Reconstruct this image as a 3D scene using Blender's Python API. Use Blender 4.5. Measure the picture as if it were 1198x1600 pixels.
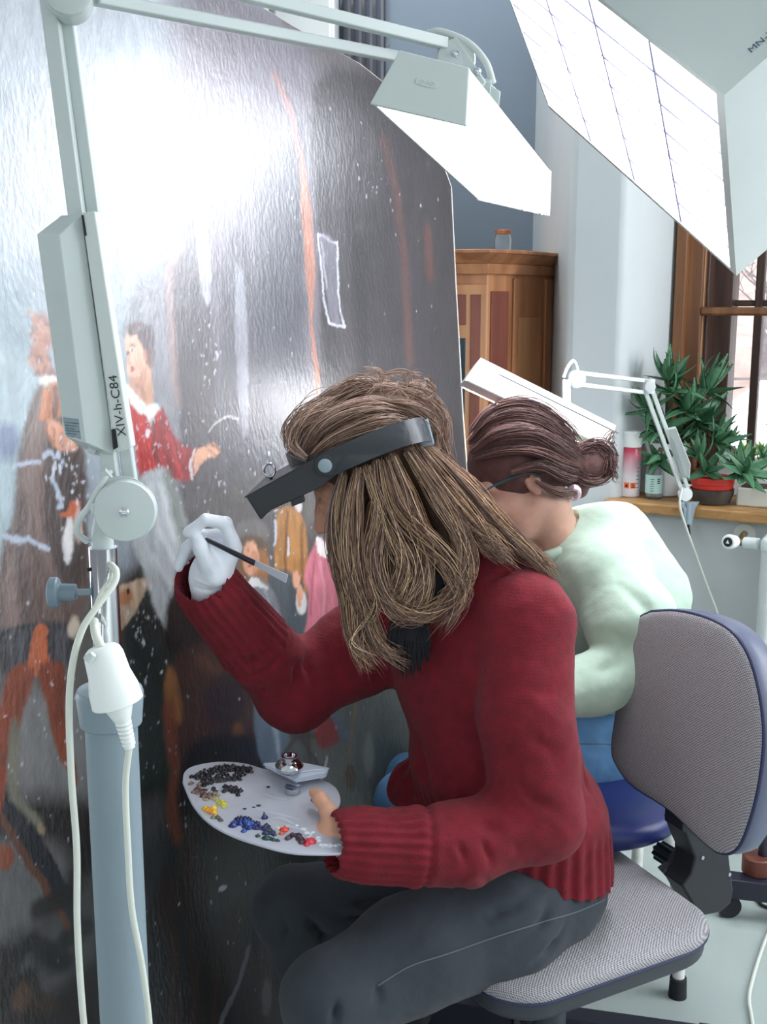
import bpy, bmesh, math, random
import numpy as np
from mathutils import Vector, Matrix

for o in list(bpy.data.objects):
    bpy.data.objects.remove(o)
SC = bpy.context.scene
COL = SC.collection

# ---------------------------------------------------------------- camera
F_PX = 1750.0            # focal length in pixels of the 1198 x 1600 frame
PITCH = math.radians(10.7)
CAM_H = 1.5
cam_d = bpy.data.cameras.new('camera')
cam = bpy.data.objects.new('camera', cam_d)
COL.objects.link(cam)
cam.location = (0, 0, CAM_H)
cam.rotation_euler = (math.pi / 2 - PITCH, 0, 0)
cam_d.sensor_fit = 'VERTICAL'
cam_d.sensor_height = 36.0
cam_d.lens = 36.0 * F_PX / 1600.0
cam_d.clip_start = 0.05
cam_d.clip_end = 300
SC.camera = cam

# ---------------------------------------------------------------- world, exposure
world = bpy.data.worlds.new('overcast_sky')
SC.world = world
world.use_nodes = True
wn = world.node_tree
wn.nodes.clear()
w_out = wn.nodes.new('ShaderNodeOutputWorld')
w_bg = wn.nodes.new('ShaderNodeBackground')
w_tc = wn.nodes.new('ShaderNodeTexCoord')
w_sep = wn.nodes.new('ShaderNodeSeparateXYZ')
w_ramp = wn.nodes.new('ShaderNodeValToRGB')
w_ramp.color_ramp.elements[0].position = 0.42
w_ramp.color_ramp.elements[0].color = (0.24, 0.26, 0.27, 1)
w_ramp.color_ramp.elements[1].position = 0.56
w_ramp.color_ramp.elements[1].color = (0.86, 0.93, 1.0, 1)
w_map = wn.nodes.new('ShaderNodeMapRange')
w_map.inputs['From Min'].default_value = -1
w_map.inputs['From Max'].default_value = 1
wn.links.new(w_tc.outputs['Generated'], w_sep.inputs[0])
wn.links.new(w_sep.outputs['Z'], w_map.inputs['Value'])
wn.links.new(w_map.outputs[0], w_ramp.inputs[0])
wn.links.new(w_ramp.outputs[0], w_bg.inputs['Color'])
w_bg.inputs['Strength'].default_value = 1.15
wn.links.new(w_bg.outputs[0], w_out.inputs['Surface'])
SC.view_settings.view_transform = 'Standard'
SC.view_settings.look = 'None'
SC.view_settings.gamma = 1.0
SC.view_settings.use_curve_mapping = False
SC.view_settings.exposure = 0.0

def area_light(name, loc, target, size, size_y, power, color):
    d = bpy.data.lights.new(name, 'AREA')
    d.shape = 'RECTANGLE'; d.size = size; d.size_y = size_y
    d.energy = power; d.color = color
    o = bpy.data.objects.new(name, d)
    COL.objects.link(o)
    o.location = loc
    v = Vector(target) - Vector(loc)
    o.rotation_euler = v.to_track_quat('-Z', 'Y').to_euler()
    return o
# daylight of the tall windows in the wall to the right of the camera, then two added fills
area_light('window_daylight', (3.2, 0.9, 2.1), (0.2, 2.0, 1.0), 1.6, 2.2, 60, (0.90, 0.95, 1.0))
area_light('deep_room_fill', (2.7, 2.3, 2.3), (-0.3, 4.2, 1.6), 1.4, 2.0, 70, (0.92, 0.95, 1.0))  # added fill that brightens the deep end of the room
area_light('back_wall_fill', (0.1, 3.5, 3.5), (0.1, 4.0, 1.0), 1.2, 0.5, 45, (0.92, 0.96, 1.0))  # unseen fill added for the dark back wall, no fixture there

# ---------------------------------------------------------------- picking points in space
_c, _s = math.cos(PITCH), math.sin(PITCH)
def ray(px, py):
    v = (py - 800) / F_PX
    return Vector(((px - 599) / F_PX, _c - v * _s, -_s - v * _c))
def P(px, py, Y):
    d = ray(px, py)
    return Vector((0, 0, CAM_H)) + d * (Y / d.y)
def PZ(px, py, z):
    d = ray(px, py)
    return Vector((0, 0, CAM_H)) + d * ((z - CAM_H) / d.z)
def PP(px, py, p0, n):
    d = ray(px, py); o = Vector((0, 0, CAM_H))
    return o + d * ((Vector(p0) - o).dot(n) / d.dot(n))

def lin(r, g, b):
    f = lambda c: (c / 255 / 12.92) if c / 255 <= 0.04045 else ((c / 255 + 0.055) / 1.055) ** 2.4
    return (f(r), f(g), f(b))

# ---------------------------------------------------------------- materials
def mat(name, col, rough=0.6, metal=0.0, noise=None, bump=None, spec=0.5, emit=None, trans=0, alpha=1,
        sheen=0, coat=0, attr=None, sss=0, ior=None):
    m = bpy.data.materials.new(name); m.use_nodes = True
    nt = m.node_tree; b = nt.nodes['Principled BSDF']
    b.inputs['Base Color'].default_value = (*col, 1)
    b.inputs['Roughness'].default_value = rough
    b.inputs['Metallic'].default_value = metal
    b.inputs['Specular IOR Level'].default_value = spec
    if trans: b.inputs['Transmission Weight'].default_value = trans
    if ior: b.inputs['IOR'].default_value = ior
    if sheen:
        b.inputs['Sheen Weight'].default_value = sheen
        b.inputs['Sheen Roughness'].default_value = 0.5
    if coat: b.inputs['Coat Weight'].default_value = coat
    if alpha < 1: b.inputs['Alpha'].default_value = alpha
    if sss:
        b.inputs['Subsurface Weight'].default_value = sss
        b.inputs['Subsurface Radius'].default_value = (0.01, 0.004, 0.002)
    if emit:
        b.inputs['Emission Color'].default_value = (*emit[0], 1)
        b.inputs['Emission Strength'].default_value = emit[1]
    tc = nt.nodes.new('ShaderNodeTexCoord')
    src = None
    if attr:
        a = nt.nodes.new('ShaderNodeAttribute'); a.attribute_name = attr
        src = a.outputs['Color']
        nt.links.new(src, b.inputs['Base Color'])
    if noise:
        scale, amt = noise[0], noise[1]
        n = nt.nodes.new('ShaderNodeTexNoise'); n.inputs['Scale'].default_value = scale
        n.inputs['Detail'].default_value = 5
        mp = nt.nodes.new('ShaderNodeMapping')
        if len(noise) > 2: mp.inputs['Scale'].default_value = noise[2]
        nt.links.new(tc.outputs['Object'], mp.inputs[0]); nt.links.new(mp.outputs[0], n.inputs['Vector'])
        r = nt.nodes.new('ShaderNodeMapRange')
        r.inputs['To Min'].default_value = 1 - amt; r.inputs['To Max'].default_value = 1 + amt
        r.inputs['From Min'].default_value = 0.3; r.inputs['From Max'].default_value = 0.7
        nt.links.new(n.outputs['Fac'], r.inputs['Value'])
        mx = nt.nodes.new('ShaderNodeVectorMath'); mx.operation = 'SCALE'
        if src: nt.links.new(src, mx.inputs[0])
        else: mx.inputs[0].default_value = col
        nt.links.new(r.outputs[0], mx.inputs['Scale'])
        nt.links.new(mx.outputs[0], b.inputs['Base Color'])
    if bump:
        scale, st = bump[0], bump[1]
        n = nt.nodes.new('ShaderNodeTexNoise'); n.inputs['Scale'].default_value = scale
        n.inputs['Detail'].default_value = 4
        mp = nt.nodes.new('ShaderNodeMapping')
        if len(bump) > 2: mp.inputs['Scale'].default_value = bump[2]
        nt.links.new(tc.outputs['Object'], mp.inputs[0]); nt.links.new(mp.outputs[0], n.inputs['Vector'])
        bp = nt.nodes.new('ShaderNodeBump'); bp.inputs['Strength'].default_value = st
        bp.inputs['Distance'].default_value = 0.004
        nt.links.new(n.outputs['Fac'], bp.inputs['Height'])
        nt.links.new(bp.outputs[0], b.inputs['Normal'])
    return m

def weave(m, scale_a, scale_b, strength, contrast=0.0, base=None, axes=((1, 0, 0), (0, 0, 1)), dist=0.001, hi=None, fuzz=1.0):
    """crossed threads: two sine bands multiplied, as bump and optional light/dark threads"""
    nt = m.node_tree; b = nt.nodes['Principled BSDF']
    tc = nt.nodes.new('ShaderNodeTexCoord')
    outs = []
    for ax, s in zip(axes, (scale_a, scale_b)):
        d = nt.nodes.new('ShaderNodeVectorMath'); d.operation = 'DOT_PRODUCT'
        d.inputs[1].default_value = [a * s for a in ax]
        nt.links.new(tc.outputs['Object'], d.inputs[0])
        si = nt.nodes.new('ShaderNodeMath'); si.operation = 'SINE'
        nt.links.new(d.outputs['Value'], si.inputs[0]); outs.append(si.outputs[0])
    mu = nt.nodes.new('ShaderNodeMath'); mu.operation = 'MULTIPLY'
    nt.links.new(outs[0], mu.inputs[0]); nt.links.new(outs[1], mu.inputs[1])
    ns = nt.nodes.new('ShaderNodeTexNoise'); ns.inputs['Scale'].default_value = 420; ns.inputs['Detail'].default_value = 3
    nt.links.new(tc.outputs['Object'], ns.inputs['Vector'])
    ad = nt.nodes.new('ShaderNodeMath'); ad.operation = 'ADD'
    nm = nt.nodes.new('ShaderNodeMath'); nm.operation = 'MULTIPLY'; nm.inputs[1].default_value = fuzz
    nt.links.new(ns.outputs['Fac'], nm.inputs[0])
    nt.links.new(mu.outputs[0], ad.inputs[0]); nt.links.new(nm.outputs[0], ad.inputs[1])
    bp = nt.nodes.new('ShaderNodeBump'); bp.inputs['Strength'].default_value = strength
    bp.inputs['Distance'].default_value = dist
    nt.links.new(ad.outputs[0], bp.inputs['Height']); nt.links.new(bp.outputs[0], b.inputs['Normal'])
    if base and hi:
        r = nt.nodes.new('ShaderNodeMapRange')
        r.inputs['From Min'].default_value = -0.5; r.inputs['From Max'].default_value = 1.5
        nt.links.new(ad.outputs[0], r.inputs['Value'])
        mx = nt.nodes.new('ShaderNodeMix'); mx.data_type = 'RGBA'
        mx.inputs['A'].default_value = (*base, 1); mx.inputs['B'].default_value = (*hi, 1)
        nt.links.new(r.outputs[0], mx.inputs['Factor'])
        nt.links.new(mx.outputs['Result'], b.inputs['Base Color'])
    return m

def wood(name, c1, c2, scale=3, axis=(1, 1, 0.06), rough=0.45, bump=0.1):
    m = mat(name, c1, rough)
    nt = m.node_tree; b = nt.nodes['Principled BSDF']
    tc = nt.nodes.new('ShaderNodeTexCoord'); mp = nt.nodes.new('ShaderNodeMapping')
    mp.inputs['Scale'].default_value = [a * scale for a in axis]
    n = nt.nodes.new('ShaderNodeTexNoise'); n.inputs['Scale'].default_value = 12
    n.inputs['Detail'].default_value = 8; n.inputs['Distortion'].default_value = 0.6
    cr = nt.nodes.new('ShaderNodeValToRGB')
    cr.color_ramp.elements[0].position = 0.35; cr.color_ramp.elements[0].color = (*c1, 1)
    cr.color_ramp.elements[1].position = 0.65; cr.color_ramp.elements[1].color = (*c2, 1)
    nt.links.new(tc.outputs['Object'], mp.inputs[0]); nt.links.new(mp.outputs[0], n.inputs['Vector'])
    nt.links.new(n.outputs['Fac'], cr.inputs[0]); nt.links.new(cr.outputs[0], b.inputs['Base Color'])
    bp = nt.nodes.new('ShaderNodeBump'); bp.inputs['Strength'].default_value = bump
    bp.inputs['Distance'].default_value = 0.002
    nt.links.new(n.outputs['Fac'], bp.inputs['Height']); nt.links.new(bp.outputs[0], b.inputs['Normal'])
    return m

# ---------------------------------------------------------------- building helpers
ORIGIN = {}
def tag(o, label=None, cat=None, group=None, kind=None):
    if label: o['label'] = label
    if cat: o['category'] = cat
    if group: o['group'] = group
    if kind: o['kind'] = kind
    return o
def thing(name, loc, label, cat, group=None):
    o = bpy.data.objects.new(name, None); COL.objects.link(o)
    o.location = loc; o.empty_display_size = 0.05
    ORIGIN[o.name] = Vector(loc)
    return tag(o, label, cat, group)

def frame(f, up=(0, 0, 1)):
    """forward, left, up orthonormal triple"""
    f = Vector(f).normalized(); l = Vector(up).cross(f).normalized(); u = f.cross(l).normalized()
    return f, l, u

class MB:
    """collects vertices and faces in world space"""
    def __init__(s): s.v = []; s.f = []; s.mi = []; s.cur = 0
    def add(s, vs, fs):
        n = len(s.v); s.v.extend([tuple(q) for q in vs])
        for f in fs: s.f.append(tuple(i + n for i in f)); s.mi.append(s.cur)
        return s
    def box(s, c, h, ax=None):
        c = Vector(c)
        X, Y, Z = ax if ax else (Vector((1, 0, 0)), Vector((0, 1, 0)), Vector((0, 0, 1)))
        vs = [c + X * (i * h[0]) + Y * (j * h[1]) + Z * (k * h[2]) for i in (-1, 1) for j in (-1, 1) for k in (-1, 1)]
        return s.add(vs, [(0, 1, 3, 2), (4, 6, 7, 5), (0, 4, 5, 1), (2, 3, 7, 6), (0, 2, 6, 4), (1, 5, 7, 3)])
    def bar(s, a, b, w, h, up=(0, 0, 1)):
        a = Vector(a); b = Vector(b); d = (b - a); L = d.length; f, l, u = frame(d, up)
        return s.box((a + b) / 2, (L / 2, w / 2, h / 2), (f, l, u))
    def hexa(s, q):
        """8 corners: q[0:4] one end loop, q[4:8] the other end loop"""
        return s.add(q, [(3, 2, 1, 0), (4, 5, 6, 7), (0, 1, 5, 4), (1, 2, 6, 5), (2, 3, 7, 6), (3, 0, 4, 7)])
    def prism(s, poly, vec):
        n = len(poly); vec = Vector(vec); poly = [Vector(q) for q in poly]
        vs = poly + [q + vec for q in poly]
        fs = [tuple(range(n))[::-1], tuple(range(n, 2 * n))]
        fs += [(i, (i + 1) % n, n + (i + 1) % n, n + i) for i in range(n)]
        return s.add(vs, fs)
    def tube(s, pts, r, n=12, cap=True, flat=1.0, up=None):
        pts = [Vector(q) for q in pts]; m = len(pts)
        rs = r if isinstance(r, (list, tuple)) else [r] * m
        vs = []; prev = None
        for i in range(m):
            d = (pts[min(i + 1, m - 1)] - pts[max(i - 1, 0)]).normalized()
            if prev is None:
                ref = Vector(up) if up else (Vector((0, 0, 1)) if abs(d.z) < 0.9 else Vector((1, 0, 0)))
                a = (ref - d * ref.dot(d)).normalized()
            else:
                a = (prev - d * prev.dot(d)).normalized()
            prev = a; b = d.cross(a)
            for k in range(n):
                t = 2 * math.pi * k / n
                vs.append(pts[i] + (a * (math.cos(t) * flat) + b * math.sin(t)) * rs[i])
        fs = [(i * n + k, i * n + (k + 1) % n, (i + 1) * n + (k + 1) % n, (i + 1) * n + k)
              for i in range(m - 1) for k in range(n)]
        if cap: fs += [tuple(range(n))[::-1], tuple(range((m - 1) * n, m * n))]
        return s.add(vs, fs)
    def lathe(s, prof, o, ax=(0, 0, 1), n=32):
        """prof: (distance along axis, radius)"""
        o = Vector(o); ax = Vector(ax).normalized()
        ref = Vector((0, 0, 1)) if abs(ax.z) < 0.9 else Vector((1, 0, 0))
        a = (ref - ax * ref.dot(ax)).normalized(); b = ax.cross(a)
        vs = []; m = len(prof)
        for h, r in prof:
            for k in range(n):
                t = 2 * math.pi * k / n
                vs.append(o + ax * h + (a * math.cos(t) + b * math.sin(t)) * max(r, 1e-5))
        fs = [(i * n + k, i * n + (k + 1) % n, (i + 1) * n + (k + 1) % n, (i + 1) * n + k)
              for i in range(m - 1) for k in range(n)]
        fs += [tuple(range(n))[::-1], tuple(range((m - 1) * n, m * n))]
        return s.add(vs, fs)
    def build(s, name, m, parent=None, bevel=0, seg=2, sharp=35, label=None, subsurf=0, kind=None):
        org = ORIGIN[parent.name] if parent else None
        if org is None:
            a = np.array(s.v); org = Vector(((a[:, 0].min() + a[:, 0].max()) / 2, (a[:, 1].min() + a[:, 1].max()) / 2, a[:, 2].min()))
        me = bpy.data.meshes.new(name)
        me.from_pydata([tuple(Vector(q) - org) for q in s.v], [], s.f)
        me.validate()
        bm = bmesh.new(); bm.from_mesh(me); bmesh.ops.recalc_face_normals(bm, faces=bm.faces)
        bm.to_mesh(me); bm.free()
        ms = m if isinstance(m, (list, tuple)) else [m]
        for q in ms: me.materials.append(q)
        if len(ms) > 1:
            for i, p in enumerate(me.polygons): p.material_index = s.mi[i]
        me.polygons.foreach_set('use_smooth', [True] * len(me.polygons))
        me.set_sharp_from_angle(angle=math.radians(sharp))
        o = bpy.data.objects.new(name, me); COL.objects.link(o)
        if parent: o.parent = parent
        else: o.location = org
        ORIGIN[o.name] = org
        if bevel:
            b = o.modifiers.new('bevel', 'BEVEL'); b.width = bevel; b.segments = seg
            b.limit_method = 'ANGLE'; b.angle_limit = math.radians(40)
        if subsurf:
            b = o.modifiers.new('sub', 'SUBSURF'); b.levels = subsurf; b.render_levels = subsurf
        if label: o['label'] = label
        if kind: o['kind'] = kind
        return o

def np_mesh(name, V, Fq, m, parent=None, colors=None, label=None, kind=None, smooth=True):
    org = ORIGIN[parent.name] if parent else None
    if org is None: org = Vector(((V[:, 0].min() + V[:, 0].max()) / 2, (V[:, 1].min() + V[:, 1].max()) / 2, V[:, 2].min()))
    V = V - np.array(org)
    me = bpy.data.meshes.new(name)
    k = Fq.shape[1]
    me.vertices.add(len(V)); me.vertices.foreach_set('co', V.astype(np.float32).ravel())
    me.loops.add(Fq.size); me.loops.foreach_set('vertex_index', Fq.astype(np.int32).ravel())
    me.polygons.add(len(Fq)); me.polygons.foreach_set('loop_start', np.arange(0, Fq.size, k, dtype=np.int32))
    me.polygons.foreach_set('loop_total', np.full(len(Fq), k, dtype=np.int32))
    me.update(calc_edges=True)
    me.polygons.foreach_set('use_smooth', [smooth] * len(Fq))
    if colors is not None:
        ca = me.color_attributes.new('tint', 'FLOAT_COLOR', 'POINT')
        ca.data.foreach_set('color', np.c_[colors, np.ones(len(colors))].astype(np.float32).ravel())
    me.materials.append(m)
    o = bpy.data.objects.new(name, me); COL.objects.link(o)
    if parent: o.parent = parent
    else: o.location = org
    ORIGIN[o.name] = org
    if label: o['label'] = label
    if kind: o['kind'] = kind
    return o

def rect_depths(c, Y0):
    """four picture corners of a rectangle in space + depth of the first -> its four points"""
    A = np.array([[*ray(*q)] for q in c]).T          # a0 d0 - a1 d1 + a2 d2 - a3 d3 = 0
    M = np.c_[-A[:, 1], A[:, 2], -A[:, 3]]
    s = np.linalg.solve(M, -A[:, 0])
    k = Y0 / A[1, 0]
    sc = [k, s[0] * k, s[1] * k, s[2] * k]
    return [Vector((0, 0, CAM_H)) + Vector(A[:, i]) * sc[i] for i in range(4)]

def bez(pts, n=24):
    """Catmull-Rom through the points"""
    pts = [Vector(q) for q in pts]; q = [pts[0] * 2 - pts[1]] + pts + [pts[-1] * 2 - pts[-2]]
    out = []; m = len(pts) - 1
    for i in range(n + 1):
        t = i / n * m; k = min(int(t), m - 1); t -= k
        a, b, c, d = q[k], q[k + 1], q[k + 2], q[k + 3]
        out.append(0.5 * ((2 * b) + (c - a) * t + (2 * a - 5 * b + 4 * c - d) * t * t + (3 * b - a - 3 * c + d) * t ** 3))
    return out
def copy_tree(o, parent=None):
    c = o.copy(); COL.objects.link(c); c.parent = parent
    if o.name in ORIGIN: ORIGIN[c.name] = ORIGIN[o.name]
    for ch in list(o.children): copy_tree(ch, c)
    return c
# outdoor daylight on the yard (the roof keeps it off the room)
_sd = bpy.data.lights.new('yard_sun', 'SUN'); _sd.energy = 11.0; _sd.angle = 0.5; _sd.color = (1, .98, .96)
_so = bpy.data.objects.new('yard_sun', _sd); COL.objects.link(_so); _so.location = (4, 8, 12)
_so.rotation_euler = Vector((-0.1, 0.42, -1)).to_track_quat('-Z', 'Y').to_euler()
# ================================================================ the room shell
M = {}
M['wall_blue'] = mat('blue_grey_wall_paint', lin(106, 118, 130), 0.8, noise=(1.5, 0.06), bump=(60, 0.06))
M['wall_light'] = mat('pale_wall_paint', lin(198, 204, 206), 0.75, noise=(2.0, 0.05), bump=(50, 0.08))
M['wall_low'] = mat('grey_wall_paint', lin(176, 182, 182), 0.8, noise=(4.0, 0.10), bump=(50, 0.08))
M['floor'] = mat('pale_vinyl', lin(166, 176, 173), 0.25, noise=(1.6, 0.07), bump=(3, 0.03))
M['ceiling'] = mat('white_ceiling_paint', lin(225, 228, 226), 0.8)
M['oak'] = wood('oak_board', lin(150, 108, 62), lin(186, 142, 88), 2.2, (0.12, 1, 1))
M['frame_wood'] = wood('window_wood', lin(100, 62, 38), lin(142, 96, 62), 2.0)
M['frame_dark'] = wood('dark_window_wood', lin(60, 42, 36), lin(92, 66, 56), 2.0)
M['cherry'] = wood('cherry_wood', lin(128, 80, 50), lin(164, 112, 74), 1.6)
M['cherry_light'] = wood('light_cherry_wood', lin(140, 94, 58), lin(172, 124, 84), 1.6)
M['mahogany'] = wood('red_brown_panel', lin(84, 40, 30), lin(112, 58, 42), 1.6)
M['glass'] = mat('window_glass', (1, 1, 1), 0.02, trans=1.0, ior=1.45)
M['dark_glass'] = mat('dark_cabinet_glass', lin(38, 52, 62), 0.08)
M['dark'] = mat('black_gap', lin(22, 24, 30), 0.7)
M['cream'] = mat('cream_enamel', lin(190, 199, 198), 0.38, noise=(6, 0.03))
M['cream_flat'] = mat('cream_plastic', lin(200, 207, 205), 0.5)
M['white_plastic'] = mat('white_plastic', lin(236, 240, 238), 0.3)
M['pole_grey'] = mat('grey_blue_lacquer', lin(130, 146, 155), 0.4, noise=(12, 0.03))
M['knob_grey'] = mat('grey_plastic', lin(112, 130, 142), 0.5)
M['chrome'] = mat('chrome', (0.62, 0.63, 0.67), 0.08, metal=1.0)
M['black_plastic'] = mat('black_plastic', lin(34, 37, 42), 0.45, bump=(300, 0.1))
M['black_gloss'] = mat('black_leatherette', lin(38, 42, 48), 0.32, bump=(120, 0.15), coat=0.2)
M['white_metal'] = mat('white_lacquer', lin(206, 210, 210), 0.4)
M['lit'] = mat('lit_diffuser', (1, 1, 1), 0.5, emit=((0.97, 0.98, 1.0), 9))
M['tube_lit'] = mat('lit_fluorescent_tube', (1, 1, 1), 0.5, emit=((0.93, 0.95, 1.0), 27))
M['rubber'] = mat('black_rubber', lin(28, 30, 36), 0.7)

nW = Vector((-0.469, -0.883, 0)).normalized(); dW = Vector((0.883, -0.469, 0)).normalized()
W0 = P(955, 775, 3.35)
def W(px, py, off=0.0): return PP(px, py, W0 - nW * off, nW)
def WZ(px, z, off=0.0, py=600):
    q = W(px, py, off); return Vector((q.x, q.y, z))
def struct(o): o['kind'] = 'structure'; return o

ZC = 3.6
struct(MB().box((0.8, 1.5, -0.05), (4.2, 4.4, 0.05)).build('floor', M['floor']))
struct(MB().box((0.8, 1.5, ZC + 0.05), (4.2, 4.4, 0.05)).build('ceiling', M['ceiling']))
struct(MB().box((-1.2, 4.48, ZC / 2), (2.5, 0.06, ZC / 2)).build('wall_back', M['wall_blue']))

# window wall: pier beside the opening, splayed reveal, apron under the sill
a = WZ(883, 0, 0); b = WZ(968, 0, 0); c = WZ(1052, 0, 0.32, 600); mb = MB()
far = Vector((a.x + 0.02, 4.45, 0)); up = Vector((0, 0, ZC))
pier = [a, b, c, c - nW * 0.35, Vector((a.x + 0.5, 4.6, 0)), far]
o = struct(mb.prism(pier, up).build('wall_window', M['wall_light'], bevel=0.02, seg=3))
SILL_Z = W0.z - 0.005
e = b + dW * 2.2
struct(MB().prism([b, e, e - nW * 0.4, b - nW * 0.4], Vector((0, 0, SILL_Z - 0.03))).build('wall_window_apron', M['wall_low']))
o = MB()
g = WZ(1052, 0, 0.32) + dW * 1.25
o.prism([g, g - nW * 0.4, g - nW * 0.4 + dW * 1.2, g + dW * 1.2 + nW * 0.32, g + nW * 0.32], up)
struct(o.build('wall_window_far', M['wall_light']))
WT = 3.1     # top of the window opening
h0 = WZ(1000, WT, 0); h1 = h0 + dW * 2.0
struct(MB().prism([h0, h1, h1 - nW * 0.7, h0 - nW * 0.7], Vector((0, 0, ZC - WT))).build('trim_window_lintel', M['wall_light']))

# oak sill
l = WZ(952, SILL_Z - 0.032, -0.03); r = l + dW * 2.0
mbs = MB().prism([l + nW * 0.02, r + nW * 0.02, r - nW * 0.36, l - nW * 0.36 + dW * 0.16, l - nW * 0.05 - dW * 0.005], Vector((0, 0, 0.032)))
struct(mbs.build('trim_window_sill', M['oak'], bevel=0.006, seg=3))

# double wooden window
FZ0 = SILL_Z + 0.01
win = bpy.data.objects.new('window_1', None); COL.objects.link(win); win.location = WZ(1100, FZ0, 0.34)
ORIGIN['window_1'] = Vector(win.location); win['kind'] = 'structure'
def wbar(px0, px1, z0, z1, off0, off1, name, m, pyref=600, bev=0.004):
    A = WZ(px0, 0, off0, pyref); B = WZ(px1, 0, off0, pyref)
    q = [A, B, B - nW * (off1 - off0), A - nW * (off1 - off0)]
    q = [Vector((v.x, v.y, z0)) for v in q]
    return MB().prism(q, Vector((0, 0, z1 - z0))).build(name, m, win, bevel=bev)
wbar(1046, 1063, FZ0, WT, 0.27, 0.36, 'casing', M['frame_wood'])
wbar(1062, 1089, FZ0, WT, 0.30, 0.36, 'stile', M['frame_wood'])
wbar(1089, 1093, FZ0, WT, 0.315, 0.325, 'glazing_bead', M['cherry_light'])
wbar(1086, 1136, FZ0, WT, 0.45, 0.56, 'outer_stile', M['frame_dark'])
wbar(1064, 1100, FZ0, WT, 0.36, 0.58, 'box_jamb', M['frame_dark'])
zt = W(1140, 487, 0.31).z
wbar(1087, 1500, zt - 0.012, zt + 0.014, 0.295, 0.345, 'transom', M['frame_wood'], bev=0.008)
wbar(1130, 1500, zt + 0.015, zt + 0.035, 0.50, 0.53, 'outer_transom', M['frame_dark'])
for px, w in ((1178, 13),):
    wbar(px, px + w, FZ0, WT, 0.49, 0.53, 'muntin', M['frame_dark'], 480)
wbar(1300, 1312, FZ0, WT, 0.49, 0.53, 'muntin', M['frame_dark'], 480)
z2 = W(1170, 38, 0.5).z
wbar(1130, 1500, z2 - 0.012, z2 + 0.012, 0.49, 0.53, 'glazing_bar', M['frame_dark'])
z3 = W(1170, 250, 0.5).z
wbar(1130, 1500, z3 - 0.012, z3 + 0.012, 0.49, 0.53, 'glazing_bar', M['frame_dark'])
wbar(1088, 1500, FZ0, FZ0 + 0.05, 0.30, 0.35, 'bottom_rail', M['frame_wood'])
wbar(1088, 1500, FZ0, FZ0 + 0.07, 0.48, 0.54, 'bottom_rail', M['white_metal'])
wbar(1480, 1520, FZ0, WT, 0.30, 0.56, 'stile', M['frame_wood'])
wbar(1134, 1490, FZ0 + 0.03, WT, 0.512, 0.515, 'pane', M['glass'], bev=0)

# outside: snowy yard, hillside, car, railing
M['snow'] = mat('snowy_yard', lin(235, 240, 245), 0.9, emit=None, noise=(0.4, 0.08))
M['hill'] = mat('winter_hillside', lin(150, 132, 128), 0.95, noise=(1.2, 0.35), bump=(3, 0.5))
M['bark'] = mat('grey_bark', lin(108, 100, 102), 0.9, noise=(8, 0.2))
M['car_white'] = mat('white_car_paint', lin(240, 244, 248), 0.25, coat=0.5)
M['car_glass'] = mat('car_window_tint', lin(70, 84, 96), 0.05)
od = Vector((0.36, 1, 0)).normalized()
GZ = -0.9
struct(MB().box((6, 24, GZ - 0.05), (30, 19.0, 0.05)).build('ground_yard', M['snow']))
mbh = MB()
random.seed(5)
rows, colsn = 14, 24; vs = []; fs = []
for i in range(rows):
    for j in range(colsn):
        x = -20 + j * 2.4; y = 27 + i * 1.6
        z = GZ + max(0, i) * 0.62 + random.uniform(-0.25, 0.25) * (i > 0)
        vs.append((x, y, z))
for i in range(rows - 1):
    for j in range(colsn - 1): fs.append((i * colsn + j, i * colsn + j + 1, (i + 1) * colsn + j + 1, (i + 1) * colsn + j))
mbh.add(vs, fs); struct(mbh.build('ground_hillside', M['hill'], sharp=180))
TREES = [(6.9, 20, 5.0), (8.4, 25, 6.5), (9.9, 27, 7.0), (9.0, 22, 5.4)]
tl = ['bare grey tree behind the railing, seen left of the window muntin', 'bare tree on the hillside behind the white car',
      'tall bare tree far up the hillside, right of the muntin', 'slim bare tree standing right behind the railing']
for i, (x, y, h) in enumerate(TREES):
    t = thing('bare_tree', (x, y, GZ), tl[i], 'tree', 'bare trees outside the window')
    mt = MB().tube([(x, y, GZ), (x + 0.1, y, GZ + h * .5), (x, y + .1, GZ + h)], [0.13, 0.09, 0.03], 8)
    mt.build('trunk', M['bark'], t)
    mt = MB()
    for k in range(26):
        z0 = GZ + h * random.uniform(0.3, 0.95); an = random.uniform(0, 6.28); L = random.uniform(0.6, 1.5)
        p0 = Vector((x + .05, y, z0)); p1 = p0 + Vector((math.cos(an) * L, math.sin(an) * L, L * 0.7))
        mt.tube([p0, (p0 + p1) / 2 + Vector((0, 0, -.06)), p1], [0.035, 0.022, 0.006], 5)
        for q in range(3):
            p2 = p0.lerp(p1, random.uniform(.4, .9)); p3 = p2 + Vector((random.uniform(-.4, .4), random.uniform(-.4, .4), random.uniform(.1, .5)))
            mt.tube([p2, p3], [0.012, 0.004], 4)
    mt.build('branches', M['bark'], t, kind='stuff')
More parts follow.
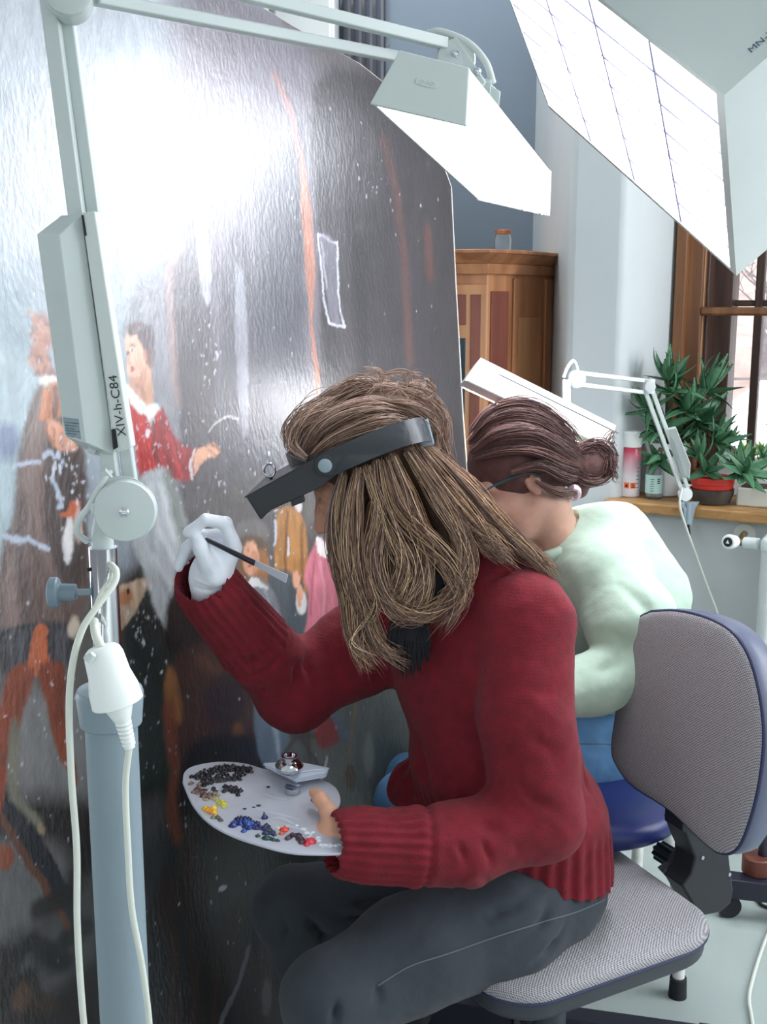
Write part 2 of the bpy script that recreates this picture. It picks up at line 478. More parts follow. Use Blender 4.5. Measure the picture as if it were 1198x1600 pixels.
# car
cx, cy = 5.25, 13.6
car = thing('car', (cx, cy, GZ), 'white car parked in the yard outside the window', 'car')
hl = 1.95
side = [(-hl, .35), (-hl, .75), (-hl + .1, .92), (-1.0, 1.0), (-.45, 1.42), (.75, 1.45), (1.35, 1.02), (1.8, .95), (hl, .7), (hl, .35), (1.55, .28), (-1.5, .28)]
MB().prism([(cx + a_, cy - .8, GZ + b_ - 0.02) for a_, b_ in side], (0, 1.6, 0)).build('body', M['car_white'], car, bevel=0.08, seg=3)
for sy in (-0.815, 0.80):
    MB().prism([(cx + a_, cy + sy, GZ + b_) for a_, b_ in [(-.88, 1.0), (-.42, 1.36), (.12, 1.38), (.12, 1.0)]], (0, .02, 0)).build('side_window', M['car_glass'], car)
    MB().prism([(cx + a_, cy + sy, GZ + b_) for a_, b_ in [(.18, 1.0), (.18, 1.38), (.7, 1.38), (1.15, 1.02)]], (0, .02, 0)).build('side_window', M['car_glass'], car)
    for wx in (-1.25, 1.25):
        MB().lathe([(-.1, .02), (-.1, .26), (-.07, .3), (.07, .3), (.1, .26), (.1, .02)], (cx + wx, cy + sy * .93, GZ + .3), (0, 1, 0), 20).build('wheel', M['rubber'], car)
MB().box((cx - .55, cy - .9, GZ + 1.04), (.06, .09, .05)).build('side_mirror', M['dark'], car, bevel=.02)
# railing
rl = thing('railing', (7, 17.5, GZ), 'dark metal railing across the yard behind the white car', 'railing')
for zz in (1.2, 0.25): MB().bar((3, 17.5, GZ + zz), (12, 17.5, GZ + zz), .04, .04).build('rail', M['bark'], rl)
post0 = MB().bar((3, 17.5, GZ), (3, 17.5, GZ + 1.2), .03, .03).build('baluster', M['bark'], rl)
for i in range(1, 60):
    p_ = post0.copy(); COL.objects.link(p_); p_.location.x += i * 0.15

# white panelled cupboard and dark curtain far behind the painting, top left
pc = thing('white_cupboard', (P(445, 20, 3.9).x, 4.0, 0), 'pale panelled cupboard behind the top of the painting', 'cupboard')
A = P(330, 20, 3.9); B = P(522, 20, 3.9)
MB().box(((A.x + B.x) / 2, 4.1, 1.38), ((B.x - A.x) / 2, 0.2, 1.38)).build('carcass', M['white_metal'], pc, bevel=.006)
zb = P(450, 52, 3.9).z
for x0, x1 in ((340, 420), (428, 518)):
    p0 = P(x0, 45, 3.88); p1 = P(x1, 45, 3.88)
    MB().box(((p0.x + p1.x) / 2, 3.885, 1.3), ((p1.x - p0.x) / 2, .012, 1.26)).build('door', M['white_metal'], pc, bevel=.008)
MB().box(((A.x + B.x) / 2, 3.93, 2.78), ((B.x - A.x) / 2 + .03, .25, .03)).build('cornice', M['white_metal'], pc, bevel=.01)
M['curtain'] = mat('dark_curtain_cloth', lin(38, 42, 58), 0.8, sheen=.3)
mc = MB(); A = P(527, 60, 4.38); B = P(603, 60, 4.38); n = 40; vs = []
for k in range(2):
    for i in range(n + 1):
        t = i / n; vs.append((A.x + (B.x - A.x) * t, 4.375 + .022 * math.sin(t * 28), 0.05 if k == 0 else 3.3))
mc.add(vs, [(i, i + 1, n + 2 + i, n + 1 + i) for i in range(n)])
cu = mc.build('curtain', M['curtain'], sharp=180); tag(cu, 'dark narrow curtain hanging between pale cupboard and blue wall', 'curtain')
sm = cu.modifiers.new('thick', 'SOLIDIFY'); sm.thickness = .004
cr = MB().tube([(A.x - .02, 4.38, 3.31), (B.x + .05, 4.38, 3.31)], .012, 10).build('curtain_rod', M['chrome'])
tag(cr, 'thin metal rod carrying the dark curtain', 'rod')

# ---------------------------------------------------------------- wardrobe with canted corner
YC = 3.45
zt_ = P(800, 418, YC).z
def cab(px, py=600, Y=YC): return P(px, py, Y)
c0 = P(640, 600, YC + .02); c1 = P(759, 600, YC); c2 = P(797, 600, YC + .09); c3 = P(858, 600, YC + .30)
pl = [Vector((v.x, v.y, 0)) for v in (c0, c1, c2, c3)]
backp = [Vector((c3.x + .0, YC + .62, 0)), Vector((c0.x - .1, YC + .62, 0))]
wd = thing('wardrobe', (c1.x - .1, YC + .3, 0), 'cherry wood wardrobe with canted corner and dark inlaid panels', 'wardrobe')
MB().prism(pl + backp, Vector((0, 0, zt_))).build('carcass', M['cherry'], wd, bevel=.004)
def cornice(z0, z1, out0, out1, name):
    base = pl + backp
    cen = sum(base, Vector()) / len(base)
    def ring(z, o_): return [Vector((v.x, v.y, z)) + (v - cen).normalized() * o_ for v in base]
    lo, hi = ring(z0, out0), ring(z1, out1); n = len(lo)
    MB().add(lo + hi, [tuple(range(n))[::-1], tuple(range(n, 2 * n))] + [(i, (i + 1) % n, n + (i + 1) % n, n + i) for i in range(n)]).build(name, M['cherry'], wd, bevel=.003)
cornice(zt_ - .02, zt_ + .012, .012, .02, 'moulding')
cornice(zt_ + .012, zt_ + .04, .02, .055, 'moulding')
cornice(zt_ + .04, zt_ + .052, .062, .062, 'top_board')
def onface(A_, B_, t0, t1, z0, z1, m, name, th=.006, par=None):
    d = (B_ - A_); n = Vector((d.y, -d.x, 0)).normalized()
    q = [A_ + d * t0, A_ + d * t1]
    return MB().prism([q[0], q[1], q[1] + n * th, q[0] + n * th], Vector((0, 0, z1 - z0))).build(name, m, par or wd, bevel=.0015) if z0 == 0 else \
        MB().prism([v + Vector((0, 0, z0)) for v in (q[0], q[1], q[1] + n * th, q[0] + n * th)], Vector((0, 0, z1 - z0))).build(name, m, par or wd, bevel=.0015)
zT = zt_ - .05
A_, B_ = pl[0], pl[1]
dr = onface(A_, B_, .48, .99, .1, zT, M['cherry_light'], 'door', .012)
ORIGIN[dr.name] = ORIGIN[wd.name]
n_ = Vector(((B_ - A_).y, -(B_ - A_).x, 0)).normalized() * .012
A2, B2 = A_ + n_, B_ + n_
onface(A2, B2, .62, .73, .55, zT - .16, M['dark_glass'], 'door_glass', .004, dr)
onface(A2, B2, .62, .73, zT - .12, zT - .03, M['mahogany'], 'inlay', .004, dr)
onface(A2, B2, .79, .92, .2, zT - .03, M['mahogany'], 'inlay', .004, dr)
onface(A2, B2, .56, .74, .48, .5, M['cherry'], 'shelf_edge', .005, dr)
onface(pl[1], pl[2], .12, .82, .2, zT - .02, M['mahogany'], 'inlay', .005)
onface(pl[2], pl[3], .12, .70, .2, zT - .1, M['cherry_light'], 'side_panel', .005)
onface(pl[2], pl[3], .80, .98, .02, zT + .02, M['cherry'], 'corner_post', .008)
onface(pl[2], pl[3], .0, .12, .02, zT + .02, M['cherry'], 'corner_post', .008)

# jar on the wardrobe
J = P(785, 404, YC + .25); J.z = zt_ + .052
jar = thing('glass_jar', J, 'small glass jar with copper coloured lid on top of the wardrobe', 'jar')
M['jar'] = mat('clear_jar_glass', (0.9, 0.95, 0.97), 0.03, trans=.95, ior=1.45)
M['copper'] = mat('copper_lid', lin(178, 110, 70), 0.35, metal=.6)
MB().lathe([(0, .005), (0, .026), (.004, .028), (.045, .028), (.055, .024), (.062, .023), (.062, .021), (.054, .022), (.044, .0255), (.006, .0255), (.004, .004)], J, n=28).build('body', M['jar'], jar)
MB().lathe([(.060, .003), (.060, .0255), (.071, .0255), (.073, .023), (.073, .003)], J, n=28).build('lid', M['copper'], jar)
# paper strip hanging beside wardrobe
ps = [P(874, 419, YC + .32), P(879, 425, YC + .31), P(877, 450, YC + .33), P(880, 470, YC + .32)]
mp_ = MB(); w_ = Vector((.007, 0, 0)); vs = []
for q in ps: vs += [q - w_, q + w_, q + w_ + Vector((0, .002, 0)), q - w_ + Vector((0, .002, 0))]
for i in range(3): mp_.add([], [])
fs = [(0, 1, 2, 3), (12, 15, 14, 13)]
for i in range(3):
    for k in range(4): fs.append((i * 4 + k, i * 4 + (k + 1) % 4, i * 4 + 4 + (k + 1) % 4, i * 4 + 4 + k))
mp_.add(vs, fs)
tag(mp_.build('paper_strip', M['white_metal']), 'narrow curling pale strip hanging from the wardrobe cornice corner', 'paper strip')
# ================================================================ the painting
PD = Vector((0.5407, 0.8412, 0)); PNh = Vector((0.8412, -0.5407, 0))
PV = (Vector((0, 0, 1)) - PNh * 0.08).normalized(); PN = (PNh + Vector((0, 0, 0.08))).normalized()
P0 = P(285, 825, 1.87)
def uv(px, py):
    q = PP(px, py, P0, PN) - P0
    return (q.dot(PD), q.dot(PV))
v_bot = (0.04 - P0.z) / PV.z
v_top = uv(380, -110)[1]
edge = [uv(*q) for q in [(330, -36), (390, 0), (455, 40), (512, 72), (560, 99), (600, 130), (645, 178), (682, 232), (704, 292), (711, 440), (722, 640), (738, 850)]]
slope = (edge[-1][0] - edge[-3][0]) / (edge[-1][1] - edge[-3][1])
edge.append((edge[-1][0] + slope * (v_bot - edge[-1][1]), v_bot))
edge = [(edge[0][0] - (edge[1][0] - edge[0][0]) * 1.6, v_top + .001)] + edge
ev = np.array([e_[1] for e_ in edge])[::-1]; eu = np.array([e_[0] for e_ in edge])[::-1]
u_left = uv(-90, 1100)[0]
NV = int((v_top - v_bot) / 0.0028); NU = 520
vv = np.linspace(v_bot, v_top, NV)
ur = np.interp(vv, ev, eu)
tt = np.linspace(0, 1, NU) ** 1.15
U = u_left + (ur[:, None] - u_left) * tt[None, :]
Vg = np.repeat(vv[:, None], NU, 1)
uu, vw = U.ravel(), Vg.ravel()
rng = np.random.default_rng(7)

def vnoise(x, y, seed):
    r = np.random.default_rng(seed).random((257, 257))
    xi = np.floor(x).astype(int); yi = np.floor(y).astype(int); fx = x - xi; fy = y - yi
    fx = fx * fx * (3 - 2 * fx); fy = fy * fy * (3 - 2 * fy)
    g = lambda i, j: r[(xi + i) % 256, (yi + j) % 256]
    return (g(0, 0) * (1 - fx) + g(1, 0) * fx) * (1 - fy) + (g(0, 1) * (1 - fx) + g(1, 1) * fx) * fy
def fbm(x, y, seed, o=4):
    s = 0; a = 0.5
    for k in range(o): s = s + a * vnoise(x * 2 ** k, y * 2 ** k, seed + k); a /= 2
    return s
wx = (fbm(uu * 40, vw * 40, 1) - .47) * .010; wy = (fbm(uu * 40, vw * 40, 9) - .47) * .010
wx = wx + (vnoise(uu * 230, vw * 230, 3) - .5) * .0032; wy = wy + (vnoise(uu * 230, vw * 230, 4) - .5) * .0032
uw_, vw_ = uu + wx, vw + wy
C = np.zeros((len(uu), 3))

def sdf_poly(pts, x, y):
    n = len(pts); d = np.full(x.shape, 1e9); s = np.ones(x.shape)
    for i in range(n):
        a_ = pts[i]; b_ = pts[i - 1]
        ex, ey = b_[0] - a_[0], b_[1] - a_[1]; wx_, wy_ = x - a_[0], y - a_[1]
        t = np.clip((wx_ * ex + wy_ * ey) / (ex * ex + ey * ey + 1e-12), 0, 1)
        d = np.minimum(d, (wx_ - ex * t) ** 2 + (wy_ - ey * t) ** 2)
        c1, c2, c3 = y >= a_[1], y < b_[1], ex * wy_ > ey * wx_
        f = (c1 & c2 & c3) | (~c1 & ~c2 & ~c3); s[f] *= -1
    return s * np.sqrt(d)
def blend(idx, al, col):
    C[idx] = C[idx] * (1 - al[:, None]) + np.array(col)[None] * al[:, None]
def poly(px, col, soft=.004, a=1.0, tex=0.12, smooth=True):
    pts = [uv(*q) for q in px]
    if smooth and len(pts) > 4:
        q = []; n = len(pts)
        for i in range(n):
            a0, a1, a2, a3 = [np.array(pts[(i + k - 1) % n]) for k in range(4)]
            for t in (0, .33, .66): q.append(tuple(0.5 * (2 * a1 + (a2 - a0) * t + (2 * a0 - 5 * a1 + 4 * a2 - a3) * t * t + (3 * a1 - a0 - 3 * a2 + a3) * t ** 3)))
        pts = q
    A_ = np.array(pts); m = soft + .008
    idx = np.where((uw_ > A_[:, 0].min() - m) & (uw_ < A_[:, 0].max() + m) & (vw_ > A_[:, 1].min() - m) & (vw_ < A_[:, 1].max() + m))[0]
    if not len(idx): return
    d = sdf_poly(pts, uw_[idx], vw_[idx])
    al = np.clip(.5 - d / (2 * soft), 0, 1) * a
    tx = 1 + (fbm(uu[idx] * 90, vw[idx] * 30, int(abs(px[0][0] * 7 + px[0][1])) % 99) - .47) * tex * 4
    c_ = np.array(lin(*col))[None] * tx[:, None]
    C[idx] = C[idx] * (1 - al[:, None]) + c_ * al[:, None]
def stroke(px, w, col, a=1.0, soft=.0015):
    pts = [uv(*q) for q in px]
    d = np.full(len(uu), 1e9)
    A_ = np.array(pts); m = w + .01
    idx = np.where((uw_ > A_[:, 0].min() - m) & (uw_ < A_[:, 0].max() + m) & (vw_ > A_[:, 1].min() - m) & (vw_ < A_[:, 1].max() + m))[0]
    if not len(idx): return
    x, y = uw_[idx], vw_[idx]; d = np.full(len(idx), 1e9)
    for i in range(len(pts) - 1):
        a_, b_ = pts[i], pts[i + 1]; ex, ey = b_[0] - a_[0], b_[1] - a_[1]
        t = np.clip(((x - a_[0]) * ex + (y - a_[1]) * ey) / (ex * ex + ey * ey + 1e-12), 0, 1)
        d = np.minimum(d, np.hypot(x - a_[0] - ex * t, y - a_[1] - ey * t))
    blend(idx, np.clip(.5 - (d - w / 2) / (2 * soft), 0, 1) * a, lin(*col))
def ell(cx, cy, rx, ry, col, soft=.003, a=1.0, rot=0, tex=.1):
    pts = []
    for k in range(14):
        t = k / 14 * 2 * math.pi; x = rx * math.cos(t); y = ry * math.sin(t); r = math.radians(rot)
        pts.append((cx + x * math.cos(r) - y * math.sin(r), cy + x * math.sin(r) + y * math.cos(r)))
    poly(pts, col, soft, a, tex, smooth=False)

# ground tone by height, then the big areas
base_n = fbm(uu * 5, vw * 5, 33)
C[:] = np.array(lin(84, 78, 80))[None] * (0.75 + base_n[:, None] * .5)
poly([(-150, -200), (440, -200), (420, 60), (330, 250), (285, 420), (270, 640), (200, 900), (-150, 1050)], (150, 160, 168), .03, tex=.10)
poly([(-150, 400), (60, 420), (60, 560), (-150, 700)], (120, 142, 152), .04)
poly([(-150, 560), (60, 560), (40, 700), (0, 860), (-150, 900)], (158, 176, 182), .02)
ell(8, 690, 22, 30, (118, 132, 160), .008)
# architecture
poly([(280, -60), (480, 60), (505, 260), (500, 700), (500, 900), (330, 900), (275, 620), (270, 300)], (104, 100, 108), .05, tex=.12)
poly([(195, 480), (275, 440), (285, 700), (300, 900), (270, 870), (230, 720)], (132, 132, 138), .012)
poly([(258, 380), (282, 370), (290, 560), (275, 640), (262, 520)], (150, 122, 116), .006, .7)
poly([(272, 420), (310, 400), (330, 500), (345, 700), (350, 830), (290, 830), (282, 640)], (82, 76, 80), .008)
poly([(352, 380), (392, 380), (400, 600), (398, 800), (350, 820), (345, 560)], (86, 84, 90), .01)
poly([(302, 280), (318, 290), (330, 430), (324, 478), (312, 430)], (176, 178, 186), .003, .8)
poly([(365, 430), (382, 440), (388, 600), (384, 680), (374, 650)], (150, 150, 160), .004, .7)
poly([(395, 280), (470, 200), (480, 700), (400, 760)], (74, 74, 82), .012)
poly([(490, 130), (610, 130), (700, 250), (760, 1100), (600, 1100), (510, 800), (500, 400)], (50, 46, 50), .012, tex=.15)
stroke([(430, 120), (455, 180), (472, 260), (484, 360)], .018, (150, 104, 92), .7, .006)
poly([(466, 235), (474, 260), (486, 330), (492, 420), (488, 500), (500, 600), (493, 610), (482, 480), (474, 380)], (158, 110, 92), .004)
stroke([(600, 220), (620, 300), (632, 400), (640, 560)], .03, (92, 60, 52), .6, .01)
stroke([(668, 360), (672, 430)], .03, (104, 62, 54), .6, .012)
stroke([(520, 260), (535, 420), (545, 640)], .05, (66, 62, 66), .7, .012)
stroke([(560, 380), (575, 700)], .04, (38, 34, 40), .8, .012)
for q in [[(497, 366), (527, 380)], [(527, 380), (528, 440), (530, 482), (538, 512)], [(538, 512), (515, 506)], [(497, 366), (502, 420), (505, 470), (515, 506)], [(503, 380), (510, 450)]]:
    stroke(q, .006, (190, 192, 200), .85)
poly([(500, 372), (524, 382), (527, 480), (532, 506), (517, 500), (508, 450)], (120, 118, 128), .003, .6)
stroke([(655, 640), (660, 610), (668, 590)], .006, (140, 130, 130), .8)
stroke([(657, 640), (659, 700)], .02, (170, 80, 60), .5, .006)
# lower architecture behind the group
poly([(290, 780), (520, 760), (560, 1000), (500, 1100), (330, 1060), (280, 960)], (90, 86, 86), .02)
# ground and lower half
poly([(-150, 1000), (250, 900), (320, 1050), (300, 1250), (-150, 1300)], (96, 94, 92), .02)
poly([(-150, 1120), (130, 1090), (180, 1250), (120, 1330), (-150, 1330)], (124, 124, 124), .015)
poly([(200, 900), (300, 880), (330, 1000), (320, 1250), (200, 1270), (190, 1060)], (36, 46, 44), .012)
poly([(-150, 1300), (200, 1250), (420, 1230), (640, 1330), (700, 1900), (-150, 1900)], (36, 30, 30), .02, tex=.2)
poly([(20, 1470), (120, 1400), (200, 1270), (260, 1250), (240, 1400), (120, 1520), (60, 1560)], (82, 82, 84), .015, .9)
poly([(-60, 1330), (60, 1310), (110, 1350), (60, 1440), (-60, 1480)], (104, 103, 104), .015)
poly([(400, 1080), (640, 1050), (680, 1300), (560, 1350), (430, 1250)], (98, 100, 96), .02, tex=.16)
poly([(225, 1330), (300, 1290), (350, 1400), (280, 1560), (200, 1600)], (48, 56, 60), .02, .6)
stroke([(0, 1236), (60, 1335), (118, 1440)], .034, (30, 32, 42))
stroke([(-6, 1262), (50, 1352), (106, 1450)], .012, (98, 62, 44))
ell(8, 1340, 16, 22, (128, 70, 48))
for k in range(26):
    x = 210 + rng.random() * 240; y = 1280 + rng.random() * 240
    stroke([(x, y), (x + rng.uniform(-8, 8), y + rng.uniform(50, 150))], rng.uniform(.008, .03), tuple(np.array((62, 42, 36)) * rng.uniform(.6, 1.25)), .55, .006)
for q in [((20, 1500), (50, 1470), (80, 1490)), ((10, 1560), (45, 1530), (60, 1590)), ((100, 1470), (135, 1450)), ((60, 1420), (110, 1400))]:
    stroke(list(q), .03, (24, 20, 22), .9, .006)
ell(35, 1560, 14, 26, (92, 66, 50), .006, .9, 20); ell(70, 1570, 22, 16, (60, 46, 38), .006)
ell(88, 1500, 30, 22, (22, 20, 24), .01)
# cavalier on the left
for (x, y, r) in [(64, 505, 14), (70, 530, 16), (60, 550, 14), (66, 572, 15), (74, 516, 12), (78, 590, 12)]:
    ell(x, y, r, r * 1.15, (150, 90, 66), .006, .9)
for k in range(46):
    x = 64 + rng.normal() * 9; y = 545 + rng.normal() * 26; c_ = [(196, 140, 114), (120, 66, 46), (168, 104, 78)][k % 3]
    stroke([(x - 4, y), (x, y - 5), (x + 4, y + 1)], .006, c_, .7, .003)
poly([(78, 590), (55, 606), (38, 660), (28, 720), (20, 810), (2, 860), (0, 975), (60, 984), (122, 974), (140, 900), (135, 800), (130, 700), (110, 640), (105, 590)], (98, 80, 74), .005, tex=.15)
for q, w, c_ in [([(70, 620), (50, 700), (40, 800), (20, 900), (20, 970)], .03, (138, 118, 112)), ([(90, 700), (80, 800), (90, 930)], .03, (60, 46, 44)),
                 ([(112, 720), (118, 800), (112, 900)], .05, (54, 40, 38)), ([(60, 720), (60, 830), (75, 880), (95, 930)], .016, (128, 106, 100)), ([(35, 780), (30, 870), (40, 960)], .02, (78, 62, 60))]:
    stroke(q, w, c_, .75, .008)
ell(78, 594, 18, 9, (214, 212, 204))
poly([(72, 604), (98, 600), (100, 640), (78, 660), (66, 640)], (172, 104, 62), .003)
stroke([(70, 612), (66, 650)], .012, (196, 124, 76)); stroke([(88, 606), (86, 650)], .01, (112, 66, 42))
poly([(74, 658), (96, 664), (118, 690), (120, 705), (90, 704), (78, 690)], (204, 146, 116), .003)
for q in [((76, 662), (72, 680), (80, 690)), ((84, 672), (82, 694)), ((94, 678), (96, 700))]: stroke(list(q), .005, (150, 92, 70), .8)
poly([(94, 806), (106, 798), (112, 784), (126, 786), (118, 802), (110, 812)], (186, 96, 52), .002)
ell(107, 846, 8, 38, (216, 214, 214), .003, 1, 4); ell(122, 820, 7, 28, (190, 160, 150), .003)
poly([(2, 985), (108, 974), (112, 1034), (82, 1046), (45, 1052), (3, 1048)], (50, 50, 56), .004)
for x in (18, 32, 92, 102): stroke([(x, 990), (x - 3, 1046)], .01, (86, 88, 94), .7, .004)
for q in [((58, 984), (44, 1048)), ((62, 984), (56, 1052)), ((64, 984), (72, 1040)), ((68, 986), (66, 1030))]: stroke(list(q), .014, (180, 96, 56), .9)
poly([(14, 1046), (50, 1046), (42, 1090), (18, 1180), (2, 1262), (-30, 1262), (-10, 1150)], (134, 64, 36), .004)
poly([(60, 1046), (98, 1038), (104, 1130), (122, 1216), (112, 1222), (84, 1162), (70, 1100)], (126, 60, 34), .004)
stroke([(40, 1060), (26, 1120), (8, 1190)], .01, (104, 50, 30), .7, .004); stroke([(90, 1060), (94, 1130)], .012, (104, 50, 30), .7, .004)
poly([(22, 1120), (32, 1150), (28, 1220), (38, 1250), (66, 1286), (62, 1296), (30, 1262), (14, 1240), (14, 1180)], (120, 118, 104), .004)
poly([(58, 1286), (72, 1292), (70, 1304), (60, 1302)], (150, 130, 110), .002)
# girl in red
poly([(198, 600), (222, 606), (232, 640), (205, 648), (196, 630)], (196, 150, 124), .003)
poly([(205, 560), (232, 556), (240, 640), (225, 650), (205, 640)], (196, 150, 124), .003)
ell(215, 546, 20, 42, (216, 172, 148), .0025, 1, -6); ell(206, 570, 9, 24, (222, 178, 156), .003, .8)
poly([(198, 512), (212, 503), (230, 512), (236, 540), (230, 566), (224, 548), (214, 524), (203, 524)], (92, 74, 78), .003)
ell(234, 560, 6, 12, (132, 98, 84), .003); ell(226, 552, 4, 10, (190, 130, 104), .002)
ell(206, 545, 3.2, 4.5, (226, 214, 206), .0015); ell(206.5, 545, 1.6, 3.2, (60, 44, 44), .001); stroke([(202, 536), (210, 537)], .0035, (98, 68, 60), .8)
ell(197.5, 550, 2, 4, (90, 66, 60), .001); stroke([(202, 548), (199, 562), (203, 567)], .003, (176, 118, 96), .8)
poly([(203, 572), (209, 570), (211, 576), (205, 581)], (176, 62, 58), .0015); stroke([(203, 590), (212, 592)], .006, (180, 130, 108), .6, .003)
poly([(196, 600), (204, 606), (216, 622), (228, 632), (234, 640), (240, 636), (242, 648), (234, 660), (228, 650), (214, 646), (203, 632)], (224, 226, 224), .002)
poly([(228, 636), (243, 628), (250, 640), (243, 650), (236, 668), (232, 650)], (214, 214, 208), .002)
poly([(203, 634), (218, 648), (230, 652), (237, 672), (243, 650), (254, 640), (262, 664), (272, 690), (278, 740), (262, 748), (246, 734), (222, 746), (212, 700)], (180, 42, 40), .003, tex=.18)
poly([(252, 636), (266, 664), (284, 696), (306, 704), (300, 750), (282, 750), (262, 736), (250, 690)], (148, 36, 42), .003, tex=.2)
stroke([(240, 660), (244, 700), (250, 735)], .012, (96, 26, 34), .7, .005); stroke([(262, 680), (276, 720), (284, 745)], .008, (196, 62, 62), .7, .004)
ell(230.5, 676, 4, 6, (220, 216, 220), .001)
stroke([(304, 702), (298, 722), (300, 748)], .006, (200, 190, 190))
poly([(304, 706), (322, 696), (334, 692), (344, 704), (334, 714), (318, 720), (304, 742)], (206, 156, 126), .002)
stroke([(332, 694), (342, 702)], .004, (150, 84, 66)); stroke([(326, 700), (338, 710)], .003, (166, 104, 82))
stroke([(326, 675), (338, 660), (356, 652), (372, 656)], .004, (206, 206, 206), .7)
poly([(222, 746), (246, 731), (262, 740), (280, 780), (294, 830), (300, 900), (284, 960), (262, 985), (246, 960), (226, 900), (208, 850), (214, 790)], (176, 182, 184), .004, tex=.1)
for q, w, c_ in [([(262, 745), (276, 790), (288, 840), (296, 900)], .024, (118, 124, 116)), ([(235, 760), (250, 830), (275, 880)], .008, (214, 218, 220)),
                 ([(228, 800), (240, 860), (262, 930)], .010, (140, 148, 154)), ([(240, 870), (262, 905), (280, 925)], .012, (204, 210, 212)), ([(250, 760), (272, 840)], .006, (222, 224, 226))]:
    stroke(q, w, c_, .75, .006)
ell(233, 532, 9, 24, (88, 72, 78), .004); ell(238, 552, 6, 10, (110, 86, 84), .004, .8)
stroke([(226, 575), (222, 600), (226, 622)], .012, (168, 122, 100), .6, .004); stroke([(214, 602), (224, 612)], .008, (150, 108, 90), .6, .003)
# dog
poly([(172, 935), (190, 915), (226, 905), (232, 918), (214, 950), (188, 985), (174, 965)], (188, 164, 142), .003, tex=.25)
ell(196, 934, 10, 14, (170, 108, 62), .003, .8, 40); ell(201, 924, 3, 4, (70, 40, 30), .001)
ell(115, 980, 10, 16, (190, 176, 160), .004)
# horse and dark mass painted in as the gloved hand's shadow
poly([(285, 880), (330, 900), (330, 980), (300, 1020), (262, 1020), (258, 960), (272, 920)], (26, 20, 20), .008)
poly([(262, 1060), (290, 1010), (340, 1010), (385, 1050), (402, 1100), (392, 1170), (340, 1170), (300, 1200), (280, 1180), (258, 1120)], (66, 42, 36), .008, tex=.25)
poly([(262, 1040), (276, 1060), (284, 1120), (272, 1130), (258, 1090)], (140, 96, 56), .006, .8)
stroke([(262, 1110), (274, 1200), (268, 1260), (276, 1310)], .026, (120, 64, 44), .8, .006)
ell(350, 1095, 34, 44, (48, 28, 36), .012, .9); stroke([(310, 1030), (340, 1050), (372, 1040)], .014, (104, 64, 50), .7, .006)
ell(372, 1150, 10, 22, (140, 88, 48), .006, .7)
poly([(290, 1180), (330, 1150), (400, 1150), (440, 1220), (400, 1260), (290, 1270)], (26, 20, 26), .01)
# the small company
ell(394, 832, 27, 22, (112, 108, 108), .004); ell(394, 860, 26, 26, (98, 82, 66), .004); ell(408, 890, 12, 34, (150, 104, 66), .004); ell(380, 895, 7, 24, (118, 78, 50), .004)
ell(392, 872, 12, 28, (206, 156, 128), .003); ell(388, 860, 1.6, 1.8, (90, 60, 50), .002, .7); ell(396, 862, 1.8, 1.8, (90, 60, 50), .002, .7); ell(398, 880, 5, 20, (176, 122, 92), .004, .7)
ell(391, 884, 3, 2.5, (168, 70, 64), .001); stroke([(393, 864), (391, 875)], .003, (170, 112, 88), .8)
poly([(376, 926), (390, 905), (410, 905), (436, 940), (458, 1000), (462, 1040), (430, 1040), (400, 990)], (116, 120, 126), .004)
poly([(384, 918), (392, 902), (404, 905), (418, 920), (400, 916), (390, 925)], (204, 204, 204), .002)
stroke([(412, 920), (424, 960), (434, 1010)], .006, (150, 156, 160), .9); stroke([(436, 990), (434, 1040)], .008, (210, 212, 210), .9)
poly([(434, 800), (462, 796), (478, 830), (480, 900), (470, 970), (436, 950), (428, 880)], (164, 118, 68), .004, tex=.15)
stroke([(448, 800), (445, 900), (452, 950)], .008, (112, 76, 44), .8, .003); stroke([(470, 820), (472, 920)], .01, (120, 84, 52), .8, .003)
ell(430, 790, 5, 10, (184, 180, 184), .002); ell(466, 792, 5, 9, (196, 190, 190), .002)
poly([(420, 900), (470, 905), (486, 1000), (500, 1040), (430, 1040), (438, 960)], (78, 84, 90), .005)
poly([(496, 843), (512, 850), (520, 872), (530, 930), (524, 985), (500, 1005), (476, 1005), (482, 930), (474, 900), (484, 866)], (192, 116, 130), .004, tex=.15)
poly([(494, 840), (508, 848), (516, 868), (504, 872), (496, 862)], (220, 214, 212), .002)
stroke([(500, 880), (506, 930), (504, 990)], .008, (216, 152, 164), .7, .003); stroke([(490, 880), (484, 960)], .006, (140, 70, 84), .7, .003)
ell(462, 905, 6, 14, (204, 154, 128), .002); ell(470, 940, 9, 20, (206, 206, 204), .003); ell(468, 930, 5, 18, (200, 150, 124), .002); ell(466, 1000, 10, 9, (196, 196, 196), .002)
poly([(398, 1090), (420, 1095), (444, 1130), (452, 1210), (420, 1215), (400, 1160)], (98, 112, 126), .004); stroke([(420, 1110), (432, 1150), (438, 1200)], .012, (158, 170, 182), .8, .004)
for q in [((450, 1120), (500, 1200)), ((440, 1180), (495, 1110)), ((478, 1110), (484, 1200)), ((455, 1150), (500, 1150))]: stroke(list(q), .01, (70, 58, 50), .8, .002)
poly([(492, 1120), (510, 1110), (530, 1150), (510, 1170), (494, 1160)], (128, 52, 52), .004); stroke([(512, 1090), (532, 1140), (544, 1150)], .02, (96, 108, 124), .9, .004)
stroke([(556, 1090), (546, 1180)], .012, (132, 110, 76), .8, .003); ell(576, 1180, 8, 34, (140, 142, 132), .006, .8); ell(547, 1215, 9, 22, (92, 68, 48), .004)
stroke([(510, 1185), (498, 1230)], .008, (186, 190, 190), .9)
stroke([(388, 1484), (372, 1540), (344, 1600)], .012, (120, 118, 130), .9); ell(346, 1387, 7, 5, (176, 184, 194), .001, 1, -20); ell(417, 1560, 8, 30, (120, 120, 124), .004, .6)
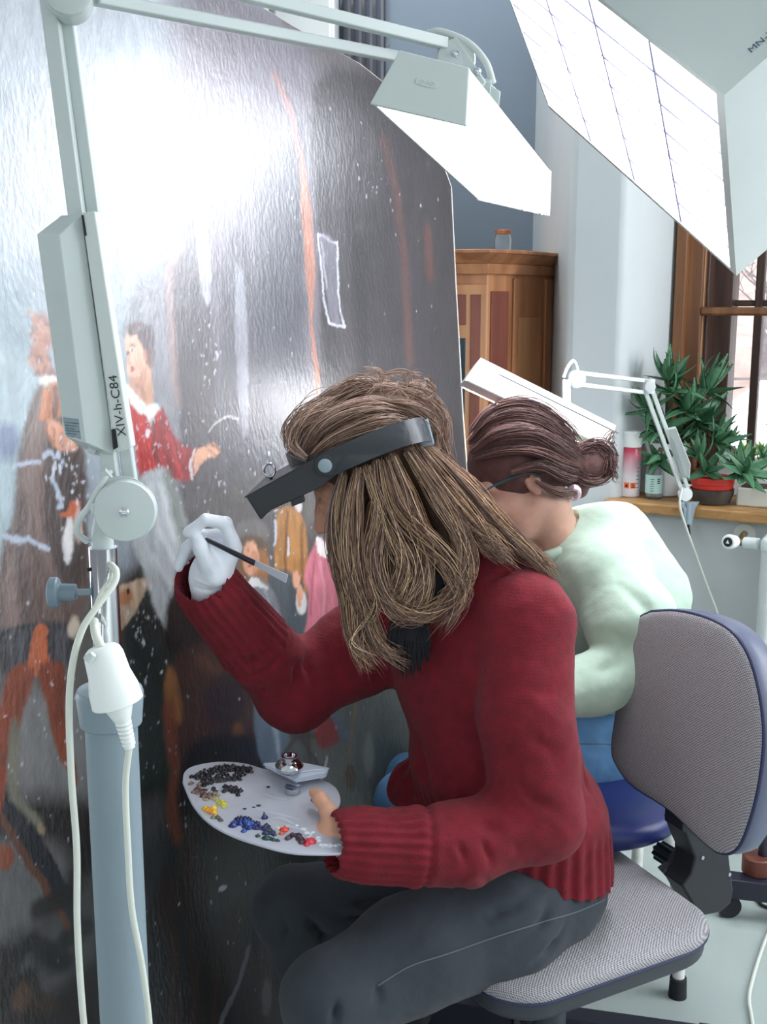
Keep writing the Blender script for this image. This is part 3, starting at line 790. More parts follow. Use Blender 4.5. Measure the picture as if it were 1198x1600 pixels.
# paint losses: small pale flecks
def fleck(cx, cy, sx, sy, n, smin, smax, col=(206, 210, 222)):
    for k in range(n):
        x = cx + rng.normal() * sx; y = cy + rng.normal() * sy
        u0, v0 = uv(x, y); r = rng.uniform(smin, smax)
        idx = np.where((np.abs(uu - u0) < r * 2.2) & (np.abs(vw - v0) < r * 3))[0]
        if len(idx):
            d = np.hypot((uw_[idx] - u0) * rng.uniform(.8, 2), (vw_[idx] - v0) * rng.uniform(.4, 1.2))
            blend(idx, np.clip((r - d) / .002 + .5, 0, 1) * .75, lin(*col))
for a_ in [(95, 720, 12, 16, 16, .001, .004), (120, 760, 12, 50, 26, .001, .003), (75, 540, 20, 60, 10, .001, .002), (330, 560, 14, 70, 26, .001, .003),
           (440, 420, 60, 120, 20, .0008, .0018), (600, 300, 40, 90, 34, .0008, .0022), (250, 700, 40, 50, 90, .0008, .002), (300, 770, 60, 40, 40, .0008, .003),
           (225, 1000, 22, 40, 40, .001, .003), (60, 1150, 60, 90, 70, .0008, .002), (260, 1200, 60, 90, 50, .0008, .002), (430, 840, 40, 60, 40, .0008, .0025),
           (300, 1400, 70, 100, 40, .0008, .0025), (530, 1130, 50, 60, 30, .001, .003), (640, 520, 40, 160, 24, .0008, .002), (20, 280, 20, 20, 4, .002, .004)]: fleck(*a_)
stroke([(450, 842), (451, 866)], .006, (186, 196, 214), .9)
for q in [((20, 728), (40, 724), (60, 722)), ((66, 712), (76, 706), (84, 716)), ((5, 840), (28, 846), (44, 842), (62, 850), (76, 858)), ((430, 815), (428, 850)), ((82, 745), (92, 770), (98, 790))]:
    stroke(list(q), .007, (178, 188, 206), .9)
for q in [(90, 712, 5, 8), (98, 722, 4, 5), (24, 842, 9, 4), (66, 852, 7, 4), (90, 772, 3, 9), (94, 792, 3, 5), (36, 724, 8, 4)]: ell(*q, (182, 192, 208), .002, .85)
C *= (0.86 + 0.28 * fbm(uu * 60, vw * 24, 61))[:, None]
C = np.clip(C * .74, 0.004, 1) ** 1.08

PZR = fbm(uu * 3, vw * 3, 71)
pts3 = np.array(P0)[None] + uu[:, None] * np.array(PD)[None] + vw[:, None] * np.array(PV)[None] + np.array(PN)[None] * ((PZR - .47) * .004)[:, None]
ii = np.arange(NV * NU).reshape(NV, NU)
FQ = np.stack([ii[:-1, :-1], ii[:-1, 1:], ii[1:, 1:], ii[1:, :-1]], -1).reshape(-1, 4)
pm = mat('varnished_oil_paint', (0.3, 0.3, 0.3), 0.36, attr='tint', spec=0.9)
nt = pm.node_tree; b_ = nt.nodes['Principled BSDF']
tc = nt.nodes.new('ShaderNodeTexCoord')
n1 = nt.nodes.new('ShaderNodeTexNoise'); n1.inputs['Scale'].default_value = 150; n1.inputs['Detail'].default_value = 3
n2 = nt.nodes.new('ShaderNodeTexVoronoi'); n2.inputs['Scale'].default_value = 60
n3 = nt.nodes.new('ShaderNodeTexNoise'); n3.inputs['Scale'].default_value = 18; n3.inputs['Detail'].default_value = 3
mp1 = nt.nodes.new('ShaderNodeMapping'); mp1.inputs['Scale'].default_value = (1, 1, .45)
nt.links.new(tc.outputs['Object'], mp1.inputs[0])
for n_2 in (n1, n2, n3): nt.links.new(mp1.outputs[0], n_2.inputs['Vector'])
ad1 = nt.nodes.new('ShaderNodeMath'); ad1.operation = 'MULTIPLY_ADD'; ad1.inputs[1].default_value = .25
nt.links.new(n2.outputs['Distance'], ad1.inputs[0]); nt.links.new(n1.outputs['Fac'], ad1.inputs[2])
ad2 = nt.nodes.new('ShaderNodeMath'); ad2.operation = 'MULTIPLY_ADD'; ad2.inputs[1].default_value = .9
nt.links.new(n3.outputs['Fac'], ad2.inputs[0]); nt.links.new(ad1.outputs[0], ad2.inputs[2])
bp = nt.nodes.new('ShaderNodeBump'); bp.inputs['Strength'].default_value = .35; bp.inputs['Distance'].default_value = .003
nt.links.new(ad2.outputs[0], bp.inputs['Height']); nt.links.new(bp.outputs[0], b_.inputs['Normal'])
pt = thing('painting', P0 + PV * (v_bot) + PD * .4, 'huge unframed arched oil painting with figures and an archway, paint flaking', 'painting')
np_mesh('painted_canvas', pts3, FQ, pm, pt, colors=C)
# board behind, with pale edge
M['linen'] = mat('pale_canvas_edge', lin(196, 188, 178), .8)
M['back_board'] = mat('backing_board', lin(92, 74, 58), .8)
outl = [(u_left, v_bot), (u_left, v_top)] + edge
w3 = lambda u, v, d: P0 + PD * u + PV * v - PN * d
e3 = [w3(u, v, .003) for u, v in outl]
MB().prism(e3, -PN * .022).build('stretcher', M['back_board'], pt)
mb = MB()
for i in range(2, len(outl) - 1):
    (u0, v0), (u1, v1) = outl[i], outl[i + 1]
    mb.add([w3(u0, v0, .026), w3(u1, v1, .026), w3(u1, v1, -.0015), w3(u0, v0, -.0015), w3(u0 + .003, v0, .026), w3(u1 + .003, v1, .026), w3(u1 + .003, v1, -.0015), w3(u0 + .003, v0, -.0015)],
           [(0, 1, 2, 3), (7, 6, 5, 4), (3, 2, 6, 7), (0, 4, 5, 1)])
mb.build('canvas_edge', M['linen'], pt, label='pale frayed canvas edge')
# ================================================================ the tall lamp stand on the left
YS = 1.15
def cyl(a, b, r, n=20): return MB().tube([a, b], r, n)
S0 = P(165, 950, YS); px_, py_ = S0.x, S0.y
st = thing('lamp_stand', (px_, py_, 0), 'grey lacquered lamp stand with chrome tube, in front of the painting at far left', 'lamp stand')
z_col = P(160, 1075, YS).z; z_ct = P(160, 1130, YS).z; z_tt = P(160, 855, YS).z
MB().lathe([(0.03, .028), (z_ct, .028)], (px_, py_, 0), n=40).build('pole', M['pole_grey'], st)
MB().lathe([(z_ct - .002, .029), (z_ct, .033), (z_col - .006, .036), (z_col, .034), (z_col + .001, .016)], (px_, py_, 0), n=40).build('collar', M['pole_grey'], st, bevel=.001)
MB().lathe([(z_col, .0150), (z_tt, .0150), (z_tt, .012)], (px_, py_, 0), n=40).build('chrome_tube', M['chrome'], st, label='polished chrome tube')
for s_ in (-1, 1):
    MB().lathe([(0, .002), (0, .0022), (.003, .0018)], (px_ + s_ * .0125, py_ - .0085, z_tt - .022), (s_ * .8, -.6, 0), 10).build('rivet', M['dark'], st)
kb = P(120, 925, YS); zk = kb.z
MB().tube([(px_ - .013, py_, zk), (px_ - .034, py_ - .002, zk)], .0038, 12).build('clamp_screw', M['pole_grey'], st)
MB().lathe([(0, .004), (0, .009), (.017, .0095), (.018, .015), (.020, .0165), (.027, .0165), (.029, .013)], (px_ - .030, py_ - .001, zk), (-1, -.08, 0), 24).build('clamp_knob', M['knob_grey'], st, bevel=.0005)
MB().lathe([(0, .2), (.02, .21), (.035, .18), (.04, .03)], (px_, py_, 0), n=40).build('base_plate', M['pole_grey'], st)

al = thing('drafting_lamp', (px_, py_, z_tt), 'cream jointed lamp with lit trapezoid shade, mounted on the grey stand', 'lamp')
# swivel neck and disc joint
Dc = P(195, 799, YS - .03)
fcam = Vector((0.12, -1, 0.05)).normalized()
MB().tube([(px_, py_, z_tt - .002), (px_, py_, z_tt + .012), (px_ + .006, py_, Dc.z + .006)], [.0115, .0115, .0105], 20).build('neck', M['cream'], al)
MB().lathe([(-.012, .028), (-.012, .0318), (-.006, .0322), (-.005, .0312), (0, .0312), (.002, .030), (.006, .012), (.0065, .006)], Dc, fcam, 48).build('joint_disc', M['cream'], al, label='large round joint cover')
MB().lathe([(0.004, .0052), (.0075, .0050), (.0095, .003), (.010, .0005)], Dc, fcam, 20).build('disc_screw', M['chrome'], al, label='domed chrome screw')
MB().lathe([(-.022, .02), (-.022, .030), (-.013, .031), (-.012, .02)], Dc + Vector((-.004, 0, .004)), fcam, 40).build('joint_disc', M['cream'], al)
# lower double arm rising to the top joint
Jt = P(92, -6, YS); La = P(182, 760, YS); Lb = P(210, 765, YS + .01)
def pbar(name, a, b, w, h, m, par, up=(0, -1, 0), bev=.0015, label=None):
    return MB().bar(a, b, w, h, up).build(name, m, par, bevel=bev, label=label)
pbar('arm', P(176, 760, YS), P(77, 0, YS), .0155, .016, M['cream'], al)
pbar('arm', P(206, 765, YS + .012), P(103, 10, YS + .012), .0125, .014, M['cream'], al)
MB().lathe([(-.014, .016), (-.014, .022), (.012, .022), (.014, .020), (.015, .004)], P(107, -4, YS - .005), fcam, 40).build('elbow_joint', M['cream'], al)
MB().lathe([(.012, .0), (.012, .022), (.016, .0222), (.018, .019), (.018, .003)], P(110, -8, YS - .012), fcam, 40).build('elbow_cap', M['cream'], al)
# ballast box clipped on the arm
q = [(57, 366), (92, 367), (158, 704), (100, 690)]
def quad(pts, Y): return [P(x, y, yy) for (x, y), yy in zip(pts, Y)]
fr = quad([(92, 367), (127, 334), (178, 710), (131, 690)], [YS - .035, YS - .02, YS - .02, YS - .035])
lf = quad([(57, 366), (92, 367), (131, 690), (99, 680)], [YS - .022, YS - .035, YS - .035, YS - .022])
mb = MB()
v8 = [P(57, 366, YS - .02), P(92, 367, YS - .036), P(128, 334, YS - .02), P(96, 336, YS + .008),
      P(100, 681, YS - .02), P(133, 692, YS - .036), P(179, 710, YS - .02), P(150, 712, YS + .008)]
mb.add(v8, [(3, 2, 1, 0), (4, 5, 6, 7), (0, 1, 5, 4), (1, 2, 6, 5), (2, 3, 7, 6), (3, 0, 4, 7)])
bx = mb.build('ballast_box', M['cream'], al, bevel=.0012, label='long ballast box clipped over the arm')
ORIGIN[bx.name] = ORIGIN[al.name]
cvs = [P(127, 333, YS - .026), P(148, 329, YS - .026), P(205, 700, YS - .026), P(180, 708, YS - .026)]
MB().prism(cvs, Vector((0, .022, 0))).build('cover_strip', M['cream_flat'], bx, bevel=.0015)
MB().prism([P(127, 336, YS - .0275), P(130, 336, YS - .0275), P(135, 368, YS - .0275), P(132, 368, YS - .0275)], Vector((0, .003, 0))).build('slot', M['dark'], bx)
MB().prism([P(174, 671, YS - .0275), P(180, 670, YS - .0275), P(184, 699, YS - .0275), P(177, 703, YS - .0275)], Vector((0, .003, 0))).build('slot', M['dark'], bx)
M['plate'] = mat('grey_type_plate', lin(134, 150, 158), .4, noise=(400, .12))
pn = ((v8[1] - v8[0]).cross(v8[4] - v8[0])).normalized()
if pn.y > 0: pn = -pn
pl_ = lambda x, y: PP(x, y, v8[0] + pn * .0006, pn)
MB().prism([pl_(98, 652), pl_(127, 655), pl_(131, 688), pl_(103, 679)], -pn * .0004).build('type_plate', M['plate'], bx, label='small grey type plate with fine print')
M['ink'] = mat('black_marker_ink', lin(24, 26, 34), .6)
M['ink_blue'] = mat('blue_green_marker_ink', lin(20, 60, 92), .6)
for k in range(6):
    y = 660 + k * 4.2
    t0, t1 = pl_(101 + k * .6, y), pl_(124 - (k % 3) * 4, y + 2)
    MB().bar(t0 + pn * .0003, t1 + pn * .0003, .0002, .0006, pn).build('print_line', M['ink'], bx)
def writing(txt, a, b, height, normal, m, par, name='handwriting', slant=0):
    cu_ = bpy.data.curves.new(name, 'FONT'); cu_.body = txt; cu_.size = 1.0; cu_.extrude = 0.004; cu_.offset = -0.004
    tmp = bpy.data.objects.new('tmp_text', cu_); COL.objects.link(tmp)
    bpy.context.view_layer.update()
    dg = bpy.context.evaluated_depsgraph_get(); me = bpy.data.meshes.new_from_object(tmp.evaluated_get(dg))
    bpy.data.objects.remove(tmp)
    co = np.empty(len(me.vertices) * 3); me.vertices.foreach_get('co', co); co = co.reshape(-1, 3)
    L = co[:, 0].max() - co[:, 0].min(); x = (b - a).normalized(); nn = normal.normalized(); y = nn.cross(x)
    sx = (b - a).length / L; org = ORIGIN[par.name]
    x0 = co[:, 0].min()
    W_ = np.array(a)[None] + np.array(x)[None] * ((co[:, 0:1] - x0) * sx) + np.array(y)[None] * (co[:, 1:2] * height) + np.array(nn)[None] * (co[:, 2:3] * .02)
    W_ -= np.array(org)[None]
    me.vertices.foreach_set('co', W_.ravel()); me.update(); me.materials.clear(); me.materials.append(m)
    me.name = name; o = bpy.data.objects.new(name, me); COL.objects.link(o); o.parent = par; ORIGIN[o.name] = org
    o['label'] = 'handwritten marker inscription'
    return o
wn_ = Vector((0, -1, 0)); Yw = YS - .0268
writing('XIV-h-C84', P(197, 681, Yw), P(182, 586, Yw), .0125, wn_, M['ink'], bx)

# cable loop by the disc, cord clip, two cords hanging down
M['cord'] = mat('white_cord', lin(212, 216, 206), .45, noise=(9, .06))
def cord(name, pts, r, m, par=None, n=40, label=None):
    return MB().tube(bez(pts, n), r, 10).build(name, m, par, label=label, sharp=80)
cord('cable', [P(172, 735, YS - .012), P(158, 758, YS - .02), P(140, 790, YS - .024), P(124, 812, YS - .02), P(121, 832, YS - .01), P(136, 846, YS)], .0035, M['cream_flat'], al, label='short cream cable bowed out beside the disc')
MB().bar(P(146, 786, YS - .03), P(152, 803, YS - .03), .010, .008, (0, -1, 0)).build('cable_clip', M['cream'], al, bevel=.002)
MB().bar(P(160, 735, YS - .02), P(174, 752, YS - .01), .008, .006, (0, -1, 0)).build('cable_clip', M['cream'], al, bevel=.001)
MB().tube([P(138, 700, YS - .01), P(150, 706, YS - .01)], .004, 12).build('cable_gland', M['cream'], al)

pc_ = thing('power_cord', P(175, 890, YS - .03), 'white mains cord looping down the left side of the grey stand', 'cord')
ccc = [P(172, 882, YS - .008), P(181, 892, YS - .022), P(178, 912, YS - .03), P(150, 950, YS - .045), P(128, 985, YS - .05), P(113, 1040, YS - .05), P(108, 1110, YS - .05), P(112, 1220, YS - .05), P(120, 1330, YS - .05), P(121, 1450, YS - .05), P(131, 1600, YS - .05), P(150, 1760, YS - .05)]
cord('cord', ccc, .0037, M['cord'], pc_, 90)
cord('cord_return', [P(173, 890, YS - .012), P(172, 905, YS - .022), P(158, 925, YS - .026), P(148, 950, YS - .028)], .002, M['cord'], pc_)
# coupling plug
pg = thing('plug_coupling', P(165, 1100, YS - .05), 'white mains plug pushed into a white socket coupling, hanging on the stand', 'plug')
ax_ = (P(182, 1095, YS - .06) - P(160, 1020, YS - .06)).normalized(); po = P(158, 1010, YS - .055)
w1_ = P(190, 1095, YS - .055)
L1 = (P(174, 1100, YS - .055) - po).length
sk = MB().lathe([(0, .006), (0.001, .0145), (.004, .0180), (.010, .0200), (.03, .0215), (L1 - .016, .0255), (L1, .0265), (L1, .022), (L1 - .006, .019)], po, ax_, 44).build('socket_body', M['white_plastic'], pg, bevel=.0008)
MB().tube([P(137, 1032, YS - .078), P(146, 1022, YS - .078)], [.0055, .0035], 12).build('thumb_recess', M['cream'], pg)
pe = po + ax_ * (L1 - .002)
MB().lathe([(0, .0155), (.008, .0140), (.022, .0085), (.024, .007)], pe, (ax_ + Vector((.02, 0, -.1))).normalized(), 30).build('plug_body', M['white_plastic'], pg)
ax2 = (P(192, 1182, YS - .05) - P(180, 1135, YS - .05)).normalized(); pr = pe + (ax_ + Vector((.02, 0, -.1))).normalized() * .022
for k in range(6):
    MB().lathe([(0, .0055), (0, .0085 - k * .0003), (.0028, .0085 - k * .0003), (.0028, .0055)], pr + ax2 * (.0005 + k * .0046), ax2, 24).build('strain_relief_ring', M['white_plastic'], pg)
MB().tube([pr, pr + ax2 * .03], .0056, 16).build('strain_relief', M['white_plastic'], pg)
e_ = pr + ax2 * .028
cord('plug_cord', [e_, P(196, 1230, YS - .05), P(200, 1330, YS - .05), P(206, 1420, YS - .05), P(222, 1510, YS - .05), P(234, 1610, YS - .05), P(240, 1760, YS - .05)], .0036, M['cord'], pg, 60)
cord('socket_cord', [po + ax_ * .003, P(150, 992, YS - .04), P(147, 970, YS - .02)], [.0048] * 21, M['cord'], pg, 20)

# long upper arms towards the lit head
Ya, Yb = YS + .01, 1.42
Jh = P(712, 92, Yb)
pbar('arm', P(150, -2, Ya), P(640, 93, Yb), .014, .012, M['cream'], al, (0, 0, 1))
pbar('arm', P(285, -32, Ya + .05), P(695, 68, Yb), .014, .013, M['cream'], al, (0, 0, 1))
MB().lathe([(-.012, .01), (-.012, .0235), (.0, .0242), (.004, .022), (.005, .006)], Jh, fcam, 40).build('head_joint', M['cream'], al)
MB().lathe([(.0, .004), (.007, .0042), (.009, .002), (.0092, .0005)], P(710, 86, Yb), fcam, 16).build('disc_screw', M['chrome'], al)
MB().prism([P(690, 80, Yb - .004), P(712, 55, Yb - .004), P(760, 128, Yb - .004), P(752, 138, Yb - .004), P(722, 140, Yb - .004)], Vector((0, .012, 0))).build('bracket', M['cream'], al, bevel=.002)
cord('cable', [P(668, 52, Yb + .01), P(690, 50, Yb + .005), P(730, 66, Yb), P(758, 96, Yb), P(770, 130, Yb + .01)], .0042, M['cream_flat'], al)
MB().lathe([(.0, .004), (.004, .0042), (.006, .002), (.0062, .0005)], P(745, 112, Yb - .005), fcam, 16).build('disc_screw', M['chrome'], al)
MB().bar(P(608, 45, 1.4), P(606, 95, 1.4), .003, .003).build('spring_rod', M['chrome'], al)
# lit head
Dm, Cm, C2, D2 = rect_depths([(583, 164), (728, 197), (856, 336), (745, 311)], 1.30)
axm = (C2 - Cm); Lm = axm.length
def solve_depth(pa, pb, ax):   # P on ray pa with P + k*ax on ray pb
    a_ = np.array([[*ray(*pa)], [*(-ray(*pb))], [*ax]]).T
    # t1*ra - t2*rb + ax = 0
    s, _, _, _ = np.linalg.lstsq(a_[:, :2], -a_[:, 2], rcond=None); return Vector((0, 0, CAM_H)) + ray(*pa) * s[0]
Bm = solve_depth((733, 109), (858, 267), axm)
dAB = (Dm - Cm); Am = None
# top edge AB parallel to DC: A on its own ray at nearest approach
def near_on_ray(pa, p, d):
    r = ray(*pa); o = Vector((0, 0, CAM_H)); A_ = np.array([[*r], [*(-d)]]).T
    s, _, _, _ = np.linalg.lstsq(A_, np.array(p - o), rcond=None); return o + r * s[0]
Am = near_on_ray((628, 83), Bm, dAB)
print('MIDLAMP', Dm, Cm, C2, D2, 'B', Bm, 'A', Am, 'len', Lm, 'w', dAB.length, 'h', (Bm - Cm).length)
cap0 = [Am, Bm, Cm, Dm]; cap1 = [q + axm for q in cap0]
cen = sum(cap0, Vector()) / 4
axn = axm.normalized()
hd = MB().prism([Am, Bm, Bm.lerp(Am, -.0), Am], Vector((0, 0, 0))) if False else None
# enamel back (top and far side), end caps, diffuser on the two lit faces
up_ = (Am - Dm); 
shell = MB()
shell.prism([Am, Bm, Bm + (Am - Bm).normalized() * .004 + (Cm - Bm) * .02, Am + (Dm - Am) * .02 + (Bm - Am).normalized() * .003], axm)
shell.prism([Am, Am + (Bm - Am).normalized() * .003, Dm + (Cm - Dm).normalized() * .003, Dm], axm)
sh = shell.build('lamp_shade', M['cream'], al); ORIGIN[sh.name] = ORIGIN[al.name]
def capat(c4, d, name):
    big = [c_ + (c_ - sum(c4, Vector()) / 4) * .035 for c_ in c4]
    return MB().prism(big, axn * d).build(name, M['cream'], sh, bevel=.0015)
capat(cap0, -.006, 'end_cap'); capat(cap1, .006, 'end_cap')
ncap = (Bm - Am).cross(Dm - Am).normalized()
if ncap.dot(axn) > 0: ncap = -ncap
cc = sum(cap0, Vector()) / 4 - axn * .0062 
xx = (Bm - Am).normalized(); yy = ncap.cross(xx)
lg = []
for k in range(28):
    t = k / 28 * 2 * math.pi; r_ = (abs(math.cos(t)) ** 4 + abs(math.sin(t) * 1.0) ** 4) ** -.25
    lg.append(cc + yy * .004 + xx * (math.cos(t) * r_ * .0125) + yy * (math.sin(t) * r_ * .0048))
MB().prism(lg, ncap * .0008).build('embossed_badge', M['cream'], sh, bevel=.0004, label='small embossed oval maker badge')
for k, (a0, b0) in enumerate([(-.009, -.003), (-.002, .002), (.003, .009)]):
    MB().tube([cc + yy * .004 + xx * (a0 + (b0 - a0) * (.5 + .5 * math.cos(t * 1.05))) + yy * (.0022 * math.sin(t * 1.05)) + ncap * .0009 for t in range(7)], .0005, 5).build('badge_letter', M['cream'], sh)
dif = MB().prism([Bm + (Am - Bm) * .02, Bm, Cm, Cm + (Dm - Cm) * .02], axm * .985)
dif.prism([Cm + (Dm - Cm) * .02, Cm, Cm + (Bm - Cm) * .02, Dm + (Am - Dm) * .03 + (Cm - Dm) * .04, Dm + (Cm - Dm) * .04], axm * .985)
dif.build('diffuser', M['lit'], sh, label='glowing white diffuser')
nb = axm.cross(Cm - Dm).normalized()
if nb.z > 0: nb = -nb
MB().bar(Cm + axm * .02, Cm + axm * .98, .0012, .0012).build('diffuser_edge', M['cream'], sh)
for t0 in (.66, .9):
    p0 = Dm.lerp(Cm, t0) + axm * .93 + nb * .0015
    MB().tube([p0, p0 + axm * .02 + (Cm - Dm) * .06 + nb * .004, p0 + (Cm - Dm) * .14 + axm * .012], .0012, 6).build('wire_clip', M['chrome'], sh)
MB().lathe([(0, .003), (0, .018), (.02, .016), (.03, .008)], Bm + axm * .35 + (Am - Bm) * .3, (Bm - Cm).normalized(), 20).build('shade_mount', M['cream'], sh)
pbar('bracket', P(760, 125, Yb), Bm + axm * .35 + (Am - Bm) * .3, .012, .006, M['cream'], al)
MB().prism([P(745, 120, Yb + .02), P(782, 143, Yb + .02), P(780, 165, Yb + .03), P(748, 150, Yb + .02)], Vector((0, .02, 0))).build('bracket', M['cream'], al, bevel=.001)

# ================================================================ big louvred work light, top right
TL, BL, BR, TR = rect_depths([(737, -160), (857, 168), (1150, 431), (1131, 149)], 1.97)
print('BIGLAMP', TL, BL, BR, TR, 'short', (BL - TL).length, 'long', (BR - BL).length, 'dot', (BL - TL).normalized().dot((BR - BL).normalized()))
bl = thing('work_light', (TL + BR) / 2, 'large white fluorescent work light with louvre grid, hanging at top right', 'lamp')
ux = (BR - BL); uy = (TL - BL); nf = ux.cross(uy).normalized()
if nf.dot(Vector((0, 0, CAM_H)) - BL) < 0: nf = -nf      # towards the viewer side
# housing depth: edge from TR runs to pixel (1230,76)
DEP = .16
FL = lambda a_, b_, d: BL + ux * a_ + uy * b_ - nf * d     # d: depth behind the lit face
hs = MB()
def slab(a0, a1, b0, b1, d0, d1):
    hs.hexa([FL(a0, b0, d0), FL(a1, b0, d0), FL(a1, b1, d0), FL(a0, b1, d0), FL(a0, b0, d1), FL(a1, b0, d1), FL(a1, b1, d1), FL(a0, b1, d1)])
slab(0, 1, 0, 1, DEP - .004, DEP)
slab(0, 1, 0, .02, 0, DEP); slab(0, 1, .98, 1, 0, DEP); slab(0, .008, .02, .98, 0, DEP); slab(.972, 1, .02, .98, 0, DEP)
hz = hs.build('housing', M['cream'], bl)
for k in range(4):
    b_k = .14 + k * .24
    MB().tube([FL(.03, b_k, .07), FL(.965, b_k, .07)], .013, 16).build('fluorescent_tube', M['tube_lit'], bl, label='glowing fluorescent tube')
M['louvre'] = mat('white_louvre_foil', lin(238, 236, 246), .45, trans=.0)
M['blade_edge'] = mat('unlit_blade_edge', lin(122, 118, 148), .6)  # dark colour of the added strips stands in for unlit blade edges
M['reflector'] = mat('glowing_reflector', lin(250, 250, 255), .35, emit=((.95, .96, 1), 9))  # emission stands in for tube light the reflector throws back
MB().hexa([FL(.01, .02, DEP - .008), FL(.97, .02, DEP - .008), FL(.97, .98, DEP - .008), FL(.01, .98, DEP - .008), FL(.01, .02, DEP - .006), FL(.97, .02, DEP - .006), FL(.97, .98, DEP - .006), FL(.01, .98, DEP - .006)]).build('reflector', M['reflector'], bl)
def blade(a0, b0, a1, b1, deep=.03):
    d = (FL(a1, b1, 0) - FL(a0, b0, 0)); t = d.cross(nf).normalized() * .0005
    A_, B_ = FL(a0, b0, .004), FL(a1, b1, .004); A2, B2 = FL(a0, b0, deep), FL(a1, b1, deep)
    MB().hexa([A_ - t * .6, B_ - t * .6, B_ + t * .6, A_ + t * .6, A2 - t * 2.4, B2 - t * 2.4, B2 + t * 2.4, A2 + t * 2.4]).build('louvre_blade', M['louvre'], bl)
    MB().hexa([FL(a0, b0, .0022) - t * 4, FL(a1, b1, .0022) - t * 4, FL(a1, b1, .0022) + t * 4, FL(a0, b0, .0022) + t * 4, FL(a0, b0, .0042) - t * 4, FL(a1, b1, .0042) - t * 4, FL(a1, b1, .0042) + t * 4, FL(a0, b0, .0042) + t * 4]).build('blade_edge', M['blade_edge'], bl)
for k in range(1, 4): blade(k / 4 * .964 + .006, .02, k / 4 * .964 + .006, .98, .034)
for k in range(1, 7): blade(.008, .02 + k / 7 * .96, .972, .02 + k / 7 * .96, .03)
# marker inscription on the long side
ns = (uy.normalized())
writing('MN-XIVP-4', FL(.965, 1.002, .065), FL(.965, 1.002, .065) + (-nf) * .075, .012, ns, M['ink_blue'], hz)
# hanging rod
hr = FL(.5, .5, DEP)
MB().tube([hr, Vector((hr.x, hr.y, ZC))], .01, 12).build('hanging_rod', M['white_metal'], bl)
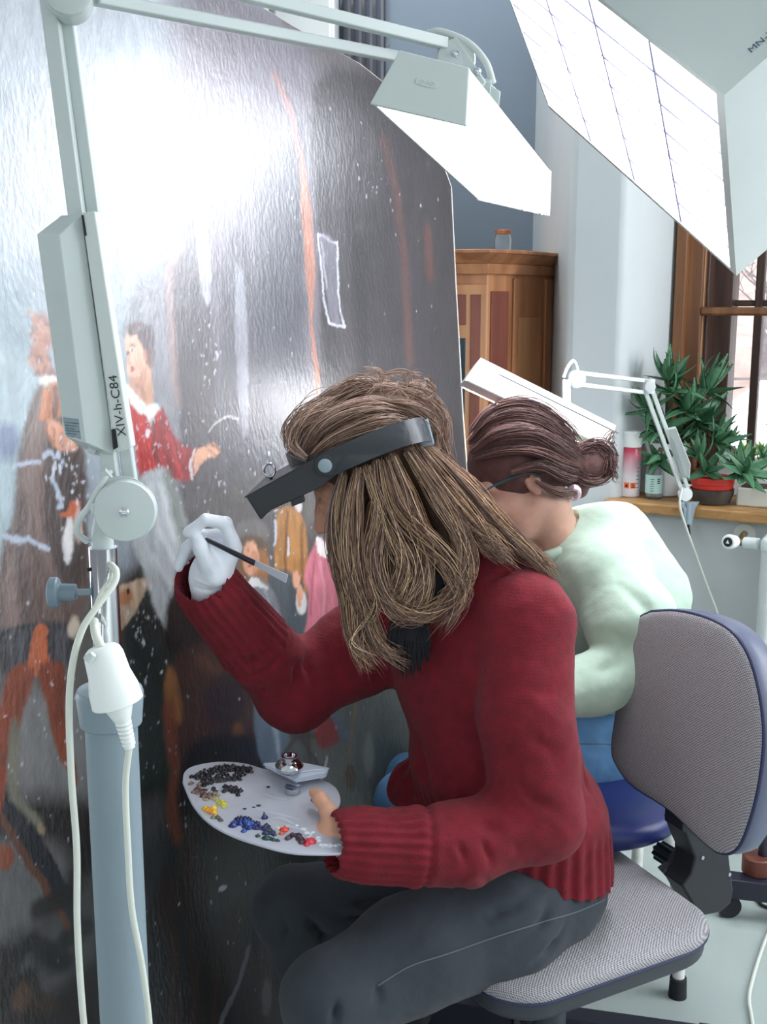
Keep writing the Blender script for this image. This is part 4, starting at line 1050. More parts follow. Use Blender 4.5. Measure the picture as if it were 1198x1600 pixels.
# ================================================================ soft-body sculpting: distance fields -> one mesh
class Field:
    def __init__(s, lo, hi, h=0.004):
        s.lo = np.array(lo, float); s.h = h
        s.n = np.ceil((np.array(hi) - s.lo) / h).astype(int) + 1
        s.F = np.full(s.n, 0.2, np.float32)
    def _sub(s, lo, hi, m):
        a = np.clip(np.floor((np.array(lo) - m - s.lo) / s.h).astype(int), 0, s.n - 1)
        b = np.clip(np.ceil((np.array(hi) + m - s.lo) / s.h).astype(int) + 1, 1, s.n)
        if np.any(b <= a): return None, None
        ax = [(s.lo[i] + np.arange(a[i], b[i]) * s.h).astype(np.float32) for i in range(3)]
        return (slice(a[0], b[0]), slice(a[1], b[1]), slice(a[2], b[2])), (ax[0][:, None, None], ax[1][None, :, None], ax[2][None, None, :])
    def _mix(s, sl, d, k, sub=False):
        F = s.F[sl]
        if sub:
            d = -d
            if k > 0:
                hh = np.clip(.5 - .5 * (d - F) / k, 0, 1); r = d + (F - d) * hh + k * hh * (1 - hh)
            else: r = np.maximum(F, d)
        elif k > 0:
            hh = np.clip(.5 + .5 * (F - d) / k, 0, 1); r = F + (d - F) * hh - k * hh * (1 - hh)
        else: r = np.minimum(F, d)
        s.F[sl] = r
    def cone(s, a, b, ra, rb, k=.01, flat=None, ratio=1.0, sub=False):
        """tapered limb; flat = direction in which it is thinned by ratio"""
        a = np.array(a, float); b = np.array(b, float); R = max(ra, rb)
        sl, g = s._sub(np.minimum(a, b) - R, np.maximum(a, b) + R, k + 3 * s.h)
        if sl is None: return s
        ab = b - a; L2 = max(ab @ ab, 1e-12)
        px, py, pz = g[0] - a[0], g[1] - a[1], g[2] - a[2]
        t = np.clip((px * ab[0] + py * ab[1] + pz * ab[2]) / L2, 0, 1)
        dx, dy, dz = px - ab[0] * t, py - ab[1] * t, pz - ab[2] * t
        if flat is not None:
            w = np.array(flat, float); w /= np.linalg.norm(w)
            c = (dx * w[0] + dy * w[1] + dz * w[2]) * (1 / ratio - 1)
            dx, dy, dz = dx + c * w[0], dy + c * w[1], dz + c * w[2]
        d = np.sqrt(dx * dx + dy * dy + dz * dz) - (ra + (rb - ra) * t)
        if flat is not None: d = d * (ratio + (1 - ratio) * .5)
        s._mix(sl, d.astype(np.float32), k, sub); return s
    def ell(s, c, r, axes=None, k=.01, sub=False):
        c = np.array(c, float); R = max(r)
        sl, g = s._sub(c - R, c + R, k + 3 * s.h)
        if sl is None: return s
        A = np.eye(3) if axes is None else np.array([list(q) for q in axes], float)
        px, py, pz = g[0] - c[0], g[1] - c[1], g[2] - c[2]
        q = [px * A[i, 0] + py * A[i, 1] + pz * A[i, 2] for i in range(3)]
        k0 = np.sqrt(sum((q[i] / r[i]) ** 2 for i in range(3))); k1 = np.sqrt(sum((q[i] / r[i] ** 2) ** 2 for i in range(3)))
        d = k0 * (k0 - 1) / np.maximum(k1, 1e-6)
        s._mix(sl, d.astype(np.float32), k, sub); return s
    def chain(s, pts, rs, k=.01, **kw):
        for i in range(len(pts) - 1): s.cone(pts[i], pts[i + 1], rs[i], rs[i + 1], k, **kw)
        return s
    def mesh(s, smooth=2):
        F = s.F; n = F.shape
        neg = F < 0
        cnt = np.zeros(tuple(q - 1 for q in n), np.int8)
        for i in (0, 1):
            for j in (0, 1):
                for k in (0, 1): cnt += neg[i:n[0] - 1 + i, j:n[1] - 1 + j, k:n[2] - 1 + k]
        act = np.argwhere((cnt > 0) & (cnt < 8))
        idx = np.full(cnt.shape, -1, np.int32); idx[act[:, 0], act[:, 1], act[:, 2]] = np.arange(len(act))
        corner = np.array([(i, j, k) for i in (0, 1) for j in (0, 1) for k in (0, 1)])
        val = np.stack([F[act[:, 0] + c[0], act[:, 1] + c[1], act[:, 2] + c[2]] for c in corner], 1).astype(float)
        acc = np.zeros((len(act), 3)); num = np.zeros(len(act))
        for i in range(8):
            for j in range(i + 1, 8):
                if np.abs(corner[i] - corner[j]).sum() != 1: continue
                a, b = val[:, i], val[:, j]; m = (a < 0) != (b < 0)
                t = np.where(m, a / np.where(m, a - b, 1), 0)
                acc += np.where(m[:, None], corner[i] + (corner[j] - corner[i]) * t[:, None], 0); num += m
        V = (act + acc / num[:, None]) * s.h + s.lo
        faces = []
        for ax in range(3):
            u, w = [(1, 2), (2, 0), (0, 1)][ax]
            sl0 = [slice(None)] * 3; sl1 = [slice(None)] * 3; sl0[ax] = slice(0, -1); sl1[ax] = slice(1, None)
            a, b = neg[tuple(sl0)], neg[tuple(sl1)]
            e = np.argwhere(a != b); e = e[(e[:, u] > 0) & (e[:, w] > 0)]
            e = e[(e[:, u] < cnt.shape[u]) & (e[:, w] < cnt.shape[w])]
            fl = a[e[:, 0], e[:, 1], e[:, 2]]
            def g(du, dw):
                q = e.copy(); q[:, u] -= du; q[:, w] -= dw; return idx[q[:, 0], q[:, 1], q[:, 2]]
            q = np.stack([g(1, 1), g(0, 1), g(0, 0), g(1, 0)], 1)
            q[~fl] = q[~fl][:, ::-1]; faces.append(q)
        Fq = np.concatenate(faces); Fq = Fq[(Fq >= 0).all(1)]
        for _ in range(smooth): V = lap(V, Fq, .5)
        return V, Fq
def lap(V, Fq, a):
    S = np.zeros_like(V); c = np.zeros(len(V)); k = Fq.shape[1]
    for i in range(k):
        for j in ((i + 1) % k, (i - 1) % k):
            for d in range(3): S[:, d] += np.bincount(Fq[:, i], V[Fq[:, j], d], len(V))
            c += np.bincount(Fq[:, i], minlength=len(V))
    return V * (1 - a) + a * S / np.maximum(c, 1)[:, None]
def normals(V, Fq):
    n = np.cross(V[Fq[:, 2]] - V[Fq[:, 0]], V[Fq[:, 3]] - V[Fq[:, 1]]); N = np.zeros_like(V)
    for i in range(4):
        for d in range(3): N[:, d] += np.bincount(Fq[:, i], n[:, d], len(V))
    return N / np.maximum(np.linalg.norm(N, axis=1), 1e-9)[:, None]
def sstep(x, a, b):
    t = np.clip((x - a) / (b - a), 0, 1); return t * t * (3 - 2 * t)
def seg_dist(V, a, b):
    a = np.array(a); b = np.array(b); ab = b - a
    t = np.clip(((V - a) @ ab) / (ab @ ab), 0, 1); return np.linalg.norm(V - a - t[:, None] * ab, axis=1), t
def fold(V, N, D, pts, w, depth):
    """a crease (depth < 0) or ridge along a polyline"""
    pts = [np.array(q) for q in pts]; m = np.full(len(V), 1e9)
    for i in range(len(pts) - 1):
        d, _ = seg_dist(V, pts[i], pts[i + 1]); m = np.minimum(m, d)
    end = np.minimum(np.linalg.norm(V - pts[0], axis=1), np.linalg.norm(V - pts[-1], axis=1))
    D += depth * np.exp(-(m / w) ** 2) * sstep(end, -w, w * 2.5)
def ribs(V, D, a, b, period, depth, t0=0., t1=1., R=.12):
    """lengthwise knit ribs around a limb axis, for parameters t0..t1 of a -> b"""
    a = np.array(a); b = np.array(b); ax = (b - a); L = np.linalg.norm(ax); ax = ax / L
    p = V - a; t = p @ ax / L; r = p - (p @ ax)[:, None] * ax; rad = np.linalg.norm(r, axis=1)
    ref = np.array([0.3, -.8, .5]); e1 = ref - ax * (ref @ ax); e1 /= np.linalg.norm(e1); e2 = np.cross(ax, e1)
    th = np.arctan2(r @ e2, r @ e1); mask = (t > t0) & (t < t1) & (rad < R)
    rm = np.median(rad[mask]) if mask.any() else .05
    n = max(6, round(2 * math.pi * rm / period))
    D += np.where(mask, depth * np.tanh(2.2 * np.cos(n * th)) * sstep(t, t0, t0 + .06) * (1 - sstep(t, t1 - .02, t1)), 0)

def head_field(Fd, c, f, l, u, s=1.0, k=.012):
    """an adult head: c between the ears"""
    f, l, u, c = [np.array(q, float) for q in (f, l, u, c)]; ax = (f, l, u)
    q = lambda a, b, d: c + (f * a + l * b + u * d) * s
    R = lambda *r: [x * s for x in r]
    Fd.ell(q(-.012, 0, .035), R(.097, .077, .086), ax, .0)
    Fd.ell(q(.035, 0, -.03), R(.066, .062, .088), ax, .02)
    Fd.cone(q(.0, 0, -.055), q(.062, 0, -.094), .046 * s, .026 * s, .02, flat=l, ratio=1.0)
    for b_ in (-1, 1):
        Fd.cone(q(-.004, .048 * b_, -.045), q(.06, .016 * b_, -.093), .016 * s, .016 * s, .022)
        Fd.ell(q(.072, .036 * b_, -.028), R(.022, .02, .02), ax, .014)
        Fd.cone(q(.088, .012 * b_, .022), q(.072, .05 * b_, .018), .010 * s, .009 * s, .014)
        Fd.ell(q(.103, .031 * b_, .001), R(.016, .015, .012), ax, .008, sub=True)
        Fd.ell(q(.087, .031 * b_, .0), R(.0125, .0125, .0125), ax, .002)
        Fd.cone(q(.097, .020 * b_, .008), q(.090, .044 * b_, .006), .003 * s, .0025 * s, .003)
        Fd.ell(q(.106, .009 * b_, -.038), R(.009, .0065, .006), ax, .004)
        # ear
        Fd.ell(q(-.008, .077 * b_, -.008), R(.017, .009, .031), ax, .004)
        Fd.ell(q(-.003, .086 * b_, -.004), R(.009, .006, .018), ax, .003, sub=True)
    Fd.ell(q(.075, 0, -.104), R(.019, .022, .016), ax, .014)
    Fd.chain([q(.094, 0, .012), q(.104, 0, -.012), q(.116, 0, -.034)], [.0075 * s, .009 * s, .0105 * s], .009)
    Fd.cone(q(.100, -.017, -.064), q(.100, .017, -.064), .0055 * s, .0055 * s, .005); Fd.cone(q(.104, -.006, -.063), q(.104, .006, -.063), .006 * s, .006 * s, .005)
    Fd.cone(q(.098, -.015, -.075), q(.098, .015, -.075), .006 * s, .006 * s, .006); Fd.cone(q(.102, -.006, -.075), q(.102, .006, -.075), .006 * s, .006 * s, .005)
    Fd.cone(q(.109, -.018, -.0695), q(.109, .018, -.0695), .0018 * s, .0018 * s, .002, sub=True)
    return q

def cut(name, V, Fq, m, parent, keep=None, colors=None, label=None, kind=None):
    if keep is not None:
        kf = keep[Fq].all(1); Fq = Fq[kf]; used = np.unique(Fq); mp = np.full(len(V), -1); mp[used] = np.arange(len(used))
        V = V[used]; Fq = mp[Fq]; colors = colors[used] if colors is not None else None
    return np_mesh(name, V, Fq, m, parent, colors, label, kind)

def strands(name, paths, m, parent, cols, r0=.0011, kind=None, label=None, sides=3):
    """paths: array (n, k, 3) -> tapered tubes in one mesh"""
    P_ = np.asarray(paths, float); n, k, _ = P_.shape
    T = np.gradient(P_, axis=1); T /= np.maximum(np.linalg.norm(T, axis=2, keepdims=True), 1e-9)
    ref = np.array([.31, -.9, .3]); a = ref - T * (T @ ref)[..., None]; a /= np.maximum(np.linalg.norm(a, axis=2, keepdims=True), 1e-9); b = np.cross(T, a)
    prof = np.sin(np.clip(np.linspace(0.12, 1.0, k), 0, 1) * math.pi) ** .5 * .75 + .25; prof[-1] = .15
    rr = (r0 if np.ndim(r0) else np.full(n, r0))[:, None, None] * prof[None, :, None]
    ring = [P_ + rr * (math.cos(2 * math.pi * q / sides) * a + math.sin(2 * math.pi * q / sides) * b) for q in range(sides)]
    V = np.stack(ring, 2).reshape(-1, 3)
    i0 = (np.arange(n)[:, None, None] * k + np.arange(k - 1)[None, :, None]) * sides; q0 = np.arange(sides)[None, None, :]; q1 = (q0 + 1) % sides
    Fq = np.stack(np.broadcast_arrays(i0 + q0, i0 + q1, i0 + sides + q1, i0 + sides + q0), -1).reshape(-1, 4)
    cc_ = np.repeat(np.asarray(cols), k * sides, 0)
    return np_mesh(name, V, Fq, m, parent, cc_, label, kind)
def catmull(pts, k):
    """pts (m,3) -> (k,3)"""
    pts = np.asarray(pts, float); q = np.vstack([2 * pts[0] - pts[1], pts, 2 * pts[-1] - pts[-2]]); m = len(pts) - 1
    t = np.linspace(0, m, k); i = np.minimum(t.astype(int), m - 1); t = (t - i)[:, None]
    a, b, c, d = q[i], q[i + 1], q[i + 2], q[i + 3]
    return .5 * (2 * b + (c - a) * t + (2 * a - 5 * b + 4 * c - d) * t ** 2 + (3 * b - a - 3 * c + d) * t ** 3)
HR = np.random.default_rng(11)
def lock(guide, n, spread, k=18, wave=.004, taper=1.0, hue=None, out=None, cols=None, pal=None):
    """n strands following a guide polyline, spread = radius list or number"""
    g = catmull(guide, k); sp = np.interp(np.linspace(0, 1, k), np.linspace(0, 1, len(spread)), spread) if np.ndim(spread) else np.full(k, spread)
    res = []
    for i in range(n):
        d = HR.normal(size=3); d *= HR.random() ** .4 / np.linalg.norm(d); d2 = HR.normal(size=3) * .35
        ph = HR.random(3) * 6.28; fr = HR.uniform(.5, 1.6)
        t = np.linspace(0, 1, k)
        off = d[None] * (1 - t[:, None] * .2) + d2[None] * t[:, None]
        wv = np.sin(t[:, None] * fr * 6.28 + ph[None]) * wave * t[:, None] ** .6
        L = HR.uniform(.78, 1.0)
        p = g + off * sp[:, None] + wv
        tt_ = t * L * (k - 1); i0 = np.minimum(tt_.astype(int), k - 2); fr_ = (tt_ - i0)[:, None]
        res.append(p[i0] * (1 - fr_) + p[i0 + 1] * fr_)
        cols.append(pal[HR.integers(len(pal))] * HR.uniform(.7, 1.25))
    out.extend(res)
# ================================================================ office chair (grey tweed)
M['tweed'] = weave(mat('grey_tweed', lin(128, 128, 130), .9), 1150, 1150, .5, base=lin(56, 56, 62), hi=lin(182, 180, 183), axes=((.38, -.93, 0), (.93, .38, 1)), fuzz=1.6)
M['shell'] = mat('dark_grey_plastic_shell', lin(58, 62, 68), .5, bump=(300, .08))
M['piping'] = mat('dark_blue_piping', lin(40, 44, 78), .5)
CF, CL, CU = frame((-.907, -.42, 0))           # the way the chair and its sitter face
CZ = 0.475
seat_c = Vector((.292, 1.80, CZ))
ch = thing('office_chair', (seat_c.x, seat_c.y, 0), 'grey tweed office chair with black bracket, red-sweatered person sits on it', 'chair')
def rrect(hw, hl, r, n=8, tr=None):
    out = []
    for cx_, cy_, a0 in ((hl - r, hw - r, 0), (-hl + r, hw - r, 90), (-hl + r, -hw + r, 180), (hl - r, -hw + r, 270)):
        for i in range(n + 1):
            t = math.radians(a0 + 90 * i / n); out.append((cx_ + r * math.cos(t), cy_ + r * math.sin(t)))
    return out
def cushion(outline, c, X, Y_, Z_, th, crown, m, name, par, label=None, curve=0):
    """padded disc: outline in X/Y, crowned along Z, optional cylinder bend"""
    mb = MB(); n = len(outline); rings = [(1.0, 0), (1.015, th * .3), (1.0, th * .75), (.96, th), (.85, th + crown * .35), (.6, th + crown * .75), (.3, th + crown), (.05, th + crown)]
    vs = []
    for s_, z in rings:
        for a_, b_ in outline: vs.append(c + X * (a_ * s_) + Y_ * (b_ * s_) + Z_ * (z + curve * (b_ * s_) ** 2))
    fs = [(i * n + k, i * n + (k + 1) % n, (i + 1) * n + (k + 1) % n, (i + 1) * n + k) for i in range(len(rings) - 1) for k in range(n)]
    fs += [tuple(range(n))[::-1], tuple(range((len(rings) - 1) * n, len(rings) * n))]
    mb.add(vs, fs); return mb.build(name, m, par, sharp=60, label=label)
so = rrect(.218, .226, .09)
so = [(a_, b_ * (1 - .10 * (a_ < 0) * min(1, -a_ / .2))) for a_, b_ in so]
cushion(so, seat_c - Vector((0, 0, .030)), CF, CL, Vector((0, 0, 1)), .022, .010, M['tweed'], 'seat', ch)
MB().prism([seat_c + CF * a_ * .99 + CL * b_ * .99 - Vector((0, 0, .062)) for a_, b_ in so], Vector((0, 0, .034))).build('seat_shell', M['shell'], ch, bevel=.008, seg=3)
MB().tube([seat_c + CF * a_ * 1.005 + CL * b_ * 1.005 - Vector((0, 0, .028)) for a_, b_ in so + so[:1]], .0035, 8, cap=False).build('piping', M['piping'], ch)
# backrest: outline seen in the picture laid on its own plane
BC = P(1072, 1140, 1.83); bn = (CF + Vector((0, 0, .10))).normalized(); bY = Vector((0, 0, 1)).cross(bn).normalized(); bZ = bn.cross(bY)
bo_px = [(1012, 958), (1050, 957), (1094, 967), (1130, 985), (1152, 1010), (1168, 1046), (1180, 1100), (1184, 1160), (1176, 1230), (1160, 1290), (1144, 1324), (1122, 1332), (1098, 1318), (1040, 1264), (985, 1228), (962, 1200), (952, 1172), (958, 1120), (968, 1060), (980, 1004), (992, 970)]
bo = []
for q in bo_px:
    w_ = PP(*q, BC, bn) - BC; bo.append((w_.dot(bY), w_.dot(bZ)))
bo = [(v[0], v[1]) for v in [tuple(x)[:2] for x in catmull([(a_, b_, 0) for a_, b_ in bo + bo[:1]], 81)[:-1]]]
cushion(bo, BC - bn * .012, bY, bZ, bn, .010, .006, M['tweed'], 'backrest', ch, curve=0)
mb = MB(); n = len(bo); vs = []
rings = [(1.0, .0), (1.02, .006), (1.03, .02), (1.02, .045), (.97, .06), (.8, .068), (.3, .07)]
for s_, z in rings:
    for a_, b_ in bo: vs.append(BC - bn * (.010 + z) + bY * a_ * s_ + bZ * b_ * s_)
mb.add(vs, [(i * n + k, i * n + (k + 1) % n, (i + 1) * n + (k + 1) % n, (i + 1) * n + k) for i in range(len(rings) - 1) for k in range(n)] + [tuple(range(n)), tuple(range((len(rings) - 1) * n, len(rings) * n))])
M['shell_light'] = mat('blue_grey_plastic_shell', lin(96, 102, 124), .35)
mb.build('backrest_shell', M['shell_light'], ch, sharp=60)
MB().tube([BC - bn * .010 + bY * a_ * 1.012 + bZ * b_ * 1.012 for a_, b_ in bo + bo[:1]], .0035, 8, cap=False).build('piping', M['piping'], ch)
# J-shaped support bracket under the backrest
jp = [(1066, 1290), (1092, 1300), (1138, 1322), (1141, 1352), (1146, 1392), (1142, 1412), (1126, 1426), (1100, 1431), (1086, 1420), (1066, 1385), (1080, 1366), (1086, 1340), (1078, 1322)]
jn = CL
jc = P(1110, 1370, 1.86)
jq = [PP(x, y, jc, jn) for x, y in jp]
MB().prism([q - CL * 0 for q in jq], -CL * .055).build('back_bracket', M['black_plastic'], ch, bevel=.004, seg=3)
jp2 = [(1064, 1302), (1078, 1320), (1084, 1342), (1078, 1366), (1060, 1388), (1036, 1362), (1052, 1352), (1064, 1330)]
MB().prism([PP(x, y, jc - CL * .05, jn) for x, y in jp2], -CL * .02).build('bracket_web', M['shell'], ch, bevel=.003)
MB().prism([PP(x, y, jc, jn) for x, y in [(1068, 1250), (1110, 1290), (1112, 1318), (1066, 1300)]], -CL * .05).build('back_post', M['black_plastic'], ch, bevel=.002)
kb0 = P(1032, 1330, 2.0); kb1 = P(1064, 1350, 1.93); mb = MB(); dk = (kb1 - kb0).normalized()
e1 = dk.cross(Vector((0, 0, 1))).normalized(); e2 = dk.cross(e1); vs = []
for L_ in (0, (kb1 - kb0).length):
    for i in range(40):
        t = i / 40 * 2 * math.pi; r_ = .019 + .002 * math.cos(t * 10); vs.append(kb0 + dk * L_ + (e1 * math.cos(t) + e2 * math.sin(t)) * r_)
mb.add(vs, [tuple(range(40)), tuple(range(40, 80))] + [(i, (i + 1) % 40, 40 + (i + 1) % 40, 40 + i) for i in range(40)]).build('tilt_knob', M['black_plastic'], ch, bevel=.001)
for q in ((1097, 1340), (1139, 1366)):
    s_ = PP(*q, jc, jn); MB().lathe([(0, .001), (.0, .004), (.002, .0035), (.003, .001)], s_, CL, 12).build('screw', M['chrome'], ch)
# column, star base with castors
base = P(858, 1560, 1.80); base.z = 0
bx_, by_ = base.x, base.y
MB().lathe([(.09, .030), (.30, .030), (.30, .026)], (bx_, by_, 0), n=32).build('column', M['shell'], ch)
MB().lathe([(.30, .018), (.43, .018)], (bx_, by_, 0), n=24).build('gas_lift', M['black_plastic'], ch)
MB().box((bx_, by_, .425), (.09, .06, .018), (CF, CL, CU)).build('seat_plate', M['black_plastic'], ch, bevel=.004)
for k in range(5):
    an = math.radians(20 + 72 * k); d = Vector((math.cos(an), math.sin(an), 0))
    lg_ = MB().tube([(bx_, by_, .10), Vector((bx_, by_, .10)) + d * .15, Vector((bx_, by_, .085)) + d * .29], [.024, .02, .014], 10, flat=.7).build('base_leg', M['black_plastic'], ch)
    cp = Vector((bx_, by_, 0)) + d * .28; t_ = Vector((-d.y, d.x, 0))
    for s_ in (-1, 1):
        MB().lathe([(-.009, .01), (-.009, .024), (-.006, .027), (.006, .027), (.009, .024), (.009, .01)], cp + t_ * .013 * s_ + Vector((0, 0, .027)), t_, 20).build('castor', M['rubber'], ch)

# ================================================================ person in the red sweater
M['skin'] = mat('skin', lin(214, 160, 134), .5, noise=(60, .06), sss=.12)
M['sweater'] = weave(mat('crimson_wool_knit', lin(110, 13, 29), .95, sheen=.04, noise=(45, .18)), 8, 1250, .30, axes=((.02, .01, .02), (.05, .05, 1)), dist=.0016, fuzz=3.2)
M['jeans'] = weave(mat('dark_grey_denim', lin(46, 52, 60), .85, noise=(9, .14), sheen=.1), 2600, 2600, .3, axes=((1, 0, 1), (0, 1, -1)), dist=.0006)
M['stitch'] = mat('seam_thread', lin(92, 100, 112), .8)
M['hair'] = mat('hair_strands', (.3, .2, .1), .42, attr='tint', spec=.6)
M['hair_base'] = mat('hair_mass', lin(88, 66, 50), .75, noise=(40, .3), bump=(80, .6))

hipN, hipF = P(848, 1398, 1.72), P(788, 1362, 1.90)
kneN, kneF = P(515, 1560, 1.50), P(462, 1422, 1.76)
ankN = Vector((kneN.x + .03, kneN.y + .04, .10)); ankF = Vector((kneF.x + .10, kneF.y + .07, .10))
pel = (hipN + hipF) / 2 + Vector((0, 0, .03))
wai = P(776, 1195, 1.77); che = P(742, 1010, 1.79); upc = P(730, 925, 1.79)
shN, elN, wrN = P(822, 968, 1.66), P(838, 1275, 1.60), P(575, 1318, 1.52)
shF, elF, wrF = P(640, 955, 1.91), P(462, 1072, 1.82), P(334, 930, 1.70)
nkb = P(712, 880, 1.79)
hf, hl, hu = frame((-.90, -.06, -.42)); 
HC = P(588, 748, 1.76)      # between the ears
hl = Vector((-.05, -1, .02)); hf = (hf - hl.normalized() * hf.dot(hl.normalized())).normalized(); hl = hl.normalized(); hu = hf.cross(hl).normalized()
p1 = thing('person', (pel.x, pel.y, 0), 'seated person with long blonde-brown hair in crimson knit sweater, painting with gloved hand', 'person')

B = Field((-.62, 1.25, .02), (.55, 2.15, 1.42), .0042)
B.chain([pel, wai, che, upc], [.11, .095, .11, .085], .03, flat=CF, ratio=.72)
B.cone(shN, shF, .04, .04, .03); B.cone(upc, nkb, .06, .055, .02)
nk = HC - hf * .02 - hu * .07
B.cone(nkb, nk, .052, .050, .02)
q1 = head_field(B, HC, hf, hl, hu, 1.0)
for a_, b_, c_ in ((shN, elN, wrN), (shF, elF, wrF)): B.chain([a_, b_, c_], [.038, .032, .026], .015)
for a_, b_, c_ in ((hipN, kneN, ankN), (hipF, kneF, ankF)): B.chain([a_, b_, c_], [.068, .048, .034], .02)
for a_ in (ankN, ankF): B.cone(a_ - Vector((0, 0, .045)), a_ + Vector((-.15, -.05, -.06)), .032, .022, .012, flat=(0, 0, 1), ratio=.8)
# left hand holding the palette: wrist -> palm under the palette, thumb through the hole on top
pz_ = .735
wL = P(545, 1318, 1.535); palm0 = P(527, 1302, 1.545); palm1 = P(486, 1272, 1.60)
B.cone(wrN, wL, .026, .025, .008); B.chain([wL, palm0], [.026, .031], .012, flat=(0, .3, 1), ratio=.72)
B.cone(palm0, palm1 + Vector((0, 0, -.012)), .033, .028, .012, flat=(0, .3, 1), ratio=.5)
th0, th1, th2, th3 = P(526, 1294, 1.54), P(514, 1270, 1.555), P(500, 1248, 1.58), P(490, 1238, 1.60)
B.chain([palm0, th0, th1, th2, th3], [.024, .0175, .0125, .0108, .0085], .007)
for i, (dx, dy) in enumerate([(-.085, .050), (-.075, .072), (-.058, .088), (-.036, .098)]):
    r0 = palm1 + Vector((.012 + .006 * i, -.014 + .018 * i, -.016)); t1_ = palm1 + Vector((dx * .6, dy * .6, -.022)); t2_ = palm1 + Vector((dx, dy, -.014))
    B.chain([r0, t1_, t2_], [.0098, .0088, .0072], .004)
# right hand inside the glove (slimmer than the glove)
B.cone(wrF, P(330, 880, 1.69), .024, .026, .01, flat=(.2, -1, 0), ratio=.6)
V, Fq = B.mesh(1)
cut('body', V, Fq, M['skin'], p1)
# thumb nail
# ---- sweater
S = Field((-.45, 1.35, .38), (.60, 2.15, 1.25), .0042)
up3 = Vector((0, 0, 1))
hem = P(850, 1345, 1.78)
S.chain([pel + Vector((-.012, 0, .018)), wai, che, upc], [.150, .146, .156, .115], .05, flat=CF, ratio=.84)
S.cone(pel + Vector((.0, .0, .055)), pel + Vector((-.01, 0, .10)), .155, .148, .03, flat=CF, ratio=.86)
S.cone(hipN + Vector((.012, .02, -.02)), hipN + Vector((.0, .03, .09)), .110, .106, .04); S.cone(hipF + Vector((.02, -.02, .0)), hipF + Vector((.0, -.02, .09)), .108, .104, .04)
S.cone(shN, shF, .070, .072, .05); S.cone(P(770, 900, 1.74), P(690, 890, 1.86), .062, .062, .04)
S.cone(nkb + Vector((.0, 0, -.02)), nkb + Vector((-.015, 0, .035)), .07, .062, .02)
midN = P(822, 1120, 1.61)
S.chain([shN, midN, elN], [.074, .074, .070], .013)
S.chain([elN, P(720, 1318, 1.55), P(662, 1322, 1.53)], [.068, .060, .058], .02)
S.chain([P(662, 1324, 1.53), wrN, P(545, 1318, 1.515)], [.0555, .053, .050], .006)
S.chain([shF, P(560, 1015, 1.865), elF], [.078, .078, .066], .03)
S.chain([elF, P(400, 1010, 1.765)], [.066, .062], .025)
S.chain([P(402, 1010, 1.765), wrF, P(322, 915, 1.69)], [.0605, .052, .050], .006)
# drape over the lap in front
S.cone(P(690, 1300, 1.80), P(650, 1230, 1.85), .05, .05, .04)
# open the cuffs and the collar
S.cone(P(548, 1318, 1.517), P(500, 1318, 1.50), .040, .040, .002, sub=True)
S.cone(P(330, 922, 1.695), P(306, 890, 1.66), .038, .040, .002, sub=True)
V, Fq = S.mesh(2); N = normals(V, Fq); D = np.zeros(len(V))
def FP(*pts): return [P(*q) for q in pts]
# cuffs
ribs(V, D, P(662, 1324, 1.53), P(530, 1318, 1.512), .0145, .0022, -.02, 1.1, .075)
ribs(V, D, P(402, 1010, 1.765), P(318, 908, 1.685), .0145, .0020, -.02, 1.1, .075)
# hem ribs
hz0, hz1 = .475, .60
ang = np.arctan2(V[:, 1] - pel.y, V[:, 0] - pel.x)
notarm = np.minimum(seg_dist(V, elN, wrN)[0], seg_dist(V, shN, elN)[0]) > .082
hcut = .541 + .25 * (.385 - V[:, 0]); hh_ = V[:, 2] - hcut; hm = (1 - sstep(hh_, .07, .11)) * notarm
D += .0026 * np.tanh(2 * np.cos(ang * 42 + 1.2 * np.sin(V[:, 2] * 18))) * hm
D += .007 * np.exp(-((hh_ - .115) / .03) ** 2) * notarm
